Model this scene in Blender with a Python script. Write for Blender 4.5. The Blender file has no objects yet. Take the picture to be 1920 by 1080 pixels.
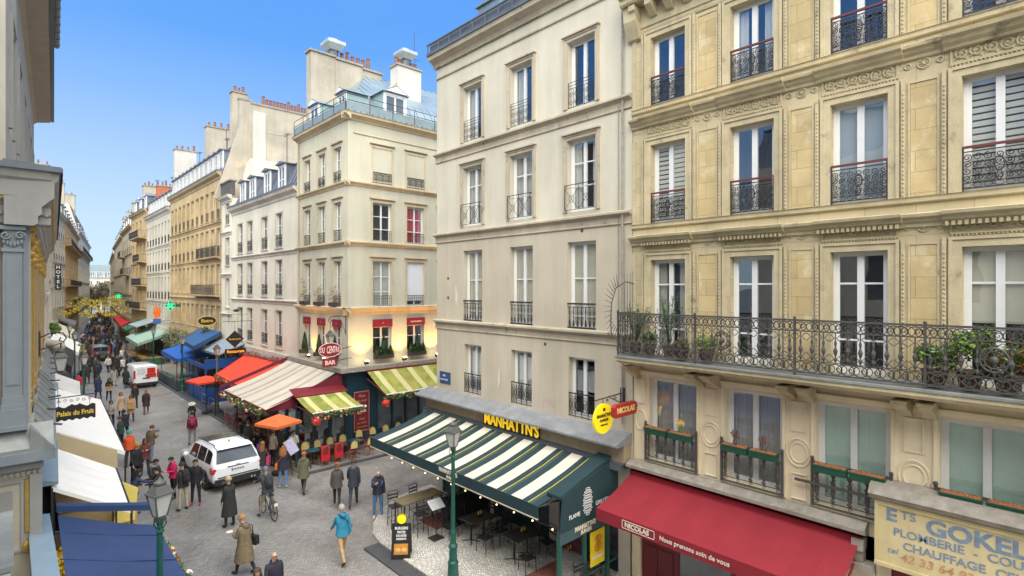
import bpy, bmesh, math, random
import numpy as np
from math import sin, cos, pi, radians, sqrt, atan2
from mathutils import Matrix, Vector, noise
random.seed(7)
SC = bpy.context.scene
COL = SC.collection
# ---------------------------------------------------------------- camera, sky, sun, exposure
cam = bpy.data.objects.new('camera', bpy.data.cameras.new('camera')); COL.objects.link(cam)
cam.location = (0, 0, 8.6); cam.rotation_euler = (radians(90), 0, -radians(43.2285))
cam.data.sensor_width = 36; cam.data.lens = 18.75; cam.data.clip_start = .1; cam.data.clip_end = 5000
SC.camera = cam
SUN_EL, SUN_AZ = radians(54), radians(214)      # azimuth measured from +Y clockwise: the light comes from behind the viewpoint
W = bpy.data.worlds.new('World'); SC.world = W; W.use_nodes = True
nt = W.node_tree; bg = nt.nodes['Background']
sky = nt.nodes.new('ShaderNodeTexSky'); sky.sky_type = 'NISHITA'; sky.sun_disc = False
sky.sun_elevation = SUN_EL; sky.sun_rotation = SUN_AZ; sky.air_density = 1.0; sky.dust_density = 0.6; sky.ozone_density = 1.6
bg.inputs[1].default_value = .004; nt.links.new(sky.outputs[0], bg.inputs[0])
tc = nt.nodes.new('ShaderNodeTexCoord'); sp = nt.nodes.new('ShaderNodeSeparateXYZ'); nt.links.new(tc.outputs['Generated'], sp.inputs[0])
rp = nt.nodes.new('ShaderNodeValToRGB'); rp.color_ramp.interpolation = 'EASE'
rp.color_ramp.interpolation = 'LINEAR'
_st = ((0,(.58,.76,.91)),(.05,(.56,.75,.92)),(.108,(.51,.70,.90)),(.205,(.38,.59,.91)),(.30,(.23,.47,.91)),(.39,(.125,.375,.90)),(.6,(.07,.29,.88)),(1,(.06,.25,.82)))
rp.color_ramp.elements[0].color = (*_st[0][1],1); rp.color_ramp.elements[-1].color = (*_st[-1][1],1)
for pos, c in _st[1:-1]: rp.color_ramp.elements.new(pos).color = (*c,1)
nz = nt.nodes.new('ShaderNodeTexNoise'); nz.inputs['Scale'].default_value = 1.6; nz.inputs['Detail'].default_value = 6
mpn = nt.nodes.new('ShaderNodeMapping'); mpn.inputs['Scale'].default_value = (1,1,4); nt.links.new(tc.outputs['Generated'], mpn.inputs[0]); nt.links.new(mpn.outputs[0], nz.inputs['Vector'])
mrn = nt.nodes.new('ShaderNodeMapRange'); mrn.inputs[1].default_value = .42; mrn.inputs[2].default_value = .75; mrn.inputs[4].default_value = .06; nt.links.new(nz.outputs[0], mrn.inputs[0])
mxn = nt.nodes.new('ShaderNodeMix'); mxn.data_type = 'RGBA'; mxn.inputs[7].default_value = (.72,.82,.95,1)
nt.links.new(sp.outputs[2], rp.inputs[0]); nt.links.new(mrn.outputs[0], mxn.inputs[0]); nt.links.new(rp.outputs[0], mxn.inputs[6])
bg2 = nt.nodes.new('ShaderNodeBackground'); bg2.inputs[1].default_value = .40; nt.links.new(mxn.outputs[2], bg2.inputs[0])
ads = nt.nodes.new('ShaderNodeAddShader'); nt.links.new(bg.outputs[0], ads.inputs[0]); nt.links.new(bg2.outputs[0], ads.inputs[1]); nt.links.new(ads.outputs[0], nt.nodes['World Output'].inputs[0])
sun = bpy.data.objects.new('sun', bpy.data.lights.new('sun', 'SUN')); COL.objects.link(sun)
sun.data.energy = 4.0; sun.data.angle = radians(95); sun.data.color = (1, .94, .79)
d = Vector((sin(SUN_AZ)*cos(SUN_EL), cos(SUN_AZ)*cos(SUN_EL), sin(SUN_EL)))
sun.rotation_euler = d.to_track_quat('Z', 'Y').to_euler()
SC.view_settings.view_transform = 'Standard'; SC.view_settings.look = 'None'; SC.view_settings.gamma = 1
SC.view_settings.exposure = 1.40
try:
    SC.cycles.max_bounces = 6; SC.cycles.transparent_max_bounces = 12
except Exception: pass

# ---------------------------------------------------------------- materials
MATS = {}
def nmat(name):
    m = bpy.data.materials.new(name); m.use_nodes = True
    return m, m.node_tree, m.node_tree.nodes['Principled BSDF']
def M(name, col=(.5,.5,.5), rough=.7, var=.12, scale=2.0, bump=.15, bscale=40, metal=0, spec=.4, streak=0, emit=0, joints=0, alpha=1, blocks=None, coat=0, wear=None):
    if name in MATS: return MATS[name]
    m, t, b = nmat(name); L = t.links; N = t.nodes.new
    geo = N('ShaderNodeNewGeometry')
    c = N('ShaderNodeRGB'); c.outputs[0].default_value = (*col, 1); out = c.outputs[0]
    def mul(a, facsock, lo, hi):
        mr = N('ShaderNodeMapRange'); mr.inputs[3].default_value = lo; mr.inputs[4].default_value = hi
        mr.inputs[1].default_value = .3; mr.inputs[2].default_value = .7
        L.new(facsock, mr.inputs[0])
        mx = N('ShaderNodeMix'); mx.data_type = 'RGBA'; mx.blend_type = 'MULTIPLY'; mx.inputs[0].default_value = 1
        L.new(a, mx.inputs[6]); L.new(mr.outputs[0], mx.inputs[7]); return mx.outputs[2]
    if var:
        n = N('ShaderNodeTexNoise'); n.inputs['Scale'].default_value = scale; n.inputs['Detail'].default_value = 5; n.inputs['Roughness'].default_value = .6
        L.new(geo.outputs['Position'], n.inputs['Vector']); out = mul(out, n.outputs[0], 1-var, 1+var*.6)
    if streak:
        mp = N('ShaderNodeMapping'); mp.inputs['Scale'].default_value = (.85, .85, .10); L.new(geo.outputs['Position'], mp.inputs[0])
        n = N('ShaderNodeTexNoise'); n.inputs['Scale'].default_value = 2.2; n.inputs['Detail'].default_value = 6; n.inputs['Roughness'].default_value = .65
        L.new(mp.outputs[0], n.inputs['Vector'])
        out = mul(out, n.outputs[0], 1-streak*.8, 1+streak*.25)
        n2 = N('ShaderNodeTexNoise'); n2.inputs['Scale'].default_value = .35; n2.inputs['Detail'].default_value = 7; L.new(geo.outputs['Position'], n2.inputs['Vector'])
        out = mul(out, n2.outputs[0], 1-streak*.9, 1+streak*.3)
    if wear:
        n = N('ShaderNodeTexNoise'); n.inputs['Scale'].default_value = wear[1]; n.inputs['Detail'].default_value = 8; n.inputs['Roughness'].default_value = .7
        L.new(geo.outputs['Position'], n.inputs['Vector'])
        mr = N('ShaderNodeMapRange'); mr.inputs[1].default_value = wear[2]; mr.inputs[2].default_value = wear[2]+.1; L.new(n.outputs[0], mr.inputs[0])
        mx = N('ShaderNodeMix'); mx.data_type = 'RGBA'; L.new(mr.outputs[0], mx.inputs[0]); L.new(out, mx.inputs[6]); mx.inputs[7].default_value = (*wear[0], 1); out = mx.outputs[2]
    if joints:      # mortar joints between courses of stone, with staggered uprights
        sx_ = N('ShaderNodeSeparateXYZ'); L.new(geo.outputs['Position'], sx_.inputs[0])
        sm_ = N('ShaderNodeMath'); sm_.operation = 'ADD'; L.new(sx_.outputs[0], sm_.inputs[0]); L.new(sx_.outputs[1], sm_.inputs[1])
        cb_ = N('ShaderNodeCombineXYZ'); L.new(sm_.outputs[0], cb_.inputs[0]); L.new(sx_.outputs[2], cb_.inputs[1])
        bk = N('ShaderNodeTexBrick'); bk.inputs['Scale'].default_value = 1; bk.inputs['Brick Width'].default_value = joints*2.1; bk.inputs['Row Height'].default_value = joints; bk.inputs['Mortar Size'].default_value = .007; bk.inputs['Mortar Smooth'].default_value = .3
        bk.inputs['Color1'].default_value = (.90,.90,.90,1); bk.inputs['Color2'].default_value = (1.06,1.05,1.03,1); bk.inputs['Mortar'].default_value = (.62,.60,.56,1); L.new(cb_.outputs[0], bk.inputs['Vector'])
        mx = N('ShaderNodeMix'); mx.data_type = 'RGBA'; mx.blend_type = 'MULTIPLY'; mx.inputs[0].default_value = 1; L.new(out, mx.inputs[6]); L.new(bk.outputs[0], mx.inputs[7]); out = mx.outputs[2]
    L.new(out, b.inputs['Base Color'])
    b.inputs['Roughness'].default_value = rough; b.inputs['Metallic'].default_value = metal; b.inputs['Specular IOR Level'].default_value = spec
    if coat: b.inputs['Coat Weight'].default_value = coat; b.inputs['Coat Roughness'].default_value = .03
    if bump:
        n = N('ShaderNodeTexNoise'); n.inputs['Scale'].default_value = bscale; n.inputs['Detail'].default_value = 4; L.new(geo.outputs['Position'], n.inputs['Vector'])
        bp = N('ShaderNodeBump'); bp.inputs['Strength'].default_value = bump; bp.inputs['Distance'].default_value = .02; L.new(n.outputs[0], bp.inputs['Height']); L.new(bp.outputs[0], b.inputs['Normal'])
    if emit:
        b.inputs['Emission Color'].default_value = (*col, 1); b.inputs['Emission Strength'].default_value = emit
    MATS[name] = m; return m
def glass_clear():
    m, t, b = nmat('window_glass'); L = t.links; N = t.nodes.new
    tr = N('ShaderNodeBsdfTransparent'); tr.inputs[0].default_value = (.93,.96,.95,1)
    gl = N('ShaderNodeBsdfGlossy'); gl.inputs['Roughness'].default_value = .015; gl.inputs[0].default_value = (.9,.95,1,1)
    fr0 = N('ShaderNodeLayerWeight'); fr0.inputs[0].default_value = .5; fr = N('ShaderNodeMath'); fr.operation = 'POWER'; fr.inputs[1].default_value = 3.5; L.new(fr0.outputs['Facing'], fr.inputs[0])
    ad = N('ShaderNodeMath'); ad.operation = 'MULTIPLY_ADD'; ad.inputs[1].default_value = .9; ad.inputs[2].default_value = .21; ad.use_clamp = True
    geo = N('ShaderNodeNewGeometry'); nz = N('ShaderNodeTexNoise'); nz.inputs['Scale'].default_value = .9; L.new(geo.outputs['Position'], nz.inputs['Vector'])
    bp = N('ShaderNodeBump'); bp.inputs['Strength'].default_value = .12; bp.inputs['Distance'].default_value = .06; L.new(nz.outputs[0], bp.inputs['Height'])
    L.new(bp.outputs[0], gl.inputs['Normal'])
    mx = N('ShaderNodeMixShader'); L.new(fr.outputs[0], ad.inputs[0]); L.new(ad.outputs[0], mx.inputs[0]); L.new(tr.outputs[0], mx.inputs[1]); L.new(gl.outputs[0], mx.inputs[2])
    L.new(mx.outputs[0], t.nodes['Material Output'].inputs[0]); return m
GLASS = glass_clear()
FGLASS = M('distant_glass', (.10,.12,.14), .06, .6, .6, .05, 1.5, 0, .9)
STUCCO = M('grey_stucco', (.58,.54,.43), .9, .05, .8, .12, 60, streak=.14, wear=((.66,.62,.54), .5, .70))
STUCCO2 = M('tan_stucco', (.53,.47,.36), .9, .06, .8, .12, 50, streak=.16, wear=((.56,.51,.42), .5, .66))
SHOPZ = M('weathered_zinc', (.29,.30,.305), .55, .2, 2.5, .1, 20, metal=.15, streak=.25)
STUCCO_TRIM = M('grey_stucco_trim', (.50,.43,.325), .9, .10, 3, .2, 50, streak=.22, wear=((.15,.13,.11), 2.4, .60))
LIME = M('limestone', (.58,.49,.305), .85, .08, 2.2, .3, 30, streak=.16, wear=((.40,.33,.22), 1.4, .64), joints=.42)
LIMEP = M('limestone_panel', (.56,.435,.225), .85, .18, 1.3, .3, 30, streak=.14, wear=((.60,.51,.32), .9, .52), joints=.42)
LIMET = M('limestone_trim', (.56,.475,.30), .85, .14, 4, .4, 25, streak=.22, wear=((.22,.19,.14), 1.8, .60))
LIMEW = M('entresol_plaster', (.80,.69,.485), .85, .08, 2, .2, 40, streak=.14)
GREYST = M('weathered_ledge', (.33,.30,.25), .9, .25, 5, .5, 25, streak=.2, wear=((.55,.53,.47), 6, .62))
CREAM = M('cream_stucco', (.53,.505,.395), .9, .06, .8, .12, 50, streak=.13, wear=((.50,.42,.28), .6, .62))
CREAMT = M('cream_trim', (.55,.46,.31), .9, .1, 3, .2, 50, streak=.2, wear=((.22,.19,.14), 2, .62))
WHITE = M('white_stucco', (.70,.655,.53), .9, .06, .8, .1, 50, streak=.13)
WHITET = M('white_trim', (.58,.54,.46), .9, .1, 3, .2, 50, streak=.2)
OCHRE = M('ochre_stone', (.58,.435,.24), .9, .14, 1.2, .3, 30, streak=.22, wear=((.66,.53,.33), .7, .6), joints=.5)
OCHRET = M('ochre_trim', (.47,.35,.20), .9, .15, 3, .3, 30, streak=.28)
PALE = M('pale_stone', (.56,.52,.43), .9, .08, 1, .2, 30, streak=.16)
CHIM = M('chimney_render', (.45,.405,.325), .95, .12, .8, .2, 40, streak=.22, wear=((.55,.42,.25), .5, .62))
CHIMW = M('white_chimney_render', (.54,.52,.47), .95, .06, .8, .2, 40, streak=.12)
BRICK = M('red_brick', (.42,.13,.07), .9, .2, 6, .4, 40)
POT = M('terracotta', (.22,.10,.065), .8, .2, 8, .1)
ZINC = M('zinc', (.25,.32,.35), .42, .14, 1.5, .08, 20, metal=.35, spec=.5, streak=.15)
ZINCD = M('dark_zinc', (.12,.135,.155), .5, .15, 2, .1, 20, metal=.2)
SLATE = M('slate', (.13,.15,.19), .6, .2, 4, .3, 30)
IRON = M('wrought_iron', (.028,.027,.028), .5, .2, 10, 0, spec=.5)
IRONG = M('weathered_iron', (.075,.07,.065), .6, .3, 14, 0, spec=.4)
WPAINT = M('white_paint', (.70,.70,.69), .35, .04, 4, 0)
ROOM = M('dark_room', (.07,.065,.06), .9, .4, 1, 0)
CURT = M('white_curtain', (.62,.61,.57), .9, .05, 3, 0)
CURTG = M('grey_curtain', (.50,.48,.44), .9, .08, 3, 0)
CURTB = M('beige_blind', (.58,.53,.43), .9, .05, 3, 0)
CURTBL = M('grey_blue_blind', (.36,.42,.48), .6, .05, 1, 0)
SHUTG = M('pale_green_shutter', (.50,.66,.58), .6, .06, 3, 0)
REDW = M('red_window_panel', (.50,.02,.04), .5, .1, 3, 0)
SHUTW = M('white_roller_shutter', (.74,.75,.77), .5, .04, 3, .05)
WINE = M('burgundy_paint', (.16,.015,.025), .45, .1, 3, 0)
GOLD = M('gold_leaf', (.50,.31,.07), .5, .2, 9, .1, metal=.7)
LEADG = M('weathered_lead', (.27,.285,.27), .55, .2, 3, .2, metal=.2, streak=.15)

# ---------------------------------------------------------------- mesh building
def RZ(a): return Matrix.Rotation(a, 4, 'Z')
def T(x, y, z=0): return Matrix.Translation((x, y, z))
class MB:
    def __init__(s, F=None): s.v=[]; s.f=[]; s.m=[]; s.F=F or Matrix(); s.mi=0; s.sm=[]; s.smooth=False
    def pt(s, p):
        q = s.F @ Vector(p); s.v.append((q.x,q.y,q.z)); return len(s.v)-1
    def poly(s, pts): s.face([s.pt(p) for p in pts])
    def face(s, idx): s.f.append(tuple(idx)); s.m.append(s.mi); s.sm.append(s.smooth)
    def box(s, x0,y0,z0,x1,y1,z1, skip=''):
        i = [s.pt(p) for p in ((x0,y0,z0),(x1,y0,z0),(x1,y1,z0),(x0,y1,z0),(x0,y0,z1),(x1,y0,z1),(x1,y1,z1),(x0,y1,z1))]
        for k, q in zip('bt f k r l'.replace(' ',''), ((0,3,2,1),(4,5,6,7),(0,1,5,4),(2,3,7,6),(1,2,6,5),(3,0,4,7))):
            if k not in skip: s.face([i[j] for j in q])
    def prism(s, pts, axis, a, b):
        """closed outline pts (2D) swept along axis from a to b"""
        def mk(p, t): return {'x':(t,p[0],p[1]), 'y':(p[0],t,p[1]), 'z':(p[0],p[1],t)}[axis]
        A = [s.pt(mk(p,a)) for p in pts]; B = [s.pt(mk(p,b)) for p in pts]; n = len(pts)
        for i in range(n): s.face((A[i],A[(i+1)%n],B[(i+1)%n],B[i]))
        s.face(A[::-1]); s.face(B)
    def tube(s, pts, r, n=6, caps=True, flat=1.0):
        pts = [Vector(p) for p in pts]; rings = []
        if not isinstance(r, (list,tuple)): r = [r]*len(pts)
        up0 = None
        for i, p in enumerate(pts):
            d = (pts[min(i+1,len(pts)-1)] - pts[max(i-1,0)])
            if d.length < 1e-9: d = Vector((0,0,1))
            d.normalize()
            if up0 is None:
                u = d.cross(Vector((0,0,1)) if abs(d.z) < .9 else Vector((1,0,0))).normalized()
            else:
                u = (up0 - d*up0.dot(d)); u = u.normalized() if u.length > 1e-6 else d.orthogonal().normalized()
            up0 = u; w = d.cross(u)
            rings.append([s.pt(p + u*cos(2*pi*(k+.5)/n)*r[i] + w*sin(2*pi*(k+.5)/n)*r[i]*flat) for k in range(n)])
        for a, b in zip(rings, rings[1:]):
            for k in range(n): s.face((a[k],a[(k+1)%n],b[(k+1)%n],b[k]))
        if caps: s.face(rings[0][::-1]); s.face(rings[-1])
    def lathe(s, prof, c=(0,0,0), n=12, sx=1, sy=1, rot=0):
        rings = []
        for r, z in prof: rings.append([s.pt((c[0]+r*sx*cos(rot+2*pi*k/n), c[1]+r*sy*sin(rot+2*pi*k/n), c[2]+z)) for k in range(n)])
        for a, b in zip(rings, rings[1:]):
            for k in range(n): s.face((a[k],a[(k+1)%n],b[(k+1)%n],b[k]))
        s.face(rings[0][::-1]); s.face(rings[-1])
    def ball(s, c, r, n=8, m=6, sx=1, sy=1, sz=1):
        s.lathe([(max(1e-3, r*sin(pi*i/m)), -r*cos(pi*i/m)*sz) for i in range(m+1)], c, n, sx, sy)
    def obj(s, name, mats, parent=None, loc=None, rz=0):
        me = bpy.data.meshes.new(name); me.from_pydata(s.v, [], s.f)
        for m in (mats if isinstance(mats,(list,tuple)) else [mats]): me.materials.append(m)
        me.polygons.foreach_set('material_index', s.m); me.polygons.foreach_set('use_smooth', s.sm)
        me.update()
        return link(name, me, parent, loc, rz)
def link(name, me, parent=None, loc=None, rz=0, scale=None):
    o = bpy.data.objects.new(name, me); COL.objects.link(o); o.parent = parent
    if loc is not None: o.location = loc
    o.rotation_euler = (0,0,rz)
    if scale: o.scale = scale
    return o
def thing(name, label, cat, loc=(0,0,0), rz=0, group=None):
    o = bpy.data.objects.new(name, None); COL.objects.link(o); o.location = loc; o.rotation_euler = (0,0,rz); o.empty_display_size = .3
    o['label'] = label; o['category'] = cat
    if group: o['group'] = group
    return o
def tag(o, label, cat, group=None):
    o['label'] = label; o['category'] = cat
    if group: o['group'] = group
    return o
KIDS = {}
def copy_tree(o, parent=None):
    c = o.copy(); COL.objects.link(c); c.parent = parent
    for ch in [x for x in bpy.data.objects if x.parent == o]: copy_tree(ch, c)
    return c
def struct(o): o['kind'] = 'structure'; return o
def text(name, body, size, Fm, mat, parent=None, ext=.01, bold=0, align='LEFT', sx=1, space=1, shear=0):
    cu = bpy.data.curves.new(name, 'FONT'); cu.body = body; cu.size = size; cu.extrude = ext; cu.offset = bold; cu.align_x = align; cu.align_y = 'CENTER'
    cu.resolution_u = 3; cu.space_character = space; cu.shear = shear
    o = bpy.data.objects.new(name, cu); COL.objects.link(o)
    dg = bpy.context.evaluated_depsgraph_get(); me = bpy.data.meshes.new_from_object(o.evaluated_get(dg)); bpy.data.objects.remove(o)
    me.transform(Fm @ Matrix.Diagonal((sx,1,1,1))); me.materials.clear(); me.materials.append(mat)
    return link(name, me, parent)
def RX90(): return Matrix.Rotation(pi/2, 4, 'X')   # text in xy -> text standing, facing -y

# ---------------------------------------------------------------- façade kit
def wallgrid(mb, x0, x1, z0, z1, holes, rec=.22, y=0, interior=None, room=.8):
    xs = sorted({x0,x1,*[h[0] for h in holes],*[h[1] for h in holes]}); zs = sorted({z0,z1,*[h[2] for h in holes],*[h[3] for h in holes]})
    xs = [x for x in xs if x0<=x<=x1]; zs = [z for z in zs if z0<=z<=z1]
    for a, b in zip(xs, xs[1:]):
        for c, d in zip(zs, zs[1:]):
            mx, mz = (a+b)/2, (c+d)/2
            if any(h[0]<mx<h[1] and h[2]<mz<h[3] for h in holes): continue
            mb.poly(((a,y,c),(b,y,c),(b,y,d),(a,y,d)))
    for a, b, c, d in holes:
        r = y+rec
        mb.poly(((a,y,c),(a,r,c),(a,r,d),(a,y,d))); mb.poly(((b,y,c),(b,y,d),(b,r,d),(b,r,c)))
        mb.poly(((a,y,c),(b,y,c),(b,r,c),(a,r,c))); mb.poly(((a,y,d),(a,r,d),(b,r,d),(b,y,d)))
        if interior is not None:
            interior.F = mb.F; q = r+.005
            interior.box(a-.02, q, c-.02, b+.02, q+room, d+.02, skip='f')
WM = {}
def cached(key, fn):
    if key not in WM: WM[key] = fn()
    return WM[key]
def mesh_of(mb, name, mats):
    o = mb.obj(name, mats); me = o.data; bpy.data.objects.remove(o); return me
def frame_mesh(w, h, trans, far=False, fw=.06, cw=.10, kick=0):
    def f():
        m = MB(); d = .06; x = w/2
        m.box(-x,0,0,-x+fw,d,h); m.box(x-fw,0,0,x,d,h); m.box(-x+fw,0,h-fw*1.2,x-fw,d,h); m.box(-x+fw,0,0,x-fw,d,fw*1.6)
        if cw: m.box(-cw/2,-.012,fw*1.6,cw/2,d-.01,h-fw*1.2)
        if not far: # casement stiles
            for sx in (-1,1):
                a, b = sorted((sx*(x-fw), sx*(x-fw-.045))); m.box(a,.012,fw*1.6,b,d-.012,h-fw*1.2)
        for t in trans: m.box(-x+fw,.01,t*h-.02,-cw/2,d-.02,t*h+.02); m.box(cw/2,.01,t*h-.02,x-fw,d-.02,t*h+.02)
        if kick: m.box(-x+fw,.014,fw*1.6,-cw/2,d-.014,kick); m.box(cw/2,.014,fw*1.6,x-fw,d-.014,kick)
        return mesh_of(m, 'window', WPAINT)
    return cached(('fr',round(w,3),round(h,3),tuple(trans),far,fw,cw,kick), f)
def pane_mesh(w, h, mat):
    def f():
        m = MB(); x = w/2-.05; m.poly(((-x,.03,.08),(x,.03,.08),(x,.03,h-.06),(-x,.03,h-.06))); return mesh_of(m, 'pane', mat)
    return cached(('pane',round(w,3),round(h,3),mat.name), f)
def curtain_mesh(w, h, kind):
    def f():
        m = MB(); m.smooth = kind in ('c','g','side','sidec')
        mat = {'c':CURT,'g':CURTG,'side':CURT,'sidec':CURTG,'b':CURTB,'slat':CURT,'green':SHUTG,'half':CURTB,'blue':CURTBL,'red':REDW}[kind]
        def wavy(xa, xb, za, zb, n):
            pr = None
            for i in range(n+1):
                x = xa+(xb-xa)*i/n; y = .12+.03*sin(i*1.9)+.012*sin(i*.7); cur = (m.pt((x,y,za)), m.pt((x,y,zb)))
                if pr: m.face((pr[0],cur[0],cur[1],pr[1]))
                pr = cur
        x = w/2-.05
        if kind in ('c','g'): wavy(-x,x,.08,h-.05,40)
        elif kind in ('side','sidec'): wavy(-x,-x*.42,.08,h-.05,18); wavy(x*.42,x,.08,h-.05,18)
        elif kind in ('b','blue'): m.box(-x,.08,.1,x,.09,h-.05)
        elif kind == 'half': m.box(-x,.08,h*.45,x,.09,h-.05)
        elif kind == 'slat':
            n = int(h/.13)
            for i in range(n): m.box(-x,.09,h-.06-i*.13-.095,x,.10,h-.06-i*.13)
        elif kind in ('green','red'):
            m.box(-x,.085,.08,-.01,.11,h-.06); m.box(.01,.085,.08,x,.11,h-.06)
            if kind == 'green':
                for a, b in ((-x,-.01),(.01,x)):
                    c = (a+b)/2
                    for q0, q1 in ((a,c),(c,b)):
                        m.box(q0+.06,.075,.18,q1-.06,.085,h*.45); m.box(q0+.06,.075,h*.5,q1-.06,.085,h-.16)
        return mesh_of(m, 'curtain', mat)
    return cached(('cur',round(w,3),round(h,3),kind), f)
def spiral(m, cx, cz, r, a0, turns, y, t, sgn=1, n=14, k=4):
    pts = []
    for i in range(n+1):
        f = i/n; rr = r*(1-.8*f); a = a0+sgn*f*turns*2*pi; pts.append((cx+rr*cos(a), y, cz+rr*sin(a)))
    m.tube(pts, t, k, False)
def ring(m, cx, cz, rx, rz, y, t, n=12, k=4):
    m.tube([(cx+rx*cos(2*pi*i/n), y, cz+rz*sin(2*pi*i/n)) for i in range(n+1)], t, k, False)
def rail_mesh(w, h, kind):
    def f():
        m = MB(); x = w/2; mats = [IRON, M('red_handrail', (.14,.035,.03), .5, .15, 6, 0)]
        if kind == 'ornate':      # dense cast-iron scrollwork under a dark red handrail
            m.mi = 1; m.box(-x,-.03,h-.045,x,.02,h); m.mi = 0
            m.box(-x,-.012,h-.12,x,.006,h-.10); m.box(-x,-.012,.05,x,.006,.075); m.box(-x,-.012,.16,x,.006,.175)
            for sx in (-x+.012, x-.012): m.box(sx-.012,-.015,0,sx+.012,.01,h)
            nc = max(4, int(round(w/.15))); cw = w/nc; r = cw*.5; zz = [.18+r*.9+i*r*1.75 for i in range(int((h-.34)/(r*1.75))+1)]
            for i in range(nc):
                cx = -x+cw*(i+.5); s = 1 if i < nc/2 else -1
                for j, cz in enumerate(zz):
                    spiral(m, cx, cz, r*.98, pi/2*((i+j)%4), 1.5, -.003, .0105, s if j%2 else -s, 12)
                    if j%2==0: m.tube([(cx-r*.9,-.003,cz-r*.7),(cx,-.003,cz),(cx+r*.9,-.003,cz+r*.8)], .008, 4, False)
                ring(m, cx, .115, cw*.42, .04, -.003, .007, 8)
            m.tube([(0,-.003,.15),(-.05,-.003,.25),(0,-.003,.4),(.05,-.003,.25),(0,-.003,.15)], .014, 4)
            ring(m, 0, h*.55, .07, .13, -.004, .014, 12)
        elif kind == 'scroll':
            m.box(-x,-.015,h-.03,x,.01,h); m.box(-x,-.01,h-.15,x,.006,h-.135); m.box(-x,-.01,.03,x,.006,.05)
            n = max(3,int(round(w/.2))); cw = w/n
            for i in range(n+1): m.box(-x+i*cw-.006,-.01,0,-x+i*cw+.006,.004,h)
            for i in range(n):
                cx = -x+cw*(i+.5); zm = (h-.1)/2
                for q in (0.12+cw*.4, h-.16-cw*.4):
                    spiral(m, cx, q, cw*.42, pi/2, 1.2, -.003, .009, 1 if i%2 else -1, 9)
                ring(m, cx, zm, cw*.34, cw*.34, -.003, .009, 8)
                ring(m, cx, h-.09, cw*.3, .04, -.003, .006, 6)
        elif kind == 'lines':      # upper rails, scrolls in the lower part
            for z in (h, h-.1, h-.2): m.box(-x,-.01,z-.014,x,.006,z)
            for sx in (-x+.008, x-.008): m.box(sx-.008,-.01,0,sx+.008,.006,h)
            n = max(3,int(round(w/.22))); cw = w/n; hh = h-.24
            for i in range(n):
                cx = -x+cw*(i+.5)
                spiral(m, cx, hh*.72, cw*.42, 0, 1.2, -.003, .009, 1, 9); spiral(m, cx, hh*.28, cw*.42, pi, 1.2, -.003, .009, -1, 9)
                m.box(cx-cw/2-.005,-.008,0,cx-cw/2+.005,.004,hh)
            m.box(-x,-.01,.02,x,.006,.035)
        elif kind == 'cross':      # bowed out, thin diagonals
            y = -.13
            m.box(-x,y,h-.02,x,y+.02,h); m.box(-x,y,.04,x,y+.015,.055); m.box(-x,y,h-.12,x,y+.012,h-.11)
            for sx in (-x, x): m.box(sx-.008,y,h-.02,sx+.008,0,h); m.box(sx-.008,y,.04,sx+.008,0,.055); m.box(sx-.01,y,.04,sx+.01,y+.02,h)
            n = 2; cw = w/n
            for i in range(n):
                a = -x+cw*i; b = a+cw
                m.tube([(a,y,.05),(b,y,h-.11)], .007, 4); m.tube([(a,y,h-.11),(b,y,.05)], .007, 4)
                m.box(b-.006,y,.04,b+.006,y+.012,h)
                ring(m, (a+b)/2, (h-.06)/2, cw*.2, cw*.2, y, .007, 8)
        elif kind == 'baluster':
            m.box(-x,-.03,h-.05,x,.02,h); m.box(-x,-.02,.0,x,.015,.05); m.box(-x,-.015,h-.14,x,.01,h-.125)
            n = max(4,int(round(w/.16)))
            for i in range(n):
                cx = -x+w*(i+.5)/n
                m.lathe([(.012,.05),(.03,.1),(.045,.2),(.018,.3),(.014,.45),(.03,.52),(.014,.6),(.02,h-.14)], (cx,-.005,0), 6, 1, .5)
                if i: ring(m, cx-w/n/2, h-.1, w/n*.4, .05, -.004, .006, 8); ring(m, cx-w/n/2, .1, w/n*.3, .05, -.004, .006, 8)
        elif kind == 'geo':
            m.box(-x,-.02,h-.035,x,.015,h); m.box(-x,-.01,.03,x,.006,.05); m.box(-x,-.01,h-.13,x,.006,h-.12); m.box(-x,-.01,.12,x,.006,.13)
            n = max(3,int(round(w/.3))); cw = w/n
            for i in range(n+1): m.box(-x+i*cw-.008,-.012,0,-x+i*cw+.008,.006,h)
            for i in range(n):
                cx = -x+cw*(i+.5); zm = h*.5
                ring(m, cx, zm, cw*.42, .2, -.003, .009, 12); ring(m, cx, zm, cw*.2, .1, -.003, .008, 8)
                m.tube([(cx-cw*.5,-.003,.13),(cx+cw*.5,-.003,h-.13)], .007, 4); m.tube([(cx-cw*.5,-.003,h-.13),(cx+cw*.5,-.003,.13)], .007, 4)
        elif kind == 'bars':
            m.box(-x,-.02,h-.03,x,.012,h); m.box(-x,-.012,.04,x,.008,.06); m.box(-x,-.012,h-.16,x,.008,h-.145)
            n = int(w/.12)
            for i in range(n+1): a = -x+w*i/n; m.box(a-.007,-.01,0,a+.007,.004,h)
        elif kind == 'far':
            m.box(-x,-.05,h-.04,x,0,h); m.box(-x,-.05,.02,x,0,.06)
            n = max(4,int(w/.18))
            for i in range(n+1): a = -x+w*i/n; m.box(a-.016,-.03,0,a+.016,-.005,h)
            for i in range(n): a = -x+w*(i+.5)/n; ring(m, a, h*.6, .05, .12, -.02, .012, 6, 3)
        return mesh_of(m, 'railing', mats)
    return cached(('rail',round(w,3),round(h,3),kind), f)
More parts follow.
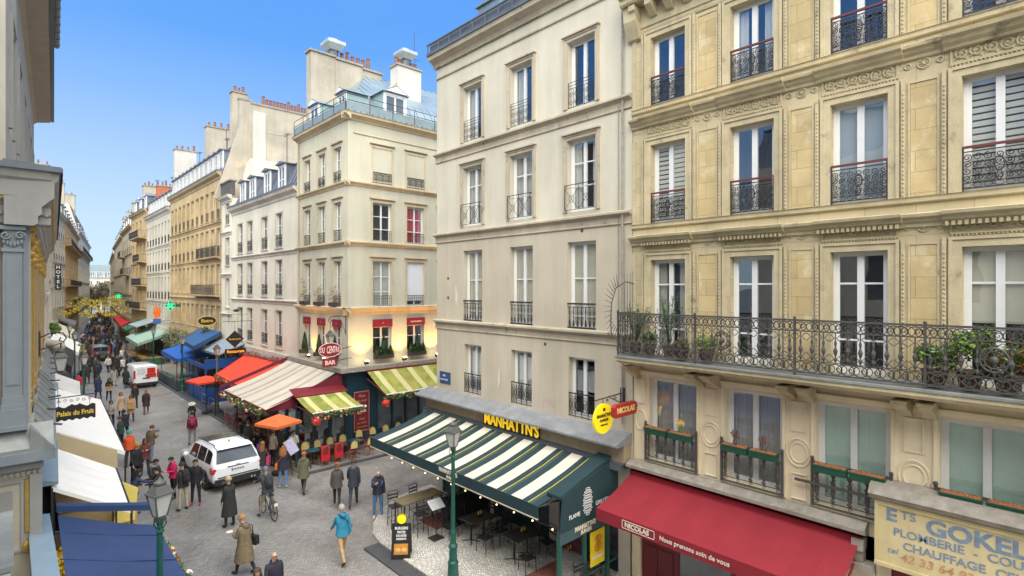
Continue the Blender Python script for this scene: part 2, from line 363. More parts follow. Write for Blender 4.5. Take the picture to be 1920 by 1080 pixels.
def put_window(root, F, ang, x, z, w, h, trans=(), rec=.22, pane='clear', curtain=None, rail=None, rh=.9, far=False, cw=.10, fw=.06, ry=.02, kick=0, rw=None):
    """window (> pane, curtain) and its railing in front"""
    p = F @ Vector((x, rec, z))
    o = link('window', frame_mesh(w, h, trans, far, fw, cw, kick), root, p, ang)
    link('pane', pane_mesh(w, h, GLASS if pane=='clear' else (FGLASS if pane=='far' else pane)), o)
    if curtain: link('curtain', curtain_mesh(w, h, curtain), o)
    if rail:
        p = F @ Vector((x, ry, z)); link('railing', rail_mesh(rw or w, rh, rail), root, p, ang)
    return o
def ledge(m, x0, x1, z, prof, ends=True):
    """moulding swept along the façade; prof = [(projection, dz)...] from bottom to top"""
    pts = [(0.02,z+prof[0][1])]+[(-p, z+dz) for p, dz in prof]+[(.02,z+prof[-1][1])]
    m.prism(pts, 'x', x0, x1)
def surround(m, x0, x1, z0, z1, t=.16, p=.05, sill=False, hood=True):
    m.box(x0-t,-p,z0,x0-.004,.01,z1+t); m.box(x1+.004,-p,z0,x1+t,.01,z1+t); m.box(x0-.004,-p,z1+.004,x1+.004,.01,z1+t)
    m.box(x0-t-.03,-p-.03,z0,x0-t+.03,.01,z1+t+.03); m.box(x1+t-.03,-p-.03,z0,x1+t+.03,.01,z1+t+.03); m.box(x0-t+.03,-p-.03,z1+t-.03,x1+t-.03,.01,z1+t+.03)
    if hood: m.box(x0-t-.07,-p-.09,z1+t+.033,x1+t+.07,.01,z1+t+.075)
    if sill: m.box(x0-t-.05,-p-.08,z0-.1,x1+t+.05,.01,z0-.003)
POTM = {}
def pot_mesh():
    def f():
        m = MB(); m.lathe([(.11,0),(.10,.3),(.085,.42),(.11,.45),(.11,.5),(.06,.5)], (0,0,0), 8); return mesh_of(m, 'chimney_pot', POT)
    return cached('pot', f)
def chimney(root, F, x0,x1,y0,y1, z0, z1, mat=CHIM, pots=4, along='y', cap=True, cowl=0, name='chimney'):
    m = MB(F); m.box(x0,y0,z0,x1,y1,z1)
    if cap: m.mi = 1; m.box(x0-.08,y0-.08,z1+.003,x1+.08,y1+.08,z1+.13); m.mi = 0
    # render bands
    o = m.obj(name, [mat, GREYST], root)
    for i in range(pots):
        t = (i+.5+random.uniform(-.2,.2))/pots
        p = ((x0+x1)/2, y0+(y1-y0)*t, z1+.13) if along=='y' else (x0+(x1-x0)*t, (y0+y1)/2, z1+.13)
        s = random.uniform(.8,1.25); link('chimney_pot', pot_mesh(), o, F@Vector(p), 0, (s,s,s*random.uniform(.8,1.3)))
    return o
def dormer(root, F, ang, x, z, w, h, y0, depth, roofmat=ZINC, sidemat=SLATE, ped=False, far=True):
    m = MB(F); a, b = x-w/2, x+w/2
    m.mi = 0; m.box(a,y0,z,a+.12,y0+.1,z+h); m.box(b-.12,y0,z,b,y0+.1,z+h); m.box(a+.12,y0,z+h-.14,b-.12,y0+.1,z+h)
    m.mi = 1; m.poly(((a+.01,y0+.1,z),(a+.01,y0+depth,z),(a+.01,y0+depth,z+h),(a+.01,y0+.1,z+h))); m.poly(((b-.01,y0+.1,z),(b-.01,y0+depth,z),(b-.01,y0+depth,z+h),(b-.01,y0+.1,z+h)))
    m.mi = 2
    if ped:
        m.prism([(a-.15,z+h+.003),(b+.15,z+h+.003),(x,z+h+w*.32)], 'y', y0-.12, y0+depth)
        m.mi = 0; m.prism([(a+.06,z+h+.03),(b-.06,z+h+.03),(x,z+h+w*.25)], 'y', y0-.16, y0-.12)
    else:
        m.prism([(a-.12,z+h+.003),(b+.12,z+h+.003),(b+.12,z+h+.06),(x,z+h+.22),(a-.12,z+h+.06)], 'y', y0-.15, y0+depth)
    o = m.obj('dormer', [WPAINT, sidemat, roofmat], root)
    ww, hh = w-.24, h-.14
    q = link('window', frame_mesh(ww, hh, (.5,), True), o, F@Vector((x,y0+.03,z)), ang)
    link('pane', pane_mesh(ww, hh, FGLASS), o, F@Vector((x,y0+.03,z)), ang)
    return o
def mansard(root, F, x0, x1, z0, z1, inset, back, ztop, mat=ZINC, seams=True, name='roof', step=.6):
    m = MB(F)
    A = [(x0,0,z0),(x1,0,z0),(x1,inset,z1),(x0,inset,z1)]; m.poly(A)
    m.poly([(x0,inset,z1),(x1,inset,z1),(x1,back,ztop),(x0,back,ztop)])
    m.poly([(x0,0,z0),(x0,inset,z1),(x0,back,ztop),(x0,back+4,z0)]); m.poly([(x1,0,z0),(x1,back+4,z0),(x1,back,ztop),(x1,inset,z1)])
    m.poly([(x0,back,ztop),(x1,back,ztop),(x1,back+4,z0),(x0,back+4,z0)])
    m.mi = 1
    if seams:
        n = int((x1-x0)/step)
        for i in range(1,n):
            x = x0+(x1-x0)*i/n
            for (ya,za),(yb,zb) in (((0,z0),(inset,z1)),((inset,z1),(back,ztop))):
                m.tube([(x,ya-.02,za+.02),(x,yb-.0,zb+.03)], .025, 4, True)
    m.box(x0,inset-.06,z1-.03,x1,inset+.06,z1+.06)
    return m.obj(name, [mat, ZINCD], root)
def shell(m, x0, x1, z0, z1, depth, y=0):
    """side, back and top faces of a block behind the façade"""
    m.poly(((x0,y,z0),(x0,depth,z0),(x0,depth,z1),(x0,y,z1))); m.poly(((x1,y,z0),(x1,y,z1),(x1,depth,z1),(x1,depth,z0)))
    m.poly(((x0,depth,z0),(x1,depth,z0),(x1,depth,z1),(x0,depth,z1))); m.poly(((x0,y,z1),(x1,y,z1),(x1,depth,z1),(x0,depth,z1)))
# ================================================================ ground
def paving(name, base, var, bw, bh, wet, curve=(0,0), dark=.35, mortar=.012, rr=(.25,.6), axis=0):
    m, t, b = nmat(name); L = t.links; N = t.nodes.new
    geo = N('ShaderNodeNewGeometry'); sep = N('ShaderNodeSeparateXYZ'); L.new(geo.outputs['Position'], sep.inputs[0])
    def math_(op, a, c=None, d=None):
        n = N('ShaderNodeMath'); n.operation = op
        for i, v in enumerate((a, c, d)):
            if v is None: continue
            if isinstance(v, (int,float)): n.inputs[i].default_value = v
            else: L.new(v, n.inputs[i])
        return n.outputs[0]
    X, Y = (sep.outputs[0], sep.outputs[1]) if axis == 0 else (sep.outputs[1], sep.outputs[0])
    if curve[0]:
        w, a = curve      # segmental arches of cobbles, w wide and a high
        fr = math_('FRACT', math_('DIVIDE', X, w)); u = math_('MULTIPLY_ADD', fr, 2, -1)
        hgt = math_('SQRT', math_('SUBTRACT', 1.35, math_('MULTIPLY', u, u)))
        Y2 = math_('SUBTRACT', Y, math_('MULTIPLY', hgt, a))
    else: Y2 = Y
    nz = N('ShaderNodeTexNoise'); nz.inputs['Scale'].default_value = 3.5; L.new(geo.outputs['Position'], nz.inputs['Vector'])
    Y3 = math_('MULTIPLY_ADD', nz.outputs[0], bh*2.2, Y2)
    cb = N('ShaderNodeCombineXYZ'); L.new(X, cb.inputs[0]); L.new(Y3, cb.inputs[1])
    br = N('ShaderNodeTexBrick'); L.new(cb.outputs[0], br.inputs['Vector']); br.inputs['Scale'].default_value = 1
    br.inputs['Brick Width'].default_value = bw; br.inputs['Row Height'].default_value = bh; br.inputs['Mortar Size'].default_value = mortar; br.inputs['Mortar Smooth'].default_value = .4
    br.inputs['Color1'].default_value = (*[c*(1-var) for c in base],1); br.inputs['Color2'].default_value = (*[c*(1+var) for c in base],1); br.inputs['Mortar'].default_value = (*[c*dark for c in base],1)
    n1 = N('ShaderNodeTexNoise'); n1.inputs['Scale'].default_value = .33; n1.inputs['Detail'].default_value = 8; n1.inputs['Roughness'].default_value = .65; L.new(geo.outputs['Position'], n1.inputs['Vector'])
    mr = N('ShaderNodeMapRange'); mr.inputs[1].default_value = .3; mr.inputs[2].default_value = .7; mr.inputs[3].default_value = .72; mr.inputs[4].default_value = 1.25; L.new(n1.outputs[0], mr.inputs[0])
    mx = N('ShaderNodeMix'); mx.data_type = 'RGBA'; mx.blend_type = 'MULTIPLY'; mx.inputs[0].default_value = 1; L.new(br.outputs[0], mx.inputs[6]); L.new(mr.outputs[0], mx.inputs[7])
    L.new(mx.outputs[2], b.inputs['Base Color'])
    mr2 = N('ShaderNodeMapRange'); mr2.inputs[1].default_value = .35; mr2.inputs[2].default_value = .65; mr2.inputs[3].default_value = rr[0]; mr2.inputs[4].default_value = rr[1]; L.new(n1.outputs[0], mr2.inputs[0]); L.new(mr2.outputs[0], b.inputs['Roughness'])
    b.inputs['Specular IOR Level'].default_value = wet
    bp = N('ShaderNodeBump'); bp.inputs['Strength'].default_value = .4; bp.inputs['Distance'].default_value = .012; bp.invert = True; L.new(br.outputs['Fac'], bp.inputs['Height']); L.new(bp.outputs[0], b.inputs['Normal'])
    return m
COBBLE = paving('cobbles', (.255,.243,.220), .17, .15, .105, .5, (2.2,.62), .58)
ASPH = M('asphalt', (.055,.056,.06), .55, .2, 3, .4, 120)
FANP = paving('pale_cobbles', (.56,.53,.47), .20, .11, .085, .4, (2.0,1.1), .35, .010, (.35,.7), 1)
FLAG = paving('pavement_slabs', (.27,.255,.235), .12, .5, .32, .4, (0,0), .55, .008)
KERBM = M('granite_kerb', (.10,.10,.105), .55, .25, 5, .3, 60)
m = MB(); m.poly(((-1500,-1500,-.03),(1500,-1500,-.03),(1500,1500,-.03),(-1500,1500,-.03))); struct(m.obj('ground', ASPH))
m = MB(); m.poly(((-6,-40,0),(45,-40,0),(45,300,0),(-6,300,0))); struct(m.obj('road', COBBLE))
# right-hand pavement with a kerb, from the café to the far end
m = MB(); m.box(10.75,28.0,-.02,13.3,62,.10); m.box(10.9,62,-.02,13.3,88,.10); struct(m.obj('pavement', FLAG))
m = MB(); m.box(9.95,29.5,-.02,10.745,60,.055)
m.mi = 0; struct(m.obj('tarmac_ramp', ASPH))
m = MB(); m.box(9.80,29.5,-.02,9.945,60,.09); m.box(9.7,24.3,-.02,45,24.45,.10); struct(m.obj('kerb', KERBM))
m = MB(); m.box(9.7,24.455,-.02,45,26.95,.085); struct(m.obj('cafe_pavement', FLAG))
# rounded pale cobbled terrace in front of the striped awning
arc = [(13.3,19.28),(12.2,19.22),(11.3,18.98),(10.4,18.4),(9.6,17.55),(9.15,16.8),(9.0,16.0),(8.98,-12),(13.3,-12)]
m = MB(); m.prism(arc, 'z', -.02, .09); struct(m.obj('cobbled_pavement', FANP))
m = MB(); m.box(8.45,-12,-.02,8.975,16.1,.06); struct(m.obj('kerb_ramp', M('dark_stone', (.075,.075,.078), .5, .2, 4, .3, 60)))
# red entrance mats
for (x0,y0,x1,y1) in ((10.9,15.5,12.3,16.6),(10.7,9.6,12.6,11.2)):
    mm = MB(); mm.box(x0,y0,.092,x1,y1,.104); q = tag(mm.obj('door_mat', M('mat_red', (.28,.10,.08), .9, .3, 6, .3)), 'worn reddish brown floor mat beside the high table' if y0 > 14 else 'worn reddish brown floor mat under the last low table', 'mat')

# ================================================================ corner stone building on the right (carved limestone)
R1 = thing('stone_building', 'carved golden limestone building with long iron balcony, nearest on the right', 'building', (13.2,8.9,0))
A1 = -pi/2; F1 = RZ(A1); WX = 13.5
wc = [1.14,3.42,5.67,7.9,10.15]
rows1 = [(13.72,1.92,1.04),(10.42,2.2,1.05),(6.76,2.62,1.05)]
holes = [(c-w/2,c+w/2,z,z+h) for z,h,w in rows1 for c in wc]
ent = [(.5,1.95),(2.72,4.1),(4.82,6.22),(7.02,8.4),(9.3,10.7)]
hE = [(a,b,3.74,6.05) for a,b in ent]
wall = MB(F1); room = MB(F1)
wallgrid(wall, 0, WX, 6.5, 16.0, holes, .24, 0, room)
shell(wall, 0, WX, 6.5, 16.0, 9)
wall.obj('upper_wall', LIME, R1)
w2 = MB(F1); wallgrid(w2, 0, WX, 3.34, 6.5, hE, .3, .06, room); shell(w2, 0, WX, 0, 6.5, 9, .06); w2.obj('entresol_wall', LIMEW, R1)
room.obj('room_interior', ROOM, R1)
t = MB(F1)   # mouldings
p = MB(F1)   # golden panels
r = MB(F1)   # carved relief
for lv,(z,h,w) in enumerate(rows1):
    for i,c in enumerate(wc):
        surround(t, c-w/2, c+w/2, z, z+h, .17, .05, hood=False)
        t.box(c-w/2-.30,-.07,z,c-w/2-.23,.01,z+h+.2); t.box(c+w/2+.23,-.07,z,c+w/2+.30,.01,z+h+.2)
        # beaded edge
        for k in range(int(h/.085)):
            for sx in (-1,1): r.ball((c+sx*(w/2+.265),-.075,z+.05+k*.085), .022, 5, 3)
        zt = z+h+.25
        if lv > 0:
            x0, x1 = c-w/2-.18, c+w/2+.18
            t.box(x0,-.035,zt,x1,.01,zt+.035); t.box(x0,-.035,zt+.36,x1,.01,zt+.395); t.box(x0,-.035,zt+.035,x0+.035,.01,zt+.36); t.box(x1-.035,-.035,zt+.035,x1,.01,zt+.36)
            n = 6; cw = (x1-x0-.12)/n
            for k in range(n):
                cx = x0+.06+cw*(k+.5); s = 1 if k < n/2 else -1
                spiral(r, cx, zt+.197, .118, s*pi/3, 1.6, -.012, .021, s, 14, 5)
                r.ball((cx,-.01,zt+.197), .035, 6, 4)
                r.tube([(cx-.1,-.01,zt+.09),(cx-.03,-.02,zt+.15),(cx+.08,-.012,zt+.075)], [.01,.022,.006], 4)
                r.tube([(cx-.1,-.01,zt+.31),(cx+.02,-.02,zt+.26),(cx+.1,-.012,zt+.32)], [.01,.02,.006], 4)
            for k in range(int((x1-x0)/.06)): r.ball((x0+.03+k*.06,-.03,zt-.02), .02, 4, 3)
    # piers: panel + rosettes
    for i in range(len(wc)+1):
        a = wc[i-1]+w/2+.31 if i else .02; b = wc[i]-w/2-.31 if i < len(wc) else WX
        if i == len(wc): b = a+.5
        if b-a > .3:
            pm_ = MB(F1); pm_.box(a+.07,-.012,z+.02,b-.07,.01,z+h+.08); pm_.obj('stone_panel', LIMEP, R1)
            t.box(a+.03,-.03,z,a+.065,.01,z+h+.12); t.box(b-.065,-.03,z,b-.03,.01,z+h+.12); t.box(a+.065,-.03,z+h+.085,b-.065,.01,z+h+.12); t.box(a+.065,-.03,z-.02,b-.065,.01,z+.015)
            if lv:
                zt = z+h+.44; mx = (a+b)/2
                for dx, rr in ((-.26,.05),(0,.1),(.26,.05)):
                    ring(r, mx+dx, zt, rr, rr, -.012, .018, 14, 5); r.ball((mx+dx,-.01,zt), rr*.42, 7, 4)
                    if rr > .06:
                        for k in range(8): r.ball((mx+dx+.06*cos(k*pi/4),-.014,zt+.06*sin(k*pi/4)), .02, 5, 3)
        elif i == 0: pass
    t.box(.0,-.04,z,.12,.01,z+h+.2)
# string courses, stepping forward over each window, with dentils
def course(z, dent):
    ledge(t, -.03, WX, z, [(.03,-.06),(.06,-.04),(.06,.02),(.12,.06),(.15,.12),(.22,.14),(.24,.2),(.20,.22)])
    for c in wc:
        ledge(t, c-.80, c+.80, z+.003, [(.10,-.05),(.12,.0),(.20,.05),(.24,.12),(.32,.145),(.34,.205),(.28,.225)])
        if dent:
            for k in range(16): t.box(c-.76+k*.096,-.19,z-.06,c-.76+k*.096+.055,-.02,z+.02)
course(13.22, False); course(9.86, True)
ledge(t, 0, WX, 12.92-2.5, [(.05,-.12),(.07,-.1),(.07,-.02),(.10,0)]); ledge(t, 0, WX, 13.72, [(.05,-.12),(.07,-.1),(.07,-.02),(.10,0)])
# main cornice with modillions
ledge(t, 0, WX, 15.86, [(.04,0),(.06,.06),(.06,.12),(.1,.14)])
for k in range(26): 
    x = .12+k*.52; t.prism([(-.05,16.2),(-.14,16.22),(-.42,16.45),(-.42,16.6),(-.05,16.6)], 'x', x, x+.2)
t.box(0,-.06,16.02,WX,8.8,16.6)
ledge(t, -.12, WX, 16.62, [(.46,0),(.5,.05),(.5,.16),(.58,.2),(.64,.34),(.64,.4)])
t.prism([(-.02,15.7),(-.12,15.75),(-.34,16.2),(-.36,16.6),(-.02,16.6)], 'x', -.1, .3)
t.obj('moulding', LIMET, R1); r.obj('carving', LIMET, R1)
mansard(R1, F1, -.1, WX, 17.05, 19.6, 1.0, 4.2, 20.6, SLATE)
cu1 = {0:[None,'sidec',None,None,None], 1:['slat',None,None,'slat',None], 2:[None,None,None,'half',None]}; cu1[1][2] = 'blue'; cu1[2][0] = 'sidec'; cu1[0][1] = 'side'
for lv,(z,h,w) in enumerate(rows1):
    for i,c in enumerate(wc):
        put_window(R1, F1, A1, c, z, w, h, () if lv<2 else (.74,.27), .17, 'clear', cu1[lv][i], 'ornate' if lv<2 else None, [.82,.86,.9][lv], cw=.13, fw=.075, ry=-.02)
for i,(a,b) in enumerate(ent):
    put_window(R1, F1, A1, (a+b)/2, 3.74, b-a, 2.31, (), .26, 'clear', ['g','g','green','green','green'][i], None, cw=.13, fw=.08)
# entresol mouldings: piers with tall panels and round medallions
e = MB(F1)
for i in range(len(ent)+1):
    a = ent[i-1][1] if i else -.02; b = ent[i][0] if i < len(ent) else WX; mx = (a+b)/2
    if i == len(ent): continue
    if i: 
        for q in (a+.02,b-.08): e.box(q,.0,3.7,q+.06,.07,6.1)
        for q0,q1,z0,z1 in ((mx-.17,mx+.17,5.28,5.98),(mx-.17,mx+.17,3.72,4.32)):
            e.box(q0,.03,z0,q0+.03,.07,z1); e.box(q1-.03,.03,z0,q1,.07,z1); e.box(q0+.03,.03,z1-.03,q1-.03,.07,z1); e.box(q0+.03,.03,z0,q1-.03,.07,z0+.03)
        for rr in (.20,.28): ring(e, mx, 4.8, rr*.92, rr*1.15, .055, .026, 26, 6)
        ring(e, mx, 4.8, .24*.92, .24*1.15, .06, .012, 26, 5)
    else:
        ring(e, .23, 4.8, .17, .28, .055, .024, 24, 6); e.box(.1,.03,5.28,.38,.07,5.98)
ledge(e, -.02, WX, 6.1, [(-.04,0),(0,.03),(.02,.1),(.02,.14)])
e.obj('entresol_moulding', LIMEW, R1)
# balcony: slab on paired consoles, long cast-iron balustrade
bal = MB(F1); BY = -.92
bal.prism([(.06,6.42),(-.3,6.44),(-.75,6.50),(BY,6.56),(BY-.05,6.6),(BY-.05,6.68),(.06,6.68)], 'x', .08, WX)
bal.mi = 1; bal.prism([(.02,6.683),(BY-.08,6.683),(BY-.08,6.73),(.02,6.76)], 'x', .06, WX)
bal.mi = 0
for cx in (.14,2.12,2.52,4.34,4.74,6.5,6.9,8.75,9.15,11.1,11.5):
    bal.prism([(.0,6.02),(-.12,6.04),(-.22,6.14),(-.55,6.26),(-.66,6.34),(-.66,6.42),(.0,6.42)], 'x', cx-.11, cx+.11)
    bal.box(cx-.13,-.7,6.36,cx+.13,.0,6.415)
bo = bal.obj('balcony', [LIMET, LEADG], R1)
ir = MB(F1); z0, z1 = 6.79, 7.93; y = BY+.02
ir.box(.1,y-.03,z1-.04,WX,y+.03,z1); ir.box(.1,y-.012,z1-.26,WX,y+.012,z1-.245); ir.box(.1,y-.012,z0+.26,WX,y+.012,z0+.275); ir.box(.1,y-.012,z0,WX,y+.012,z0+.03)
ir.box(.1,y,z1-.04,.13,-.02,z1); ir.box(.1,y,z0,.13,-.02,z0+.03)
for k in range(7): ir.box(.105,y+.1+k*.12,z0,.125,y+.12+k*.12,z1)
px = .2
while px < WX-.2:
    ring(ir, px, z1-.15, .11, .095, y, .013, 14); ring(ir, px+.11, z1-.15, .11, .095, y, .011, 12)
    ring(ir, px, z0+.14, .12, .11, y, .014, 14); ring(ir, px+.12, z0+.15, .09, .09, y, .011, 10)
    spiral(ir, px+.05, z1-.15, .06, 0, 1.2, y, .010, 1, 8); spiral(ir, px+.05, z0+.15, .06, 0, 1.2, y, .010, -1, 8)
    for (u0,v0,u1,v1,u2,v2) in ((-.1,.28,-.02,.36,-.1,.44),(.1,.28,.02,.36,.1,.44),(-.1,.86,-.02,.78,-.1,.70),(.1,.86,.02,.78,.1,.70)):
        ir.tube([(px+u0,y,z0+v0),(px+u1,y,z0+v1),(px+u2,y,z0+v2)], .011, 4, False)
    ir.lathe([(.012,.28),(.035,.34),(.012,.40),(.03,.46),(.045,.52),(.016,.6),(.028,.68),(.012,.74),(.012,.88)], (px,y,z0), 6)
    px += .22
for cx in (.12,2.4,4.7,6.95,9.2,11.4):
    ir.box(cx-.02,y-.025,z0-.08,cx+.02,y+.025,z1); ir.ball((cx,y,z1+.03), .035, 8, 5)
for cx in (3.1,7.9): # wreath medallions
    ring(ir, cx, z0+.57, .19, .21, y-.02, .018, 20, 5); ring(ir, cx, z0+.57, .13, .15, y-.02, .014, 16, 5); ir.ball((cx,y-.02,z0+.57), .07, 8, 5)
    for k in range(10): ir.ball((cx+.16*cos(k*.628), y-.02, z0+.57+.18*sin(k*.628)), .026, 5, 3)
ir.obj('balcony_railing', IRONG, R1)
# spiked fan guard at the end of the balcony
sg = MB(F1)
pts = [(.09,BY-.05-.45*sin(a)*.6,7.75+.95*cos(a)*.9) for a in [i*pi/14*1.0 for i in range(13)]]
sg.tube([(.09,-.1,8.72),(.09,-.5,8.78),(.09,-.95,8.6),(.09,-1.15,8.2),(.09,-1.2,7.7),(.09,-1.15,7.2)], .018, 5)
for i in range(15):
    f = i/14; a = radians(75-150*f*.95); cy, cz = -.75, 8.05
    p0 = Vector((.09, cy-.42*cos(a)*1.05, cz+.62*sin(a))); p1 = Vector((.09, cy-.42*cos(a)*1.85, cz+.62*sin(a)*1.55)); sg.tube([p0,p1], [.012,.004], 4)
for k in range(4): sg.tube([(.09,-.15-k*.13,6.8),(.09,-.15-k*.13,9.05-k*.02)], [.012,.005], 4)
sg.obj('spiked_guard', IRONG, R1)
# entresol balusters on the two left windows are full height, the others too
def ent_rail(w, cross):
    m = MB(); x = w/2+.04; h = .98; y0 = -.12
    m.box(-x,y0-.02,h-.03,x,y0+.02,h); m.box(-x,y0-.02,.0,x,y0+.02,.035); m.box(-x,y0-.012,h-.2,x,y0+.012,h-.185); m.box(-x,y0-.012,.12,x,y0+.012,.135)
    n = max(5,int(w/.24))
    for i in range(n):
        cx = -x+.1+(2*x-.2)*i/(n-1)
        m.lathe([(.02,.135),(.05,.17),(.025,.22),(.04,.3),(.05,.4),(.035,.5),(.045,.58),(.02,.66),(.05,.72),(.06,.76),(.02,h-.2)], (cx,y0,0), 8, 1, .6)
        for k in range(8): m.ball((cx+(.045 if k%2 else -.045),y0-.02,.2+k*.065), .016, 4, 3)
        spiral(m, cx, .078, .045, 0, 1, y0, .008, 1, 8); spiral(m, cx, h-.11, .05, 0, 1, y0, .009, 1, 8)
    for sx in (-x,x): 
        m.box(sx-.025,y0-.025,-.02,sx+.025,y0+.025,h+.03); m.ball((sx,y0,h+.07), .045, 8, 5); m.box(sx-.02,y0,.0,sx+.02,.02,.03); m.box(sx-.02,y0,h-.03,sx+.02,.02,h)
    if cross: m.box(-x-.35,y0-.06,.46,x*.55,y0-.02,.52)
    return mesh_of(m, 'railing', IRONG)
for i,(a,b) in enumerate(ent):
    c = (a+b)/2; link('railing', ent_rail(b-a, i==2), R1, F1@Vector((c,.06,3.74)), A1)
# ledge over the wine shop, ground floor fronts
g = MB(F1); ledge(g, -.02, 5.85, 3.36, [(.02,0),(.05,.03),(.26,.08),(.34,.12),(.34,.2),(.10,.30)])
g.box(5.6,-.28,3.1,5.82,.02,3.33); g.box(5.62,-.22,2.86,5.8,.02,3.09); g.box(5.4,-.32,2.7,6.0,.0,2.85)
g.mi = 1; g.box(0,-.05,0,.28,.05,3.33); g.box(5.45,-.12,0,5.98,.05,2.69)
g.mi = 2; g.box(.3,.02,.1,1.35,.055,3.33); g.box(4.75,.02,.1,5.44,.055,3.33); g.box(.3,-.04,3.0,5.44,.018,3.33)
g.box(1.36,-.02,.1,1.46,.055,3.0); g.box(2.9,-.02,.1,3.0,.055,3.0); g.box(1.46,-.02,.1,4.75,.055,.6)
for q in (.42,.9): g.box(q,-.0,.3,q+.38,.018,1.3); g.box(q,-.0,1.5,q+.38,.018,2.8)
g.obj('shopfront', [GREYST, LIMEW, WINE], R1)
sgm = MB(F1); sgm.box(1.46,.03,.6,2.9,.04,3.0); sgm.box(3.0,.03,.6,4.75,.04,3.0); sgm.obj('shop_window', FGLASS, R1)
# yellow poster of bottles in the wine shop window
po = MB(F1); po.box(1.5,-.03,1.5,2.35,-.012,2.55); po.mi = 1
for k in range(5):
    cx = 1.66+k*.13; po.lathe([(.045,0),(.048,.02),(.048,.26),(.018,.34),(.016,.46)], (cx,-.045,1.92+.01*(k%2)), 8, 1, .4)
po.mi = 2; po.box(1.62,-.075,1.74,2.24,-.04,1.98)
po.obj('poster', [M('yellow_poster', (.80,.58,.02), .5, .05), M('bottle_dark', (.03,.03,.03), .3), M('poster_white', (.75,.75,.78), .5)], R1)
# carmine awning with lettering on its valance
RED = M('carmine_canvas', (.25,.016,.026), .75, .10, 1.2, .2, 150, wear=((.62,.45,.45), 9, .79))
def wrk(q): return noise.noise(Vector((q.x*1.3,q.y*1.3,q.z*4)))
def canvas(m, A, B, C, D, nu=10, nv=6, sag=.03, th=.015):
    """A-B wall edge, D-C front edge"""
    A,B,C,D = map(Vector,(A,B,C,D)); g = []
    for j in range(nv+1):
        v = j/nv; row = []
        for i in range(nu+1):
            u = i/nu; q = (A*(1-u)+B*u)*(1-v)+(D*(1-u)+C*u)*v; q.z -= sag*sin(pi*v)*((.7+.3*cos(u*nu*pi)) if nu > 1 else 1)+(wrk(q)*.02*sin(pi*min(v*1.3,1)) if th else 0); row.append(q)
        g.append(row)
    top = [[m.pt(q) for q in r] for r in g]; bot = [[m.pt(q-Vector((0,0,th))) for q in r] for r in g]
    for j in range(nv):
        for i in range(nu):
            m.face((top[j][i],top[j][i+1],top[j+1][i+1],top[j+1][i])); m.face((bot[j][i],bot[j+1][i],bot[j+1][i+1],bot[j][i+1]))
aw = MB(F1); XF = -1.75
canvas(aw, (.04,-.05,3.3),(5.72,-.05,3.3),(5.72,XF,2.72),(.04,XF,2.72), 12, 6, .05)
aw.box(.04,XF-.03,2.40,5.72,XF,2.72); aw.box(.02,-.2,3.2,5.74,-.03,3.36)
for x in (.08,5.66): aw.tube([(x,-.1,2.9),(x,-1.0,2.55),(x,XF,2.66)], .025, 6)
ao = aw.obj('awning', RED, R1)
LET = M('cream_lettering', (.72,.66,.55), .6, .05)
TF = F1 @ T(.95,XF-.036,2.56) @ RX90()
text('lettering', 'NICOLAS', .17, TF, LET, ao, .004, .006)
text('lettering', 'Nous prenons soin de vous', .155, F1 @ T(1.95,XF-.036,2.56) @ RX90(), LET, ao, .004, .002)
fr_ = MB(F1)
for a,b,c,d in ((.88,1.80,2.46,2.475),(.88,1.80,2.655,2.67)): fr_.box(a,XF-.04,c,b,XF-.032,d)
for a in (.87,1.80): fr_.box(a,XF-.04,2.475,a+.015,XF-.032,2.655)
fr_.obj('lettering_border', LET, ao)
# plumber's painted sign with a stone ledge above the garage opening
pl = MB(F1); pl.box(6.03,-.30,3.06,WX,.02,4.30); pl.mi = 1
ledge(pl, 5.95, WX, 4.30, [(.34,.003),(.42,.04),(.46,.1),(.50,.14),(.36,.3),(.1,.36)])
pl.mi = 0; pl.box(6.03,-.33,3.03,6.09,-.303,4.29); pl.box(6.09,-.33,4.2,WX,-.303,4.29); pl.box(6.03,-.36,2.98,WX,.0,3.055)
pl.mi = 2; pl.box(6.0,-.05,0,6.25,.055,2.97); pl.box(8.9,-.05,0,9.2,.055,2.97); pl.mi = 3; pl.box(6.26,.02,0,7.0,.05,2.97); pl.mi = 4; pl.box(7.0,.6,0,8.9,.65,2.97); pl.box(9.2,.02,0,WX,.055,2.97)
so = pl.obj('painted_sign', [M('sign_cream', (.66,.55,.30), .7, .12, 2.5, .1, 40, streak=.15), GREYST, LIMEW, WINE, M('garage_beige', (.48,.40,.27), .8, .1)], R1)
BLU = M('sign_blue', (.20,.27,.36), .7, .25, 8, 0); FADE = M('sign_faded_red', (.55,.30,.15), .8, .3, 10, 0)
def st(s, x, z, size, mat=BLU, bold=.0, sx=1, sh=0): text('lettering', s, size, F1 @ T(x,-.304,z) @ RX90(), mat, so, .004, bold, 'LEFT', sx, 1, sh)
st('E', 6.22, 4.03, .34, BLU, .012, 1.1); st('TS', 6.46, 4.08, .22, BLU, .002, 1.1)
st('GOKELAERE', 6.86, 3.98, .40, BLU, .014, 1.12)
st('PLOMBERIE  -  COUVERTURE', 6.34, 3.72, .215, BLU, .004, 1.02); st('CHAUFFAGE  CENTRAL', 6.50, 3.48, .215, BLU, .004, 1.02)
st('tel', 6.24, 3.33, .17, BLU, 0, 1, .3); st('42 33 64 93', 6.46, 3.25, .22, FADE, .003, 1.05, .15)

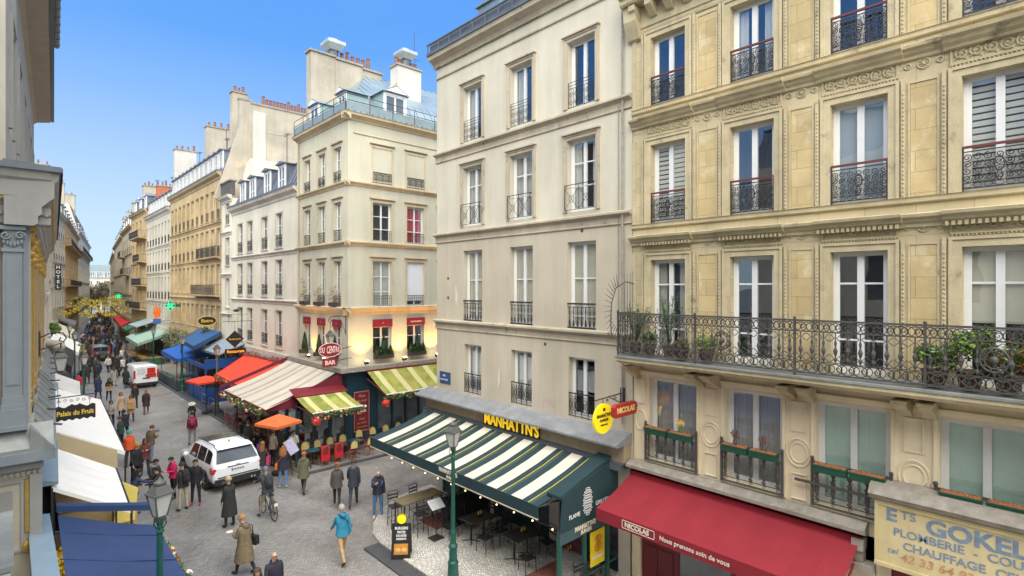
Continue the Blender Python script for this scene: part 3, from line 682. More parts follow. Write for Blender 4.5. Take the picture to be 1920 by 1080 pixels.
# ================================================================ grey stucco corner building with the burger restaurant
R2 = thing('stucco_building', 'plain grey beige stucco building above the green striped awning', 'building', (13.2,18.7,0))
A2 = -pi/2; F2 = RZ(A2); W2 = 9.78
c2 = [2.4,5.13,7.87]; rows2 = [(14.40,2.15,1.12),(11.05,2.32,1.16),(7.30,2.78,1.16),(4.45,1.92,1.06)]
holes = [(c-w/2,c+w/2,z,z+h) for z,h,w in rows2 for c in c2]
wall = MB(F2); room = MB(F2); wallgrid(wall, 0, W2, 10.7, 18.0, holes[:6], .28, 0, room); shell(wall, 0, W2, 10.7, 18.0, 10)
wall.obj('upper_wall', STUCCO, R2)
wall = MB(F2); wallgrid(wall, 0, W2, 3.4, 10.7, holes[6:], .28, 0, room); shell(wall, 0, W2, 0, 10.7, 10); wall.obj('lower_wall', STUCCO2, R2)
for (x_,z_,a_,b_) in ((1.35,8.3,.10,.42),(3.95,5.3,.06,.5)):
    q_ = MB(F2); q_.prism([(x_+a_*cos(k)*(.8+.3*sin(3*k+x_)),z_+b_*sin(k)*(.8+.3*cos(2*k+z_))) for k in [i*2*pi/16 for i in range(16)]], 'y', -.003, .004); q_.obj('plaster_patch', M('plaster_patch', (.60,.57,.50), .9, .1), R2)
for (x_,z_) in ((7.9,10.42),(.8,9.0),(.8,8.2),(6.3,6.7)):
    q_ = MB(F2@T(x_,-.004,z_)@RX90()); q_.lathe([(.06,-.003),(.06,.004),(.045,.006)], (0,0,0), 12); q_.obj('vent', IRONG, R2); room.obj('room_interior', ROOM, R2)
t = MB(F2)
for lv in (0,1):
    z,h,w = rows2[lv]
    for c in c2: surround(t, c-w/2, c+w/2, z, z+h, .13, .04)
for z in (14.18,10.80,7.20):
    ledge(t, -.07, W2, z, [(.03,-.32),(.05,-.30),(.05,-.28),(.03,-.26),(.03,-.08),(.10,-.03),(.18,0),(.18,.06),(.12,.09)])
ledge(t, 0, W2, 17.45, [(.03,-.05),(.06,-.03),(.06,.02),(.03,.04)])
ledge(t, -.12, W2+.05, 18.0, [(.05,-.12),(.08,-.08),(.12,0),(.14,.04),(.26,.12),(.36,.17),(.38,.28),(.40,.32)])
for k in range(90): t.box(.02+k*.108,-.11,17.88,.075+k*.108,-.02,17.95)
t.obj('moulding', STUCCO_TRIM, R2)
gt = MB(F2); gt.box(-.16,-.44,18.33,W2+.05,-.30,18.45)
for k in range(14): gt.box(-.1+k*.74,-.42,18.45,-.06+k*.74,-.38,18.8)
gt.box(-.16,-.43,18.78,W2,-.37,18.83); gt.box(-.1,-.28,18.33,W2,-.2,18.9)
gt.obj('gutter_rail', ZINCD, R2)
mansard(R2, F2, -.1, W2, 18.6, 20.4, 1.8, 4.5, 21.2, ZINCD)
sk = MB(F2); sk.box(1.9,.7,18.9,3.2,1.5,20.0); sk.box(1.8,.6,20.0,3.3,1.6,20.1); sk.obj('roof_hatch', ZINC, R2)
cur2 = [['sidec','sidec',None],['g','g','side'],['b','b','b'],['g','g',None]]
rk = ['lines','cross','baluster','geo']; rhh = [.85,.86,.82,.78]
for lv,(z,h,w) in enumerate(rows2):
    for i,c in enumerate(c2):
        put_window(R2, F2, A2, c, z, w, h, [(),(.36,.68),(.58,.14),()][lv], .2, 'clear', cur2[lv][i], rk[lv], rhh[lv], cw=.12, fw=.08, ry=.02 if lv!=1 else -.01)
# downpipe between the two buildings
dp = MB(F2); dp.tube([(9.5,-.1,18.0),(9.5,-.1,4.6)], .035, 6); dp.tube([(9.33,-.06,14),(9.33,-.06,7.4)], .012, 5); dp.obj('downpipe', GREYST, R2)
# zinc-covered shop cornice, fascia, letters
sh = MB(F2); sh.prism([(.02,4.36),(-.05,4.38),(-.72,4.17),(-.78,4.14),(-.78,4.08),(-.70,4.06),(.02,4.06)], 'x', -.5, W2-.02)
sh.mi = 1; sh.box(-.3,-.36,3.55,W2-.05,.02,4.055)
sh.mi = 2; sh.box(-.35,-.46,3.50,W2-.05,.02,3.545); sh.box(-.3,-.5,3.34,W2-.1,-.0,3.495)
so = sh.obj('shop_cornice', [SHOPZ, M('fascia_tan', (.36,.29,.19), .7, .15, 3, .1, streak=.2), ZINCD], R2)
sn = MB(F2); sn.box(3.55,-.43,3.58,6.42,-.37,4.02); sno = sn.obj('name_board', M('black_board', (.02,.02,.022), .5), R2)
YEL = M('yellow_letters', (.80,.52,.02), .5, .05, emit=.25)
text('lettering', "MANHATTN'S", .56, F2 @ T(3.62,-.435,3.80) @ RX90(), YEL, sno, .02, .014, 'LEFT', .80)
# ground floor: glazed front under the awning
gf = MB(F2)
for x in (0,3.2,6.5,9.3): gf.box(x,-.02,0,x+.42,.3,3.4)
gf.mi = 1
for x0,x1 in ((.42,3.2),(3.62,6.5),(6.92,9.3)):
    gf.box(x0,.05,0,x1,.12,.5); gf.box(x0,.05,3.1,x1,.12,3.4)
    for k in range(3): q = x0+(x1-x0)*k/2; gf.box(q-.04,.04,.5,q+.04,.12,3.1)
gf.obj('shopfront', [M('plaster_pier', (.55,.50,.42), .8, .1), M('dark_green_paint', (.015,.04,.04), .4)], R2)
gg = MB(F2)
for x0,x1 in ((.42,3.2),(3.62,6.5),(6.92,9.3)): gg.box(x0,.08,.5,x1,.09,3.1)
gg.obj('shop_window', FGLASS, R2)
# green and cream striped awning, made of separate strips of canvas
G1 = M('bottle_green_canvas', (.018,.045,.052), .8, .10, 2, .2, 150); G2 = M('cream_canvas', (.64,.585,.475), .8, .08, 2, .15, 150, wear=((.60,.45,.28), 1.1, .64)); G3 = M('yellow_thread', (.62,.52,.04), .7); G4 = M('olive_green_canvas', (.055,.075,.060), .8, .1)
av = MB(F2); L0, L1_ = .02, 9.05; yt, zt, yf, zf = -.36, 3.52, -3.1, 2.86
def strip(a, b, k):
    av.mi = k; canvas(av, (a,yt,zt),(b,yt,zt),(b,yf,zf),(a+(.35 if a < .1 else 0)*0,yf,zf), 1, 8, .06)
edges = []; x = L0; strip(x, x+.50, 0); x += .50
for k in range(8):
    strip(x, x+.44, 1); x += .44
    strip(x, x+.22, 0); strip(x+.22, x+.245, 2); strip(x+.245, x+.37, 3); None
    strip(x+.37, x+.615, 0); x += .615
XE = x
av.mi = 0; av.box(L0,yf-.03,zf-.32,XE,yf,zf+.01); av.mi = 4; av.box(L0,yf-.035,zf-.355,XE,yf+.0,zf-.32)
av.mi = 5; av.box(L0-.05,yt-.02,3.36,XE+.1,-.2,3.6)
for xx in (L0+.1,3.2,6.2,XE-.1): av.tube([(xx,-.4,3.3),(xx,-1.8,2.72),(xx,yf+.03,zf-.06)], .03, 6)
awo = av.obj('awning', [G1,G2,G3,G4,M('cream_bar', (.70,.62,.48), .4),ZINCD], R2)
text('lettering', "MANHATTN'S", .17, F2 @ T(4.55,yf-.036,zf-.09) @ RX90(), M('cream_print', (.75,.66,.50), .6), awo, .004, .006, 'LEFT', .9)
text('lettering', "BURGER", .13, F2 @ T(4.95,yf-.036,zf-.24) @ RX90(), M('cream_print'), awo, .004, .004, 'LEFT', .9)
# side curtain closing the near end
sc_ = MB(F2); XS = 9.30
sc_.prism([(-.10,3.62),(yf+.55,3.05),(yf+.45,2.1),(-.10,2.1)], 'x', XS, XS+.03)
sc_.prism([(-.36,3.60),(yf+.5,2.98),(yf+.5,3.06),(-.36,3.68)], 'x', XE-.15, XS-.003)
sc_.mi = 1; sc_.prism([(-.1,2.09),(yf+.45,2.09),(yf+.45,1.78),(-.1,1.78)], 'x', XS, XS+.025)
sco = sc_.obj('side_curtain', [G1, M('light_green_canvas', (.045,.085,.09), .8)], R2)
WH = M('white_print', (.72,.72,.70), .6)
SF = lambda y,z: F2 @ T(XS+.034, y, z) @ RZ(pi/2) @ RX90()    # facing +x of the frame, i.e. towards the viewer
text('lettering', 'FLAME', .16, SF(-2.3,2.42), WH, sco, .002, .003); text('lettering', 'GRILLED', .16, SF(-1.15,2.50), WH, sco, .002, .003)
text('lettering', "MANHATTN'S", .18, SF(-2.05,2.02), M('cream_print'), sco, .003, .008, 'LEFT', .8); text('lettering', "BURGER", .14, SF(-1.8,1.88), M('cream_print'), sco, .003, .006, 'LEFT', .9)
bl = MB(F2)   # printed stack: bun, lettuce, patty, flame lines
for k,(w_,z_) in enumerate(((.09,3.02),(.15,2.95),(.19,2.88),(.17,2.81),(.21,2.74),(.19,2.67),(.21,2.60),(.17,2.53),(.20,2.46),(.15,2.39),(.08,2.32))):
    bl.tube([(XS+.036,-1.5+w_*cos(a)*1.0,z_+.028*sin(a)) for a in [i*pi/6 for i in range(13)]], .009, 4, False)
    if k%2: bl.tube([(XS+.036,-1.5-w_+j*w_/3,z_+(.02 if j%2 else -.02)) for j in range(7)], .007, 4, False)
bl.obj('printed_emblem', WH, sco)
pb = MB(F2)
for x,y in ((9.25,-2.6),(9.25,-1.55),(9.25,-.5)): pb.box(x-.05,y-.05,.1,x+.05,y+.05,2.08)
pb.box(9.22,-2.55,.55,9.28,-.1,.6); pb.mi = 1; pb.box(9.24,-2.55,.6,9.26,-1.6,1.78)
pb.obj('terrace_screen', [M('green_post', (.02,.09,.07), .4), GLASS], R2)
pp = MB(F2); pp.box(9.29,-1.35,.75,9.32,-.72,1.72); ppo = pp.obj('poster', M('yellow_poster'), R2)
text('lettering', 'BURGERS', .11, F2 @ T(9.325,-1.27,.98) @ RZ(pi/2) @ RX90(), WH, ppo, .002, .004)
q = MB(F2); 
for z_ in (1.5,1.22): q.lathe([(.14,0),(.15,.012),(.14,.02)], (0,0,0), 14)
q.v = []; q.f = []; q.m = []; q.sm = []
for z_,rr in ((1.5,.13),(1.25,.16)):
    q.tube([(9.33,-1.03+rr*cos(a),z_+rr*.75*sin(a)) for a in [i*pi/8 for i in range(17)]], .018, 4, False); q.ball((9.325,-1.03,z_), rr*.6, 8, 4, .1)
q.obj('printed_burger', M('poster_orange', (.55,.22,.03), .6), ppo)
# corner street sign
bs = MB(F2); bs.box(.28,-.05,4.66,.95,-.01,5.08); bs.mi = 1; bs.box(.25,-.035,4.63,.98,-.008,5.11)
b_ = bs.obj('street_name_plate', [M('enamel_blue', (.03,.07,.20), .3), M('enamel_green', (.03,.12,.09), .4)], R2)
text('lettering', 'RUE', .10, F2 @ T(.5,-.053,4.96) @ RX90(), WH, b_, .002, .001); text('lettering', 'MARIE STUART', .085, F2 @ T(.31,-.053,4.79) @ RX90(), WH, b_, .002, .001, 'LEFT', .95)
text('graffiti', 'PXU', .34, F2 @ T(6.15,-.004,4.75) @ RX90(), M('pink_spray', (.58,.33,.38), .9, .2), R2, .002, -.004, 'LEFT', 1, 1, .2)

# ================================================================ corner café building
R3 = thing('cafe_building', 'cream corner building with zinc mansard roof, dark cafe front and warm lit windows', 'building', (13.2,26.9,0))
FL = T(0,6.75)@RZ(-pi/2); AL = -pi/2      # façade on the main street, local x 0..6.75
FR = Matrix(); WR = 14.0                   # façade on the side street
cl = [(1.37,.97),(3.42,1.0),(5.47,1.0)]; cr = [(2.06,1.18),(4.26,1.18)] + [(6.5,1.18),(8.8,1.18),(11.1,1.18)]
cr = [(2.06,1.18),(4.26,1.18),(6.5,1.18),(8.8,1.18)]
rws = [(14.45,1.95),(11.2,2.15),(7.55,2.55),(4.85,1.6)]
wall = MB(FL); room = MB(FL)
wallgrid(wall, 0, 6.75, 4.2, 17.75, [(c-w/2,c+w/2,z,z+h) for z,h in rws for c,w in cl], .25, 0, room)
wall.F = FR; hol = [(c-w/2,c+w/2,z,z+h) for z,h in rws[1:] for c,w in cr]; room.F = FR
wallgrid(wall, 0, WR, 4.2, 17.75, hol, .25, 0, room)
for c,w in cr: # blind windows on the top floor
    pass
shw = MB(); wall.F = Matrix(); wall.poly(((0,6.75,0),(WR,6.75,0),(WR,6.75,17.75),(0,6.75,17.75))); wall.poly(((WR,0,0),(WR,6.75,0),(WR,6.75,17.75),(WR,0,17.75))); wall.poly(((0,0,17.75),(WR,0,17.75),(WR,6.75,17.75),(0,6.75,17.75)))
wall.obj('wall', CREAM, R3); room.obj('room_interior', ROOM, R3)
t = MB(FL)
for z in (14.25,11.0,7.42):
    pr = [(.02,-.12),(.05,-.1),(.07,-.03),(.16,.02),(.20,.06),(.20,.12),(.12,.15)] if z > 8 else [(.02,-.3),(.05,-.28),(.08,-.14),(.22,.0),(.30,.04),(.30,.12),(.20,.15)]
    t.F = FL; ledge(t, -.1, 6.75+pr[-3][0], z, pr); t.F = FR; ledge(t, -pr[-3][0], WR, z+.002, pr)
pr = [(.02,-.1),(.06,-.06),(.08,0),(.22,.1),(.34,.14),(.36,.24),(.40,.28)]
t.F = FL; ledge(t, -.15, 7.1, 17.75, pr); t.F = FR; ledge(t, -.38, WR, 17.752, pr); ledge(t, .3, WR, 16.98, [(.02,0),(.05,.02),(.05,.06),(.02,.08)])
t.F = FL
for z,h in rws[:3]:
    for c,w in cl: t.box(c-w/2-.12,-.03,z,c-w/2-.01,.01,z+h+.14); t.box(c+w/2+.01,-.03,z,c+w/2+.12,.01,z+h+.14); t.box(c-w/2-.2,-.12,z+h+.22,c+w/2+.2,.01,z+h+.3)
t.F = FR
for z,h in rws[:3]:
    for c,w in cr: t.box(c-w/2-.12,-.03,z,c-w/2-.01,.01,z+h+.14); t.box(c+w/2+.01,-.03,z,c+w/2+.12,.01,z+h+.14); t.box(c-w/2-.2,-.12,z+h+.22,c+w/2+.2,.01,z+h+.3); t.box(c-w/2-.01,-.03,z+h+.01,c+w/2+.01,.01,z+h+.14)
t.obj('moulding', CREAMT, R3)
dpm = MB(FL); dpm.tube([(.12,-.08,17.7),(.12,-.08,4.6)], .05, 6); dpm.obj('downpipe', CREAMT, R3)
for lv,(z,h) in enumerate(rws):
    for i,(c,w) in enumerate(cl):
        put_window(R3, FL, AL, c, z, w, h, (.33,.66) if lv<3 else (.6,), .2, 'clear', 'c' if lv in (1,2) else ('sidec' if lv == 0 else None), ['scroll','bars','bars',None][lv], .62, cw=.09)
    for i,(c,w) in enumerate(cr):
        if lv == 0:
            link('railing', rail_mesh(w, .62, 'scroll'), R3, (c,-.02,z), 0); continue
        cu = 'red' if (lv,i)==(1,1) else ('c' if (lv,i)==(2,0) else None)
        if (lv,i) == (2,1):
            mm = MB(); mm.box(c-w/2,.1,z+.3,c+w/2,.13,z+h)
            for k in range(20): mm.box(c-w/2,.092,z+.36+k*.11,c+w/2,.1,z+.44+k*.11)
            mm.obj('roller_shutter', SHUTW, R3)
        put_window(R3, FR, 0, c, z, w, h, (.33,.66) if lv<3 else (.6,), .16, 'clear', cu, ['','bars','bars',None][lv], .62, cw=.09)
# red pelmets over the first-floor windows
for F_,lst in ((FL,cl),(FR,cr[:3])):
    for j,(c,w) in enumerate(lst):
        mm = MB(F_); mm.box(c-w/2-.02,-.07,6.42,c+w/2+.02,.04,6.85); pe = mm.obj('pelmet', M('pelmet_red', (.22,.012,.03), .6), R3)
        if F_ is FR and j == 1: text('lettering', '+ BAR BRASSERIE +', .12, F_@T(c,-.073,6.63)@RX90(), LET, pe, .002, .002, 'CENTER', .85)
        else: text('lettering', '1', .13, F_@T(c,-.073,6.63)@RX90(), LET, pe, .002, .003, 'CENTER')
# roof
rf = MB(); zr0, zr1, zt = 18.0, 19.9, 22.6
rf.poly(((.5,.8,zr0),(WR,.8,zr0),(WR,1.9,zr1),(1.4,1.9,zr1))); rf.poly(((.5,.8,zr0),(1.4,1.9,zr1),(1.4,6.7,zr1),(.5,6.7,zr0)))
rf.poly(((1.4,1.9,zr1),(WR,1.9,zr1),(WR,6.7,zt+1),(4.5,6.7,zt+.6))); rf.poly(((1.4,1.9,zr1),(4.5,6.7,zt+.6),(1.4,6.7,zr1)))
rf.poly(((-.4,-.4,18.03),(WR,-.4,18.03),(WR,.85,18.03),(.55,.85,18.03),(.55,6.75,18.03),(-.4,6.75,18.03)))
rf.mi = 1
for k in range(22):
    x = 1.6+k*.55; rf.tube([(x-.5 if k<1 else x,.82,zr0+.03),(x,1.92,zr1+.03)], .022, 4)
    f = min(1,(x-1.4)/3.1); ye = 1.9+4.8*f; ze = zr1+(zt+.6-zr1)*f
    if x > 4.5: ye = 6.7; ze = zt+.6+.4*(x-4.5)/(WR-4.5)
    rf.tube([(x,1.92,zr1+.03),(x,ye,ze+.03)], .022, 4)
for k in range(6): y = 1.3+k*.9; rf.tube([(.5,y,zr0+.03),(1.4,max(y,1.9),zr1+.03)], .022, 4)
rf.obj('roof', [ZINC, M('zinc_seam', (.10,.14,.16), .5, .1)], R3)
ra = MB()
for a,b in (((-.3,6.7),(-.3,-.3)),((-.3,-.3),(WR,-.3))):
    A_,B_ = Vector((*a,0)),Vector((*b,0)); L_ = (B_-A_).length; n = int(L_/1.35)
    for z,r_ in ((18.62,.02),(18.95,.018)): ra.tube([A_+Vector((0,0,z)),B_+Vector((0,0,z))], r_, 5)
    for k in range(n+1): q = A_.lerp(B_,k/n); ra.tube([q+Vector((0,0,18.0)),q+Vector((0,0,18.97))], .018, 5)
    for k in range(int(L_/.35)): q = A_.lerp(B_,(k+.5)/int(L_/.35)); ra.tube([q+Vector((0,0,17.98)),q+Vector((0,0,18.14))], .02, 4)
ra.obj('roof_railing', IRON, R3)
pz = MB(); pz.box(-.25,-.28,18.035,WR,-.22,18.55); pz.box(-.28,-.28,18.035,-.22,6.7,18.55); pz.obj('parapet', M('zinc_parapet', (.22,.28,.30), .5, .15, 2, .05, metal=.1), R3)
dormer(R3, FR, 0, 3.2, 18.04, 1.5, 1.9, .5, 1.6, ZINC, M('green_zinc', (.27,.37,.37), .4, .1), True)
dormer(R3, FL, AL, 5.3, 18.04, 1.0, 1.5, .3, 1.4, ZINC, M('green_zinc'), True)
dormer(R3, FL, AL, 1.6, 18.04, 1.3, 1.7, .3, 1.4, ZINC, M('green_zinc'), True)
ch = MB(); ch.box(.6,6.3,17.5,2.2,7.0,23.6); ch.box(2.2,6.25,17.5,4.1,7.0,23.5); ch.box(4.1,6.35,17.5,5.6,7.0,23.4)
ch.mi = 1; ch.box(.5,6.2,23.6,2.2,7.1,23.72); ch.box(2.2,6.15,23.5,4.1,7.1,23.64); ch.box(4.1,6.25,23.4,5.7,7.1,23.53)
co = ch.obj('chimney', [CHIM, GREYST], R3)
for k in range(7): link('chimney_pot', pot_mesh(), co, (2.45+k*.38,6.65,23.62), 0, (1.2,1.2,random.choice((1.1,1.5))))
c2_ = chimney(R3, Matrix(), 5.1,6.9,3.4,4.3, 20.0, 23.1, CHIMW, 6, 'x')
m = MB(); m.prism([(3.6,20.3),(5.09,22.0),(5.09,20.3)], 'y', 3.5, 4.2); m.obj('chimney_shoulder', CHIM, R3)
def cowl(F_, s):
    m = MB(F_); m.lathe([(.32*s,0),(.32*s,.5*s)], (0,0,0), 10); m.mi = 1
    m.lathe([(.5*s,.5*s),(.85*s,.85*s),(.85*s,1.05*s),(.45*s,1.2*s),(.3*s,1.2*s),(.25*s,1.3*s)], (0,0,0), 4, 1, 1, pi/4)
    return m.obj('extractor_cowl', [ZINCD, M('cowl_metal', (.45,.50,.50), .4, .1, metal=.3)], R3)
cowl(T(2.2,6.6,23.6), 1.0); cowl(T(6.0,3.9,23.3), .95)
an = MB(); an.tube([(7.4,5,22.3),(7.4,5,26.5)], .02, 5); an.tube([(7.0,5,24.6),(7.8,5,24.6)], .015, 4); an.tube([(7.1,5,23.4),(7.5,5,23.4)], .03, 4); an.obj('antenna', IRON, R3)
# café cornice slab and dark shopfront
sl = MB(); sl.prism([(-.75,-.75),(WR,-.75),(WR,-.0),(-.0,-.0),(-.0,6.75),(-.75,6.75)], 'z', 4.16, 4.4)
sl.obj('shop_cornice', GREYST, R3)
NAVY = M('petrol_blue_paint', (.012,.045,.065), .4, .15, 3, 0)
gf = MB()
gf.box(-.12,-.16,.1,.9,.8,4.15); gf.box(1.25,-.12,.1,1.7,.1,4.15); gf.box(.9,-.1,3.2,WR,.1,4.15); gf.box(1.7,-.1,.1,5.4,.1,.75)
for x in (2.6,3.5,4.4,5.3): gf.box(x,-.1,.75,x+.12,.1,3.2)
gf.mi = 1; gf.box(5.45,-.12,.1,WR,.1,3.2); gf.mi = 0
for y in (1.5,2.9,4.3,5.7): gf.box(-.1,y,.1,.1,y+.18,3.2)
gf.box(-.1,.8,3.2,.1,6.75,4.15); gf.box(-.08,.8,.1,.08,6.75,.7)
for z in (.5,1.6,2.6,3.5): gf.lathe([(.0,0),(.10,.02),(.10,.1),(0,.12)], (-.13,-.16,z), 8)
gf.obj('shopfront', [NAVY, CREAM], R3)
gl = MB(); gl.box(1.7,-.02,.75,5.3,0,3.2); gl.box(-.02,.8,.7,0,6.75,3.2); gl.box(.9,-.02,.1,1.25,0,3.2); gl.obj('shop_window', FGLASS, R3)
wi = MB(); random.seed(3)
for x in (1.78,2.68,3.58,4.48):
    for z in (1.3,1.9,2.5): wi.box(x,.02,z,x+.78,.06,z+.05)
wi.mi = 0; wi.obj('shelf', M('shelf_wood', (.10,.05,.03), .7), R3)
# enclosed glass terrace in front of the corner, with burgundy side and two green awnings
ve = MB()
ve.mi = 0
for (x,y) in ((-3.0,-.75),(-3.0,.6),(-.5,-.75),(-2.15,-.75),(-1.35,-.75),(-3.0,2.0)): ve.box(x-.07,y-.07,.08,x+.07,y+.07,2.95)
ve.box(-3.0,-.77,.08,-.5,-.71,.7); ve.box(-3.03,-.7,.08,-2.97,2.0,.7); ve.box(-3.05,-.82,2.6,-.45,-.69,2.98); ve.box(-.5,-.75,.08,-.13,-.70,2.98)
ve.mi = 1; ve.box(-3.0,-.75,.7,-.5,-.74,2.6); ve.box(-3.01,-.7,.7,-3.0,2.0,2.6)
ve.mi = 2; ve.poly(((-3.2,-1.0,3.3),(-.5,-1.0,3.3),(-.5,-.17,3.6),(-3.2,-.17,3.6)))
vo = ve.obj('glazed_terrace', [NAVY, GLASS, WINE], R3)
# big cream awning over the main-street terrace
CRM = M('cream_striped_canvas', (.54,.49,.40), .85, .1, 1.5, .1, 120); CRM2 = M('grey_striped_canvas', (.38,.33,.26), .85, .12, 2, .1, 120); BUR = M('burgundy_canvas', (.15,.014,.028), .75, .12, 2, .15, 120)
ab = MB(); wdt = [(.0,.9,0),(.9,1.3,1),(1.3,2.1,0),(2.1,2.5,1),(2.5,2.9,0),(2.9,3.2,1),(3.2,4.3,0),(4.3,4.7,1),(4.7,5.3,0),(5.3,5.6,1),(5.6,6.6,0)]
for a,b,k in wdt:
    ab.mi = k; canvas(ab, (-.72,6.6-a,4.12),(-.72,6.6-b,4.12),(-4.45,6.2-b*1.02,2.82),(-4.45,6.2-a*1.02,2.82), 1, 10, .10)
ab.mi = 2; ab.prism([(-.5,4.16),(-4.45,2.80),(-4.45,2.70),(-3.1,2.66),(-.5,3.0)], 'y', -.34, -.30)
ab.prism([(-.5,4.42),(-4.5,3.02),(-4.5,2.84),(-.5,4.24)], 'y', 6.62, 6.72)
ab.box(-4.5,-.52,2.62,-4.44,6.25,2.86)
ab.obj('awning', [CRM,CRM2,BUR], R3)
GRN = M('mossy_yellow_canvas', (.31,.30,.07), .85, .25, 1.2, .1, 90, wear=((.17,.21,.03), 1.0, .46)); GRN2 = M('pale_mossy_canvas', (.50,.47,.22), .85, .1, 1.5, .1)
for nm,(A_,B_,C_,D_) in {'a':((-3.2,-1.05,3.32),(-.72,-1.05,3.32),(-.45,-2.55,2.76),(-3.0,-2.55,2.76)), 'b':((.72,-.72,4.14),(7.6,-.72,4.14),(7.9,-2.1,3.02),(1.1,-2.1,3.02))}.items():
    ag = MB(); n = 9 if nm=='a' else 20
    for k in range(n):
        ag.mi = 1 if k%3==1 else 0
        P = lambda a,b,f: Vector(a).lerp(Vector(b),f)
        canvas(ag, P(A_,B_,k/n),P(A_,B_,(k+1)/n),P(D_,C_,(k+1)/n),P(D_,C_,k/n), 1, 6, .04)
    ag.mi = 2; ag.tube([D_,C_], .035, 6); ag.mi = 3; a0,b0 = Vector(A_),Vector(B_); ag.tube([a0,b0], .07, 6)
    for q,w_ in ((A_,D_),(B_,C_)): ag.tube([Vector(q)-Vector((0,0,.4)),Vector(w_)], .025, 5)
    ag.obj('awning', [GRN,GRN2,M('white_metal', (.7,.7,.68), .4),WINE], R3)
# menu board on the corner
mb_ = MB(); mb_.box(.22,-.24,.85,1.12,-.17,3.0); mo = mb_.obj('menu_board', M('menu_red', (.17,.02,.02), .5), R3)
mf = MB(); mf.box(.22,-.255,2.96,1.12,-.24,3.0); mf.box(.22,-.255,.85,1.12,-.24,.89); mf.box(.22,-.255,.89,.25,-.24,2.96); mf.box(1.09,-.255,.89,1.12,-.24,2.96); mf.obj('border', M('menu_pink', (.55,.25,.22), .6), mo)
for s,z,sz in (('Plats',2.75,.22),('du jour',2.5,.2),('Croques',2.25,.13),('Salades',2.1,.13),('VINS',1.5,.16),('au verre',1.3,.16),('Terrasse chauffee',1.08,.09)):
    text('lettering', s, sz, T(.67,-.257,z)@RX90(), M('menu_pink'), mo, .002, .002, 'CENTER', 1, 1, .2)
q = MB(); q.ball((.55,-.25,1.85), .1, 8, 5, 1.5,.15,.7); q.ball((.82,-.25,1.92), .1, 8, 5, 1.2,.15,.8); q.obj('painted_plate', M('menu_cream', (.6,.5,.35), .6), mo)
# lit uplights on the cornice
for x in (.75,3.1,5.35):
    l = thing('spotlight', {.75:'lit yellow spotlight on the cafe cornice nearest the building corner',3.1:'lit yellow spotlight on the cafe cornice between two windows with shrubs',5.35:'lit yellow spotlight on the cafe cornice beside the grey building'}[x], 'spotlight', (13.2+x,26.9-.55,4.41), 0, 'lit spotlights along the cafe cornice')
    m = MB(Matrix.Rotation(radians(28),4,'X')); m.box(-.12,-.05,.12,.12,.07,.30); m.obj('housing', IRON, l)
    m = MB(Matrix.Rotation(radians(28),4,'X')); m.box(-.10,.07,.13,.10,.08,.29); m.mi = 0; m.poly(((-.10,-.04,.305),(.10,-.04,.305),(.10,.06,.305),(-.10,.06,.305))); m.obj('lens', M('lamp_lens', (1,.72,.28), .4, 0, emit=14), l)
    m = MB(); m.tube([(0,0,0),(0,0,.15)], .02, 5); m.obj('stem', IRON, l)
    lt = bpy.data.lights.new('spotlight_glow','SPOT'); lt.energy = 120; lt.color = (1,.45,.10); lt.spot_size = radians(105); lt.spot_blend = .8; lt.shadow_soft_size = .1
    lo = bpy.data.objects.new('glow', lt); COL.objects.link(lo); lo.parent = l; lo.location = (0,-.05,.42); lo.rotation_euler = Vector((0,-.45,-1)).to_track_quat('Z','Y').to_euler()
for y in (1.8,3.9): # the same on the main-street side
    l = thing('spotlight', 'lit spotlight on the cafe cornice facing the main street, '+('nearer' if y<2 else 'farther')+' one', 'spotlight', (12.85,26.9+y+.45,4.41), 0, 'lit spotlights along the cafe cornice')
    m = MB(); m.box(-.06,-.1,.08,.06,.1,.24); m.obj('housing', IRON, l); m = MB(); m.box(-.05,-.09,.241,.06,.09,.25); m.obj('lens', M('lamp_lens'), l)
    lt = bpy.data.lights.new('spotlight_glow','SPOT'); lt.energy = 80; lt.color = (1,.45,.10); lt.spot_size = radians(105); lt.spot_blend = .8; lt.shadow_soft_size = .1
    lo = bpy.data.objects.new('glow', lt); COL.objects.link(lo); lo.parent = l; lo.location = (0,0,.35); lo.rotation_euler = Vector((-.4,0,-1)).to_track_quat('Z','Y').to_euler()
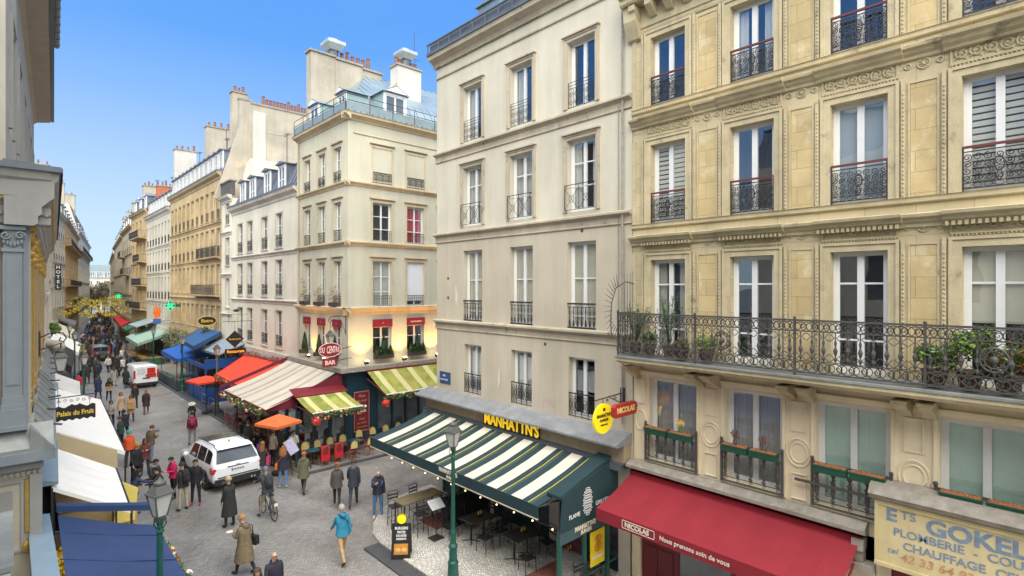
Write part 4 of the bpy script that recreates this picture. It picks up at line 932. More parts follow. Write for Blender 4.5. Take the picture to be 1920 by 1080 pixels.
# ================================================================ the rest of the street
def townhouse(label, p0, p1, depth, zc, cols, rows, mat, trim, rails=(), ledges=(), roof=None, chim=(), shop=4.0, win=None, base=None, name='apartment_building', balc=(), front=True, ww=1.1, curt=True):
    """façade from p0 to p1 (outside on the right-hand side when standing on it facing -y)"""
    d = Vector((p1[0]-p0[0], p1[1]-p0[1])); Wd = d.length; ang = atan2(d.y, d.x)
    R = thing(name, label, 'building', (p0[0],p0[1],0)); F = RZ(ang)
    if isinstance(cols, int): cols = [Wd*(i+.5)/cols for i in range(cols)]
    hs_ = [(c-ww/2,c+ww/2,z,z+h) for z,h in rows for c in cols]
    m = MB(F); wallgrid(m, 0, Wd, shop, zc, hs_, .22); shell(m, 0, Wd, 0, zc, depth); m.obj('wall', mat, R)
    t = MB(F)
    for z in ledges: ledge(t, 0, Wd, z, [(.02,-.2),(.05,-.18),(.05,-.05),(.14,0),(.16,.06),(.1,.1)])
    ledge(t, 0, Wd, zc, [(.03,-.3),(.06,-.26),(.08,-.1),(.2,.0),(.32,.08),(.36,.2),(.40,.26)])
    for z,h in rows:
        for c in cols: t.box(c-ww/2-.1,-.03,z,c-ww/2-.005,.01,z+h+.1); t.box(c+ww/2+.005,-.03,z,c+ww/2+.1,.01,z+h+.1); t.box(c-ww/2-.005,-.03,z+h+.005,c+ww/2+.005,.01,z+h+.1); t.box(c-ww/2-.12,-.08,z-.1,c+ww/2+.12,.01,z-.003)
    t.obj('moulding', trim, R)
    random.seed(hash(label) % 1000 if False else len(label)*7+int(zc*10))
    for r,(z,h) in enumerate(rows):
        for c in cols:
            put_window(R, F, ang, c, z, ww, h, (.33,.66) if h > 1.6 else (.5,), .18, 'far', None, rails[r] if r < len(rails) else None, .85, True, cw=.09)
    for (z, xa, xb, pr) in balc:
        b = MB(F); b.prism([(.01,z-.28),(-pr*.6,z-.16),(-pr,z-.12),(-pr,z),(.01,z)], 'x', xa, xb); b.mi = 1
        b.box(xa,-pr,z+.86,xb,-pr+.04,z+.9); n = int((xb-xa)/.16)
        for k in range(n+1): q = xa+(xb-xa)*k/n; b.box(q-.012,-pr+.01,z,q+.012,-pr+.03,z+.86)
        for q in (xa,xb): b.box(q-.012,-pr,z+.86,q+.012,0,z+.9); b.box(q-.01,-pr*.5,z,q+.01,-pr*.5+.02,z+.86)
        for k in range(int((xb-xa)/.5)): ring(b, xa+.25+k*.5, z+.45, .14, .2, -pr+.005, .014, 8, 3)
        b.obj('balcony', [trim, IRON], R)
    if shop > 0:
        s_ = MB(F); n = max(2,int(Wd/3.4)); 
        s_.box(0,-.12,shop-.55,Wd,.02,shop); 
        for k in range(n+1): q = Wd*k/n; s_.box(max(0,q-.22),-.08,0,min(Wd,q+.22),.3,shop-.555)
        s_.mi = 1; s_.box(0,.3,0,Wd,.36,shop-.555)
        s_.obj('shopfront', [base or trim, FGLASS], R)
    if roof:
        rmat, z1, inset, ztop, nd, ped = roof
        mansard(R, F, 0, Wd, zc+.2, z1, inset, 4.5, ztop, rmat)
        g = MB(F); g.box(0,-.4,zc+.27,Wd,-.3,zc+.42); g.obj('gutter', ZINCD, R)
        dc = cols if nd == 'cols' else [Wd*(i+.5)/nd for i in range(nd)]
        for c in dc: dormer(R, F, ang, c, zc+.3, 1.25, min(1.9,z1-zc-.25), .15, inset+.7, rmat, SLATE, ped)
    for c in chim: chimney(R, F, *c[:6], *(c[6:] if len(c) > 6 else ()))
    return R, F, ang, Wd
# right side, going away
R4 = townhouse('white building with grey mansard dormers behind the orange awning', (13.2,47.5), (13.2,33.66), 9, 14.75, [2.15,4.5,7.7,10.5], [(11.35,2.3),(8.05,2.45),(4.57,2.5)], WHITE, WHITET, ['scroll','scroll','scroll'], [11.0,7.7], (SLATE,17.0,.9,18.6,'cols',False), (), 4.2, ww=1.25)
R5 = townhouse('narrow white building with dark roof parapet between mansard and ochre houses', (13.2,50.45), (13.2,47.52), 9, 16.0, [1.75], [(13.9,1.75),(10.5,2.3),(7.0,2.4)], WHITE, WHITET, ['bars','bars'], [13.2,9.7,6.4], None, (), 4.2, ww=1.1)
m = MB(R5[1]); m.box(.0,-.1,16.27,2.93,.25,17.4); m.mi = 1; m.box(-.1,-.2,17.4,3.0,.4,17.52)
o = m.obj('roof_parapet', [M('dark_slate_wall', (.10,.09,.085), .8, .2), GREYST], R5[0])
m = MB(R5[1]); pts = [(0,.5,17.5)]; 
m.prism([(.2,17.3),(2.9,17.3),(2.9,19.4),(2.2,19.6),(1.2,19.2),(.5,18.4)], 'y', 1.6, 5.2); m.obj('curved_gable', WHITE, R5[0])
# great party wall with its chimney range between the ochre and white houses
PW = MB(R5[1]); PW.box(-.2,1.35,16.2,.2,2.35,25.1); PW.mi=1; PW.box(-.25,1.3,25.1,.25,2.4,25.3); PW.mi=0
PW.box(-.3,2.35,16.2,.3,7.6,24.9); PW.mi = 1; PW.box(-.38,2.3,24.9,.38,7.7,25.05); PW.mi = 2; PW.box(.3,2.45,16.2,.36,3.5,24.3)
for z in (22.6,19.9): PW.mi = 2; PW.box(.3,3.6,z,.33,7.5,z+.06)
po_ = PW.obj('chimney', [CHIM, GREYST, CHIMW], R5[0])
for k in range(13): link('chimney_pot', pot_mesh(), po_, R5[1]@Vector((0,3.4+k*.32,25.05)), 0, (1.3,1.3,random.choice((1.2,1.7))))
m = MB(R5[1]); m.prism([(1.35,22.6),(1.35,16.2),(-.6,16.2)], 'x', -.18, .18); m.obj('sloping_party_wall', CHIM, R5[0])
R6 = townhouse('long ochre stone building with a row of attic dormers', (13.2,70.45), (13.2,50.5), 9, 18.35, 11, [(14.65,2.55),(11.4,2.4),(8.1,2.55),(4.9,2.1)], OCHRE, OCHRET, ['bars','bars',None,None], [14.3,11.1,7.6], (SLATE,20.9,.9,22.0,12,False), [(9.4,10.2,1.2,3.0,19.5,24.9,CHIM,3),(9.4,10.2,3.05,5.2,19.5,25.0,CHIM,3),(16.6,17.3,1.6,2.9,19.5,26.6,CHIM,3)], 4.1, ww=1.0, balc=[(8.0,11.6,19.9,.55),(11.35,13.2,19.9,.45)])
R7 = townhouse('pale grey building with black window railings past the ochre house', (13.2,85), (13.2,70.5), 9, 17.5, 8, [(13.9,2.5),(10.7,2.4),(7.3,2.6),(4.7,1.9)], PALE, WHITET, ['far','far','far',None], [13.6,10.4,7.0], (SLATE,20.0,1.0,21.4,8,False), [(11.8,12.6,.8,3.0,18.5,24.8,CHIMW,4),(.1,.9,1.0,4.0,18.5,22.2,BRICK,7)], 4.0, ww=.95)
R8 = townhouse('ochre corner house with curved iron balconies far along the right', (13.2,97), (13.2,85.05), 9, 18.9, 4, [(15.6,2.3),(12.4,2.3),(9.2,2.3),(6.0,2.3)], OCHRE, OCHRET, [], [12,5.6], (SLATE,21.5,1.4,22.6,3,True), [(2,3,1,3,19,23.6)], 4.0, balc=[(15.4,4.5,11.9,1.0),(12.2,7,11.9,.9),(9.0,4.5,11.9,.7),(5.8,0,11.9,.8)])
R9 = townhouse('beige house with several balconies beyond the ochre corner house', (14.4,116), (13.25,97.05), 9, 17.8, 6, [(14.2,2.2),(11,2.3),(7.9,2.3),(4.8,2)], CREAM, OCHRET, ['far','far'], [13.8,7.5], (SLATE,20.6,1.2,21.6,5,False), [(5,5.8,1,3,18,23)], 4.0, balc=[(13.9,0,6,.7),(10.8,8,14,.8)])
R10 = townhouse('distant pale house on the right where the street bends', (17.7,155), (14.45,116.05), 9, 17.5, 10, [(14.4,2),(11.4,2.1),(8.2,2.2),(5,2)], PALE, CREAMT, ['far','far','far'], [11,7.8], (SLATE,20.2,1.2,21.6,8,False), [(12,13,1,3,18,23.5),(30,31,1,3,18,23)], 4.0)
R11 = townhouse('farthest cream house on the right of the street', (24.5,225), (17.75,155.05), 9, 16.5, 14, [(13.4,2),(10.4,2.1),(7.2,2.2)], CREAM, CREAMT, [], [10], (SLATE,19.4,1.2,20.6,8,False), [(20,21,1,3,17,22.5)], 4.0)
# building closing the view
END = townhouse('white slate-roofed building closing the far end of the street', (12.0,262), (62,247), 10, 12.2, 22, [(9.6,1.6),(6.8,1.8),(4.2,1.8)], WHITE, WHITET, [], [9.2,3.9], (M('blue_slate', (.22,.26,.29), .5, .1, 3, 0),15.2,1.2,15.8,22,False), [], 3.4)
m = MB(END[1]); m.box(8,5,15,18,9,17.6); m.box(20,5,15,40,9,18.0); m.obj('rooftop_block', M('green_glass_block', (.22,.28,.29), .3, .1), END[0])
m = MB(END[1]); m.box(20.3,-.3,4,21.6,.0,14.5); m.obj('drainpipe_strip', M('dark_strip', (.12,.12,.12), .7), END[0])
# left side, behind the ornate front
LX = lambda Y: .33+.045*(Y-15.2)
L3 = townhouse('plain white house with grey shutters on the left before the hotel', (LX(56),56), (LX(78),78), 8, 12.6, 7, [(9.6,1.9),(6.7,2.0)], WHITE, WHITET, ['far'], [9.2], (ZINC,13.4,1.5,14.2,0,False), [], 4.4)
L4 = townhouse('white hotel building with black vertical sign on the left', (LX(78)+.02,78.05), (3.9,91), 8, 14.6, 5, [(12.0,1.9),(9.0,2.0),(5.9,2.1)], WHITE, WHITET, ['far','far','far'], [8.6], (ZINC,15.6,1.5,16.4,3,False), [(4,5,.5,2,14.6,17.6,CHIMW,2)], 4.4)
L5 = townhouse('taller greyish house with steep roof beyond the hotel', (3.95,91.05), (5.9,104.5), 8, 18.6, 5, [(15.6,2),(12.4,2.1),(9.2,2.1),(6.0,2.1)], PALE, WHITET, ['far','far','far'], [12,8.8], (SLATE,21.6,1.2,23,4,False), [(1,2,.5,2.5,18.6,24.6,CHIM,3),(10,11,.5,2.5,18.6,24.2,CHIM,3)], 4.2)
L6 = townhouse('yellow rendered corner house with balconies on the far left', (5.95,104.55), (10.5,147), 10, 18.8, 11, [(15.6,2),(12.4,2.1),(9.2,2.1),(6.0,2.1)], M('yellow_render', (.60,.44,.22), .9, .1, 1, .1, streak=.12), OCHRET, [], [15,8.6], (SLATE,22.4,1.3,24,8,False), [(8,9,.5,2.5,18.6,25.5,CHIM,3)], 4.2, balc=[(15.2,0,42,.8),(9.0,0,42,.7),(5.8,0,42,.9)])
L7 = townhouse('cream domed house on the far left before the end of the street', (10.6,147.05), (17.5,206), 10, 20.5, 14, [(17,2),(13.6,2.1),(10.2,2.1),(7,2.1)], WHITE, WHITET, ['far','far'], [16.4,9.8], (PALE,26.4,1.5,27.5,6,False), [(8,10,1,4,22,29.5,CHIM,3)], 4.2, balc=[(16.8,0,58,.8)])

# ---------------- ornate blue-grey and gold front at the left edge
GB = M('blue_grey_paint', (.235,.265,.285), .55, .08, 3, .05, streak=.14); GBL = M('pale_grey_paint', (.31,.30,.275), .6, .08, 3, .05, streak=.12); BEI = M('beige_paint', (.46,.41,.31), .65, .08, 2, .05, streak=.14)
L1 = thing('ornate_shopfront_building', 'blue grey building with gilded carving and deep cornice at the left edge', 'building', (.33,15.2,0))
a1 = atan2(1, .045); G1F = RZ(a1)          # street façade, local x away from the viewer
W1 = 21.0; OFF = Matrix()
wall = MB(G1F); room = MB(G1F)
hl = [(1.0+k*3.3, 2.6+k*3.3, 6.2, 9.2) for k in range(6)]
wallgrid(wall, 0, W1, 5.3, 10.3, hl, .25, .12); shell(wall, .0, W1, 0, 10.3, 8, .12); wall.obj('wall', M('cream_paint', (.42,.385,.30), .6, .12, 3, .1, streak=.2), L1)
for h_ in hl: put_window(L1, G1F, a1, (h_[0]+h_[1])/2, 6.2, 1.6, 3.0, (.5,), .32, 'far', far=True)
up = MB(G1F); hu = [(1.4+k*3.1, 2.6+k*3.1, 12.2, 14.6) for k in range(6)]
wallgrid(up, .25, W1, 11.1, 17.2, hu, .25, .42); shell(up, .25, W1, 11.1, 17.2, 8, .42); up.obj('upper_wall', M('pale_upper_wall', (.46,.425,.35), .85, .08, 2, .1, streak=.18), L1)
for h_ in hu: put_window(L1, G1F, a1, (h_[0]+h_[1])/2, 12.2, 1.2, 2.4, (.5,), .62, 'far', far=True)
su = MB(G1F)
su.F = G1F@T(0,.42)
for h_ in hu: surround(su, h_[0], h_[1], 12.2, 14.6, .15, .05, hood=False)
su.obj('moulding', GBL, L1)
ev = MB(G1F); ev.prism([(.42,16.9),(.3,17.0),(-.22,17.1),(-.26,17.3),(.42,17.5)], 'x', 4.0, W1+.1); ev.mi = 1; ev.box(4.0,-.36,17.15,W1+.15,-.24,17.42)
ev.obj('eave', [M('eave_soffit', (.36,.32,.26), .9, .1), ZINCD], L1)
ev = MB(G1F); ev.prism([(.5,17.4),(.3,20.1),(-.35,20.3),(-.4,20.45),(.5,20.8)], 'x', 11.5, 19.2); ev.mi = 1; ev.tube([(11.5,-.45,20.45),(19.2,-.45,20.45)], .12, 8)
for k in range(9): ev.tube([(11.6+k*.9,-.45,20.45),(11.72+k*.9,-.45,20.45)], .14, 8)
ev.obj('upper_eave', [M('beige_paint'), ZINCD], L1)
# main cornice, returning across the end wall towards the viewer
cn = MB(G1F)
prof = [(.02,9.9),(.10,9.95),(.10,10.1),(.16,10.15),(.16,10.3),(.30,10.45),(.36,10.5),(.36,10.82),(.42,10.88),(.45,11.05),(.45,11.1)]
cn.prism([(.42,9.9)]+[(-p_,z) for p_,z in prof]+[(.42,11.1)], 'x', -.28, W1)
EF = RZ(0)                                  # end wall faces the viewer (-y)
cn.F = Matrix()
cn.prism([(.05,9.9)]+[(-p_*.75,z) for p_,z in prof]+[(.05,11.1)], 'x', -3.5, .30)
cn.mi = 1; cn.F = G1F; cn.prism([(.5,11.103),(-.47,11.103),(-.5,11.02),(-.5,11.14),(.42,11.22)], 'x', -.36, W1+.05); cn.F = Matrix(); cn.box(-3.5,-.40,11.05,.46,.1,11.16)
cn.mi = 2
cn.F = G1F
for k in range(70):
    x = .1+k*.29; cn.box(x,-.34,10.50,x+.15,-.17,10.60) ; cn.box(x+.02,-.36,10.45,x+.13,-.30,10.5)
cn.F = Matrix()
for k in range(7): x = -.02-k*.42; cn.ball((x,-.2,10.46), .06, 8, 5); cn.box(x-.05,-.24,10.42,x+.05,-.14,10.5)
cn.mi = 0
for k in range(26): x = .2-k*.12; cn.box(x,-.13,10.12,x+.06,-.05,10.24)
cn.obj('cornice', [GBL, ZINCD, GOLD], L1)
# pilasters on the end wall with carved capitals and stepped bases
pl = MB(); 
for xc in (-.72,-.30):
    w_ = .15; pl.box(xc-w_,-.14,6.35,xc+w_,.0,9.35); pl.box(xc-w_+.05,-.155,6.6,xc+w_-.05,-.14,9.2)
    pl.box(xc-w_-.05,-.2,5.75,xc+w_+.05,0,6.1); pl.box(xc-w_-.03,-.18,6.1,xc+w_+.03,0,6.2); pl.box(xc-w_-.015,-.16,6.2,xc+w_+.015,0,6.35); pl.box(xc-w_-.08,-.23,5.66,xc+w_+.08,0,5.75)
    pl.box(xc-w_-.05,-.2,9.8,xc+w_+.05,0,9.88); pl.box(xc-w_-.02,-.17,9.35,xc+w_+.02,0,9.42)
    for s_ in (-1,1):
        spiral(pl, xc+s_*.11, 9.68, .085, 0, 1.3, -.2, .02, s_, 12, 5)
        for k in range(3): pl.ball((xc+s_*(.03+.05*k),-.17,9.5+.03*k), .045, 6, 4, .7,.6,1.3)
    pl.box(xc-w_+.01,-.15,9.42,xc+w_-.01,0,9.8)
pl.box(-.14,-.05,5.72,-.06,.05,9.9)
pl.obj('pilaster', GB, L1)
# gilded garlands and reeding on the street façade
gd = MB(G1F)
for x in (.45,3.2,6.5,9.8,13.1,16.4,19.7):
    for q in (-.2,.2,1.3,2.3): gd.tube([(x+q,.06,6.2),(x+q,.06,9.4)], .04, 6)
    for k in range(16): gd.ball((x+random.uniform(-.3,.3), .02, 9.15+random.uniform(0,.75)), random.uniform(.06,.12), 6, 4)
    for k in range(10): gd.ball((x+random.uniform(-.25,.25), .04, 6.0+random.uniform(0,.4)), .06, 5, 4)
gd.obj('gilding', GOLD, L1)
for x in (.45,3.2,6.5,9.8,13.1,16.4,19.7): 
    pr_ = MB(G1F); pr_.box(x-.36,.02,5.8,x-.28,.13,9.9); pr_.box(x+.28,.02,5.8,x+.36,.13,9.9); pr_.box(x-.4,-.03,5.6,x+.4,.13,5.8)
    pr_.obj('pilaster', M('cream_paint', (.60,.56,.46), .6), L1)
# projecting lead-covered ledge over the shops
lg = MB(G1F); lg.prism([(.02,5.72),(-.28,5.34),(-.36,5.27),(-.36,5.20),(.02,5.18)], 'x', -.34, W1)
lg.F = Matrix(); lg.prism([(.02,5.74),(-.32,5.28),(-.32,5.19),(.02,5.19)], 'x', -3.5, .34); lg.mi = 1; lg.box(-3.5,-.35,5.0,.36,-.30,5.20); lg.F = G1F; lg.box(-.36,-.39,5.0,W1,-.362,5.2)
lg.mi = 0
for k in range(20): x = .6+k*1.02; lg.tube([(x,.0,5.75),(x,-.34,5.31)], .018, 5)
lg.obj('lead_ledge', [LEADG, GB], L1)
# clutter lying on the ledge: cables, pigeon strip, an old sack
cb = MB(G1F)
for k in range(9):
    x = 1.2+k*1.9; cb.tube([(x,.0,5.5),(x+.3,-.2,5.42),(x+.2,-.5+.1*(k%2),5.36+.05*(k%3))], .025, 5)
cb.tube([(1.0,-.1,5.43),(3,-.16,5.44),(6,-.12,5.44),(11,-.2,5.41),(17,-.1,5.44)], .02, 5)
cb.obj('cable', IRONG, L1)
# lower end wall panels
lw = MB(T(-.18,0)); lw.box(-3.5,-.06,0,.31,.02,4.99); lw.mi = 1; lw.box(-.55,-.10,3.1,-.5,-.06,4.6); lw.box(.0,-.10,3.1,.05,-.06,4.6); lw.box(-.5,-.1,4.55,.0,-.06,4.6); lw.box(-.5,-.1,3.1,.0,-.06,3.15)
lw.box(-.38,-.08,3.3,-.12,-.062,4.4); lw.box(-3.5,-.14,4.8,.36,-.06,4.99)
for k in range(18): lw.box(.28-k*.09,-.17,4.70,.32-k*.09,-.10,4.78)
lw.box(.14,-.14,.5,.34,-.06,4.7)
lw.mi = 2; lw.box(.07,-.12,3.5,.13,-.06,4.6); lw.ball((.10,-.13,3.2), .08, 8, 5, 1,1,1.6)
lw.obj('shop_panelling', [BEI, GBL, GOLD], L1)
zs = MB(G1F); zs.prism([(.0,3.86),(-.42,3.74),(-.44,3.68),(.0,3.66)], 'x', 2.4, 7.3); zs.mi = 1; zs.prism([(.0,3.9),(-.50,3.72),(-.52,3.64),(.0,3.62)], 'x', 8.2, W1)
zs.obj('shop_canopy', [M('pale_blue_zinc', (.22,.30,.35), .45, .1, 2, .05, metal=.2), ZINC], L1)
# shop walls at ground level
gw = MB(G1F); gw.box(0,-.04,0,W1,-.003,3.6); gw.obj('shopfront', M('dark_shop', (.05,.05,.055), .5), L1)
# next house on the left (carries on behind the lantern)
L2 = townhouse('grey stone house with green hanging basket past the gilded front', (LX(36.5),36.5), (LX(55.9),55.9), 8, 12.0, 6, [(8.6,2.2),(5.6,2.0)], PALE, WHITET, ['far'], [8.2,5.2], (ZINC,12.6,1.2,13.4,0,False), [(14,15,.6,1.4,12,16.4,CHIMW,2)], 4.4)
# building the photograph is taken from (only seen reflected in window panes)
L0 = thing('viewpoint_building', 'pale house front on the near side of the street, seen only as window reflections', 'building', (-.9,12,0))
F0 = RZ(pi/2) @ T(-42,0); wl = MB(F0); h0 = [(1.5+k*2.6,2.7+k*2.6,z,z+2.2) for k in range(15) for z in (4.9,8.1,11.3,14.3)]
h0 = [q_ for q_ in h0 if q_[3] < 14.5]; wallgrid(wl, 0, 41.5, 0, 14.6, h0, .25); shell(wl, 0, 41.5, 0, 14.6, 8); wl.obj('wall', WHITE, L0)
zz = MB(F0); 
for h_ in h0: zz.box(h_[0],.2,h_[2],h_[1],.22,h_[3])
zz.obj('window', FGLASS, L0); mansard(L0, F0, 0, 41.5, 14.6, 17.0, 1.5, 5, 17.6, SLATE)
for q_ in range(6): chimney(L0, F0, 3+q_*7,4.2+q_*7,2,5,16,19.5)
nl = MB(); nl.box(-2,-2.4,4.88,.93,.0,4.95); nl.mi = 1; nl.box(-2,-2.35,0,.84,-.06,4.5); nl.box(-2,-2.38,4.5,.90,-.03,4.86); nl.mi=2; nl.prism([(-.0,4.56),(-.1,4.72),(.02,4.72)], 'x', .86,.93)
nl.obj('shop_cornice', [LEADG, M('pale_blue_paint', (.42,.50,.56), .5, .08), GOLD], L0)

m = MB(T(1.72,35.6,5.62)); m.smooth = True
for k in range(6): m.ball((random.uniform(-.12,.12),-.9+.35*k,.12*random.random()), random.uniform(.22,.34), 10, 7, .9,1.2,.7)
o = m.obj('canvas_bundle', M('dirty_canvas', (.42,.38,.30), .9, .3, 4, .4)); tag(o, 'crumpled dirty canvas bundle lying on the lead ledge at left', 'bundle')

for (B_,px_,py_,z0_,h_) in ((R4,6.0,2.2,17.8,2.6),(R6,4.0,2.0,21.2,2.4),(R6,13.5,2.2,21.2,2.0),(R7,5.0,2.0,20.3,2.6),(R7,9.5,2.4,20.6,1.8),(R8,7.0,2.0,21.6,2.4)):
    a_ = MB(B_[1]); a_.tube([(px_,py_,z0_),(px_,py_,z0_+h_)], .025, 5); a_.tube([(px_-.5,py_,z0_+h_-.1),(px_+.5,py_,z0_+h_-.1)], .018, 4)
    for k in range(5): a_.tube([(px_-.45+k*.22,py_-.25,z0_+h_-.1),(px_-.45+k*.22,py_+.25,z0_+h_-.1)], .012, 4)
    a_.obj('antenna', IRON, B_[0])
# ================================================================ street furniture, signs, plants, stalls
random.seed(11)
def wnoise(n): return [random.gauss(0,1) for _ in range(n)]
def leaves(m, c, r, n, s, flat=.0, mi=None):
    for _ in range(n):
        while True:
            p = Vector((random.uniform(-1,1),random.uniform(-1,1),random.uniform(-1,1)))
            if p.length <= 1: break
        q = Vector((c[0]+p.x*r[0], c[1]+p.y*r[1], c[2]+p.z*r[2]))
        a = Vector(wnoise(3)).normalized(); b = a.orthogonal().normalized(); k = s*random.uniform(.6,1.3)
        if mi: m.mi = random.choice(mi)
        m.poly((q-a*k, q+b*k*.4, q+a*k, q-b*k*.4))
LEAF1 = M('leaf_dark', (.035,.075,.02), .6, .3, 8, 0); LEAF2 = M('leaf_mid', (.08,.16,.03), .6, .3, 8, 0); LEAF3 = M('leaf_bright', (.15,.25,.04), .6, .3, 8, 0)
LEAFG = M('leaf_grey_green', (.14,.19,.12), .6, .3, 8, 0); BARK = M('bark', (.09,.07,.05), .9, .2, 8, .2); SOIL = M('soil_terracotta', (.40,.16,.07), .9, .3, 12, .3)
REDF = M('red_flower', (.55,.03,.03), .5, .2, 8, 0); GOLDF = M('gold_bauble', (.75,.50,.10), .4, .1, 8, 0); WHF = M('white_flower', (.75,.70,.62), .6, .1, 8, 0); BROWNF = M('dry_leaf', (.20,.11,.07), .7, .3, 8, 0)
LAMPG = M('lamp_post_green', (.012,.085,.065), .35, .15, 5, 0, spec=.5)
LANG = M('lantern_glass', (.50,.50,.46), .15, .1, 4, 0)
def lantern(root, z, s=1.0):
    m = MB(); r = .17*s
    m.lathe([(.03*s,-.10*s),(.09*s,-.06*s),(.09*s,-.02*s),(.13*s,0)], (0,0,z), 8)
    for k in range(4):
        a = pi/4+k*pi/2; m.tube([(r*.72*cos(a),r*.72*sin(a),z),(r*1.35*cos(a),r*1.35*sin(a),z+.42*s)], .016*s, 4)
    m.lathe([(r*1.42,.42*s),(r*1.62,.43*s),(r*1.62,.455*s),(r*1.42,.46*s)], (0,0,z), 4, 1, 1, pi/4)
    m.lathe([(r*1.45,.46*s),(r*.85,.60*s),(r*.8,.60*s)], (0,0,z), 4, 1, 1, pi/4)
    m.lathe([(.09*s,.60*s),(.11*s,.62*s),(.11*s,.66*s),(.05*s,.70*s),(.025*s,.73*s),(.0,.76*s)], (0,0,z), 10)
    o = m.obj('lantern_frame', M('lantern_metal', (.10,.10,.095), .5, .2, 8, 0), root)
    g = MB(); g.lathe([(r*.68,.01*s),(r*1.30,.42*s)], (0,0,z), 4, 1, 1, pi/4); g.obj('lantern_glass', LANG, root)
def lamp_post(label, x, y, h=3.95, s=1.0, mat=LAMPG, group='green lantern street lamps', yaw=.3):
    R = thing('street_lamp', label, 'street lamp', (x,y,0), yaw, group)
    m = MB(); m.smooth = False
    m.lathe([(.20,0),(.20,.08),(.17,.12),(.15,.5),(.16,.56),(.12,.62),(.11,.95),(.14,.99),(.14,1.04),(.09,1.12),(.075,1.4),(.09,1.44),(.065,1.5),(.055,h-.5),(.05,h-.35)], (0,0,0), 14); m.obj('base_and_post', mat, R)
    m = MB(); m.lathe([(.05,h-.35),(.08,h-.3),(.05,h-.24),(.05,h-.16),(.09,h-.1),(.03,h-.05)], (0,0,0), 10)
    for k in range(3): a = k*2.1; m.tube([(.04*cos(a),.04*sin(a),h-.28),(.12*cos(a),.12*sin(a),h-.18),(.1*cos(a),.1*sin(a),h-.05)], .012, 4)
    m.obj('collar', mat, R); lantern(R, h, s); return R
lamp_post('green street lamp standing before the striped awning terrace', 9.47, 12.6)
lamp_post('street lamp whose big lantern rises beside the navy awning', 2.12, 12.28, 4.16)
lamp_post('street lamp in front of the blue restaurant canopy', 10.3, 50.6, 4.0)
lamp_post('grey street lamp beside the vermilion awning', 10.35, 40.7, 4.0, mat=M('lamp_post_grey', (.12,.15,.14), .4))
lamp_post('street lamp on the right pavement by the green market stalls', 10.5, 64, 4.0)
lamp_post('street lamp just beyond the white market awning on the left', 3.2, 41.0, 4.0)
lamp_post('farther left street lamp among the white canopies, nearer of two', 4.0, 59.0, 4.2)
lamp_post('farthest left street lamp among the white canopies', 4.4, 71.0, 4.2)
# bracket lantern on the left house
R = thing('wall_lantern', 'large bracket lantern hanging from the left house above the market', 'lantern', (.68,22.9,6.4))
m = MB(); m.tube([(0,0,.6),(.3,0,.75),(.58,0,.72),(.66,0,.55),(.58,0,.42),(.48,0,.48),(.52,0,.58)], .02, 6); m.tube([(0,0,.2),(.55,0,.40)], .016, 5); m.tube([(.52,0,.4),(.52,0,.24)], .02, 6); m.box(-.02,-.06,0,.02,.06,.8); m.obj('bracket', IRON, R)
sub = MB(); s_ = 1.0
r_ = .17
lt = thing('x','x','x'); bpy.data.objects.remove(lt)
def lantern_at(root, x, y, z, s):
    n0 = set(bpy.data.objects); lantern(root, z, s)
    for o in set(bpy.data.objects)-n0: o.location = (x,y,0)
lantern_at(R, .52, 0, -.52, 1.0)
# café corner lantern on a scroll bracket
R = thing('wall_lantern', 'black lantern on a scrolled iron bracket at the cafe corner', 'lantern', (13.0,26.75,5.8))
m = MB(); m.tube([(0,0,1.3),(-.5,0,1.32),(-.85,0,1.28),(-.98,0,1.12),(-.86,0,1.0),(-.78,0,1.1),(-.86,0,1.16)], .022, 6); m.tube([(0,0,.3),(0,0,1.35)], .025, 5); m.tube([(0,0,.35),(-.2,0,.9),(-.45,0,1.3)], .015, 5); m.tube([(-.86,0,1.0),(-.86,0,.66)], .015, 5); m.obj('bracket', IRON, R)
lantern_at(R, -.86, 0, -.12, 1.0)

# ---- projecting signs
SIGNR = M('sign_burgundy', (.22,.03,.03), .45, .1, 4, 0); PINKL = M('sign_pink_letters', (.70,.42,.38), .5, .05, emit=.15)
def vtext(s, size, x, y, z, mat, par, F=Matrix(), bold=.004, sx=1, ext=.004, align='CENTER'): return text('lettering', s, size, F@T(x,y,z)@RX90(), mat, par, ext, bold, align, sx)
R = thing('hanging_sign', 'oval burgundy sign with striped letters above a BAR plate at the cafe corner', 'sign', (12.0,26.5,5.4))
m = MB(); m.prism([(.60*cos(a),.36*sin(a)) for a in [i*2*pi/28 for i in range(28)]], 'y', -.04, .04); m.obj('board', SIGNR, R)
m = MB(); m.tube([(.60*cos(a),-.045,.36*sin(a)) for a in [i*2*pi/28 for i in range(29)]], .018, 5, False); m.obj('rim', PINKL, R)
for i,(ch_,z) in enumerate(zip('REX DU CAFE', [0]*11)):
    pass
for k,ch_ in enumerate('DU CENTRE'):
    x = -.46+k*.115; h_ = .62*sqrt(max(.05,1-(x/.6)**2)); tx = vtext(ch_, .30, x, -.045, -.0, PINKL, R, Matrix.Diagonal((1,1,1,1)), .006, .62); tx.scale = (1,1,max(.6,h_/.36))
m = MB(); m.box(-.38,-.04,-.86,.38,.04,-.45); bo_ = m.obj('bar_plate', SIGNR, R); vtext('BAR', .30, 0, -.043, -.66, PINKL, bo_, bold=.01)
m = MB(); m.tube([(.6,0,.0),(1.2,0,.1)], .02, 5); m.tube([(.3,0,-.6),(1.2,0,-.5)], .02, 5); m.tube([(0,0,-.4),(0,0,-.3)], .02, 5); m.obj('bracket', IRON, R)
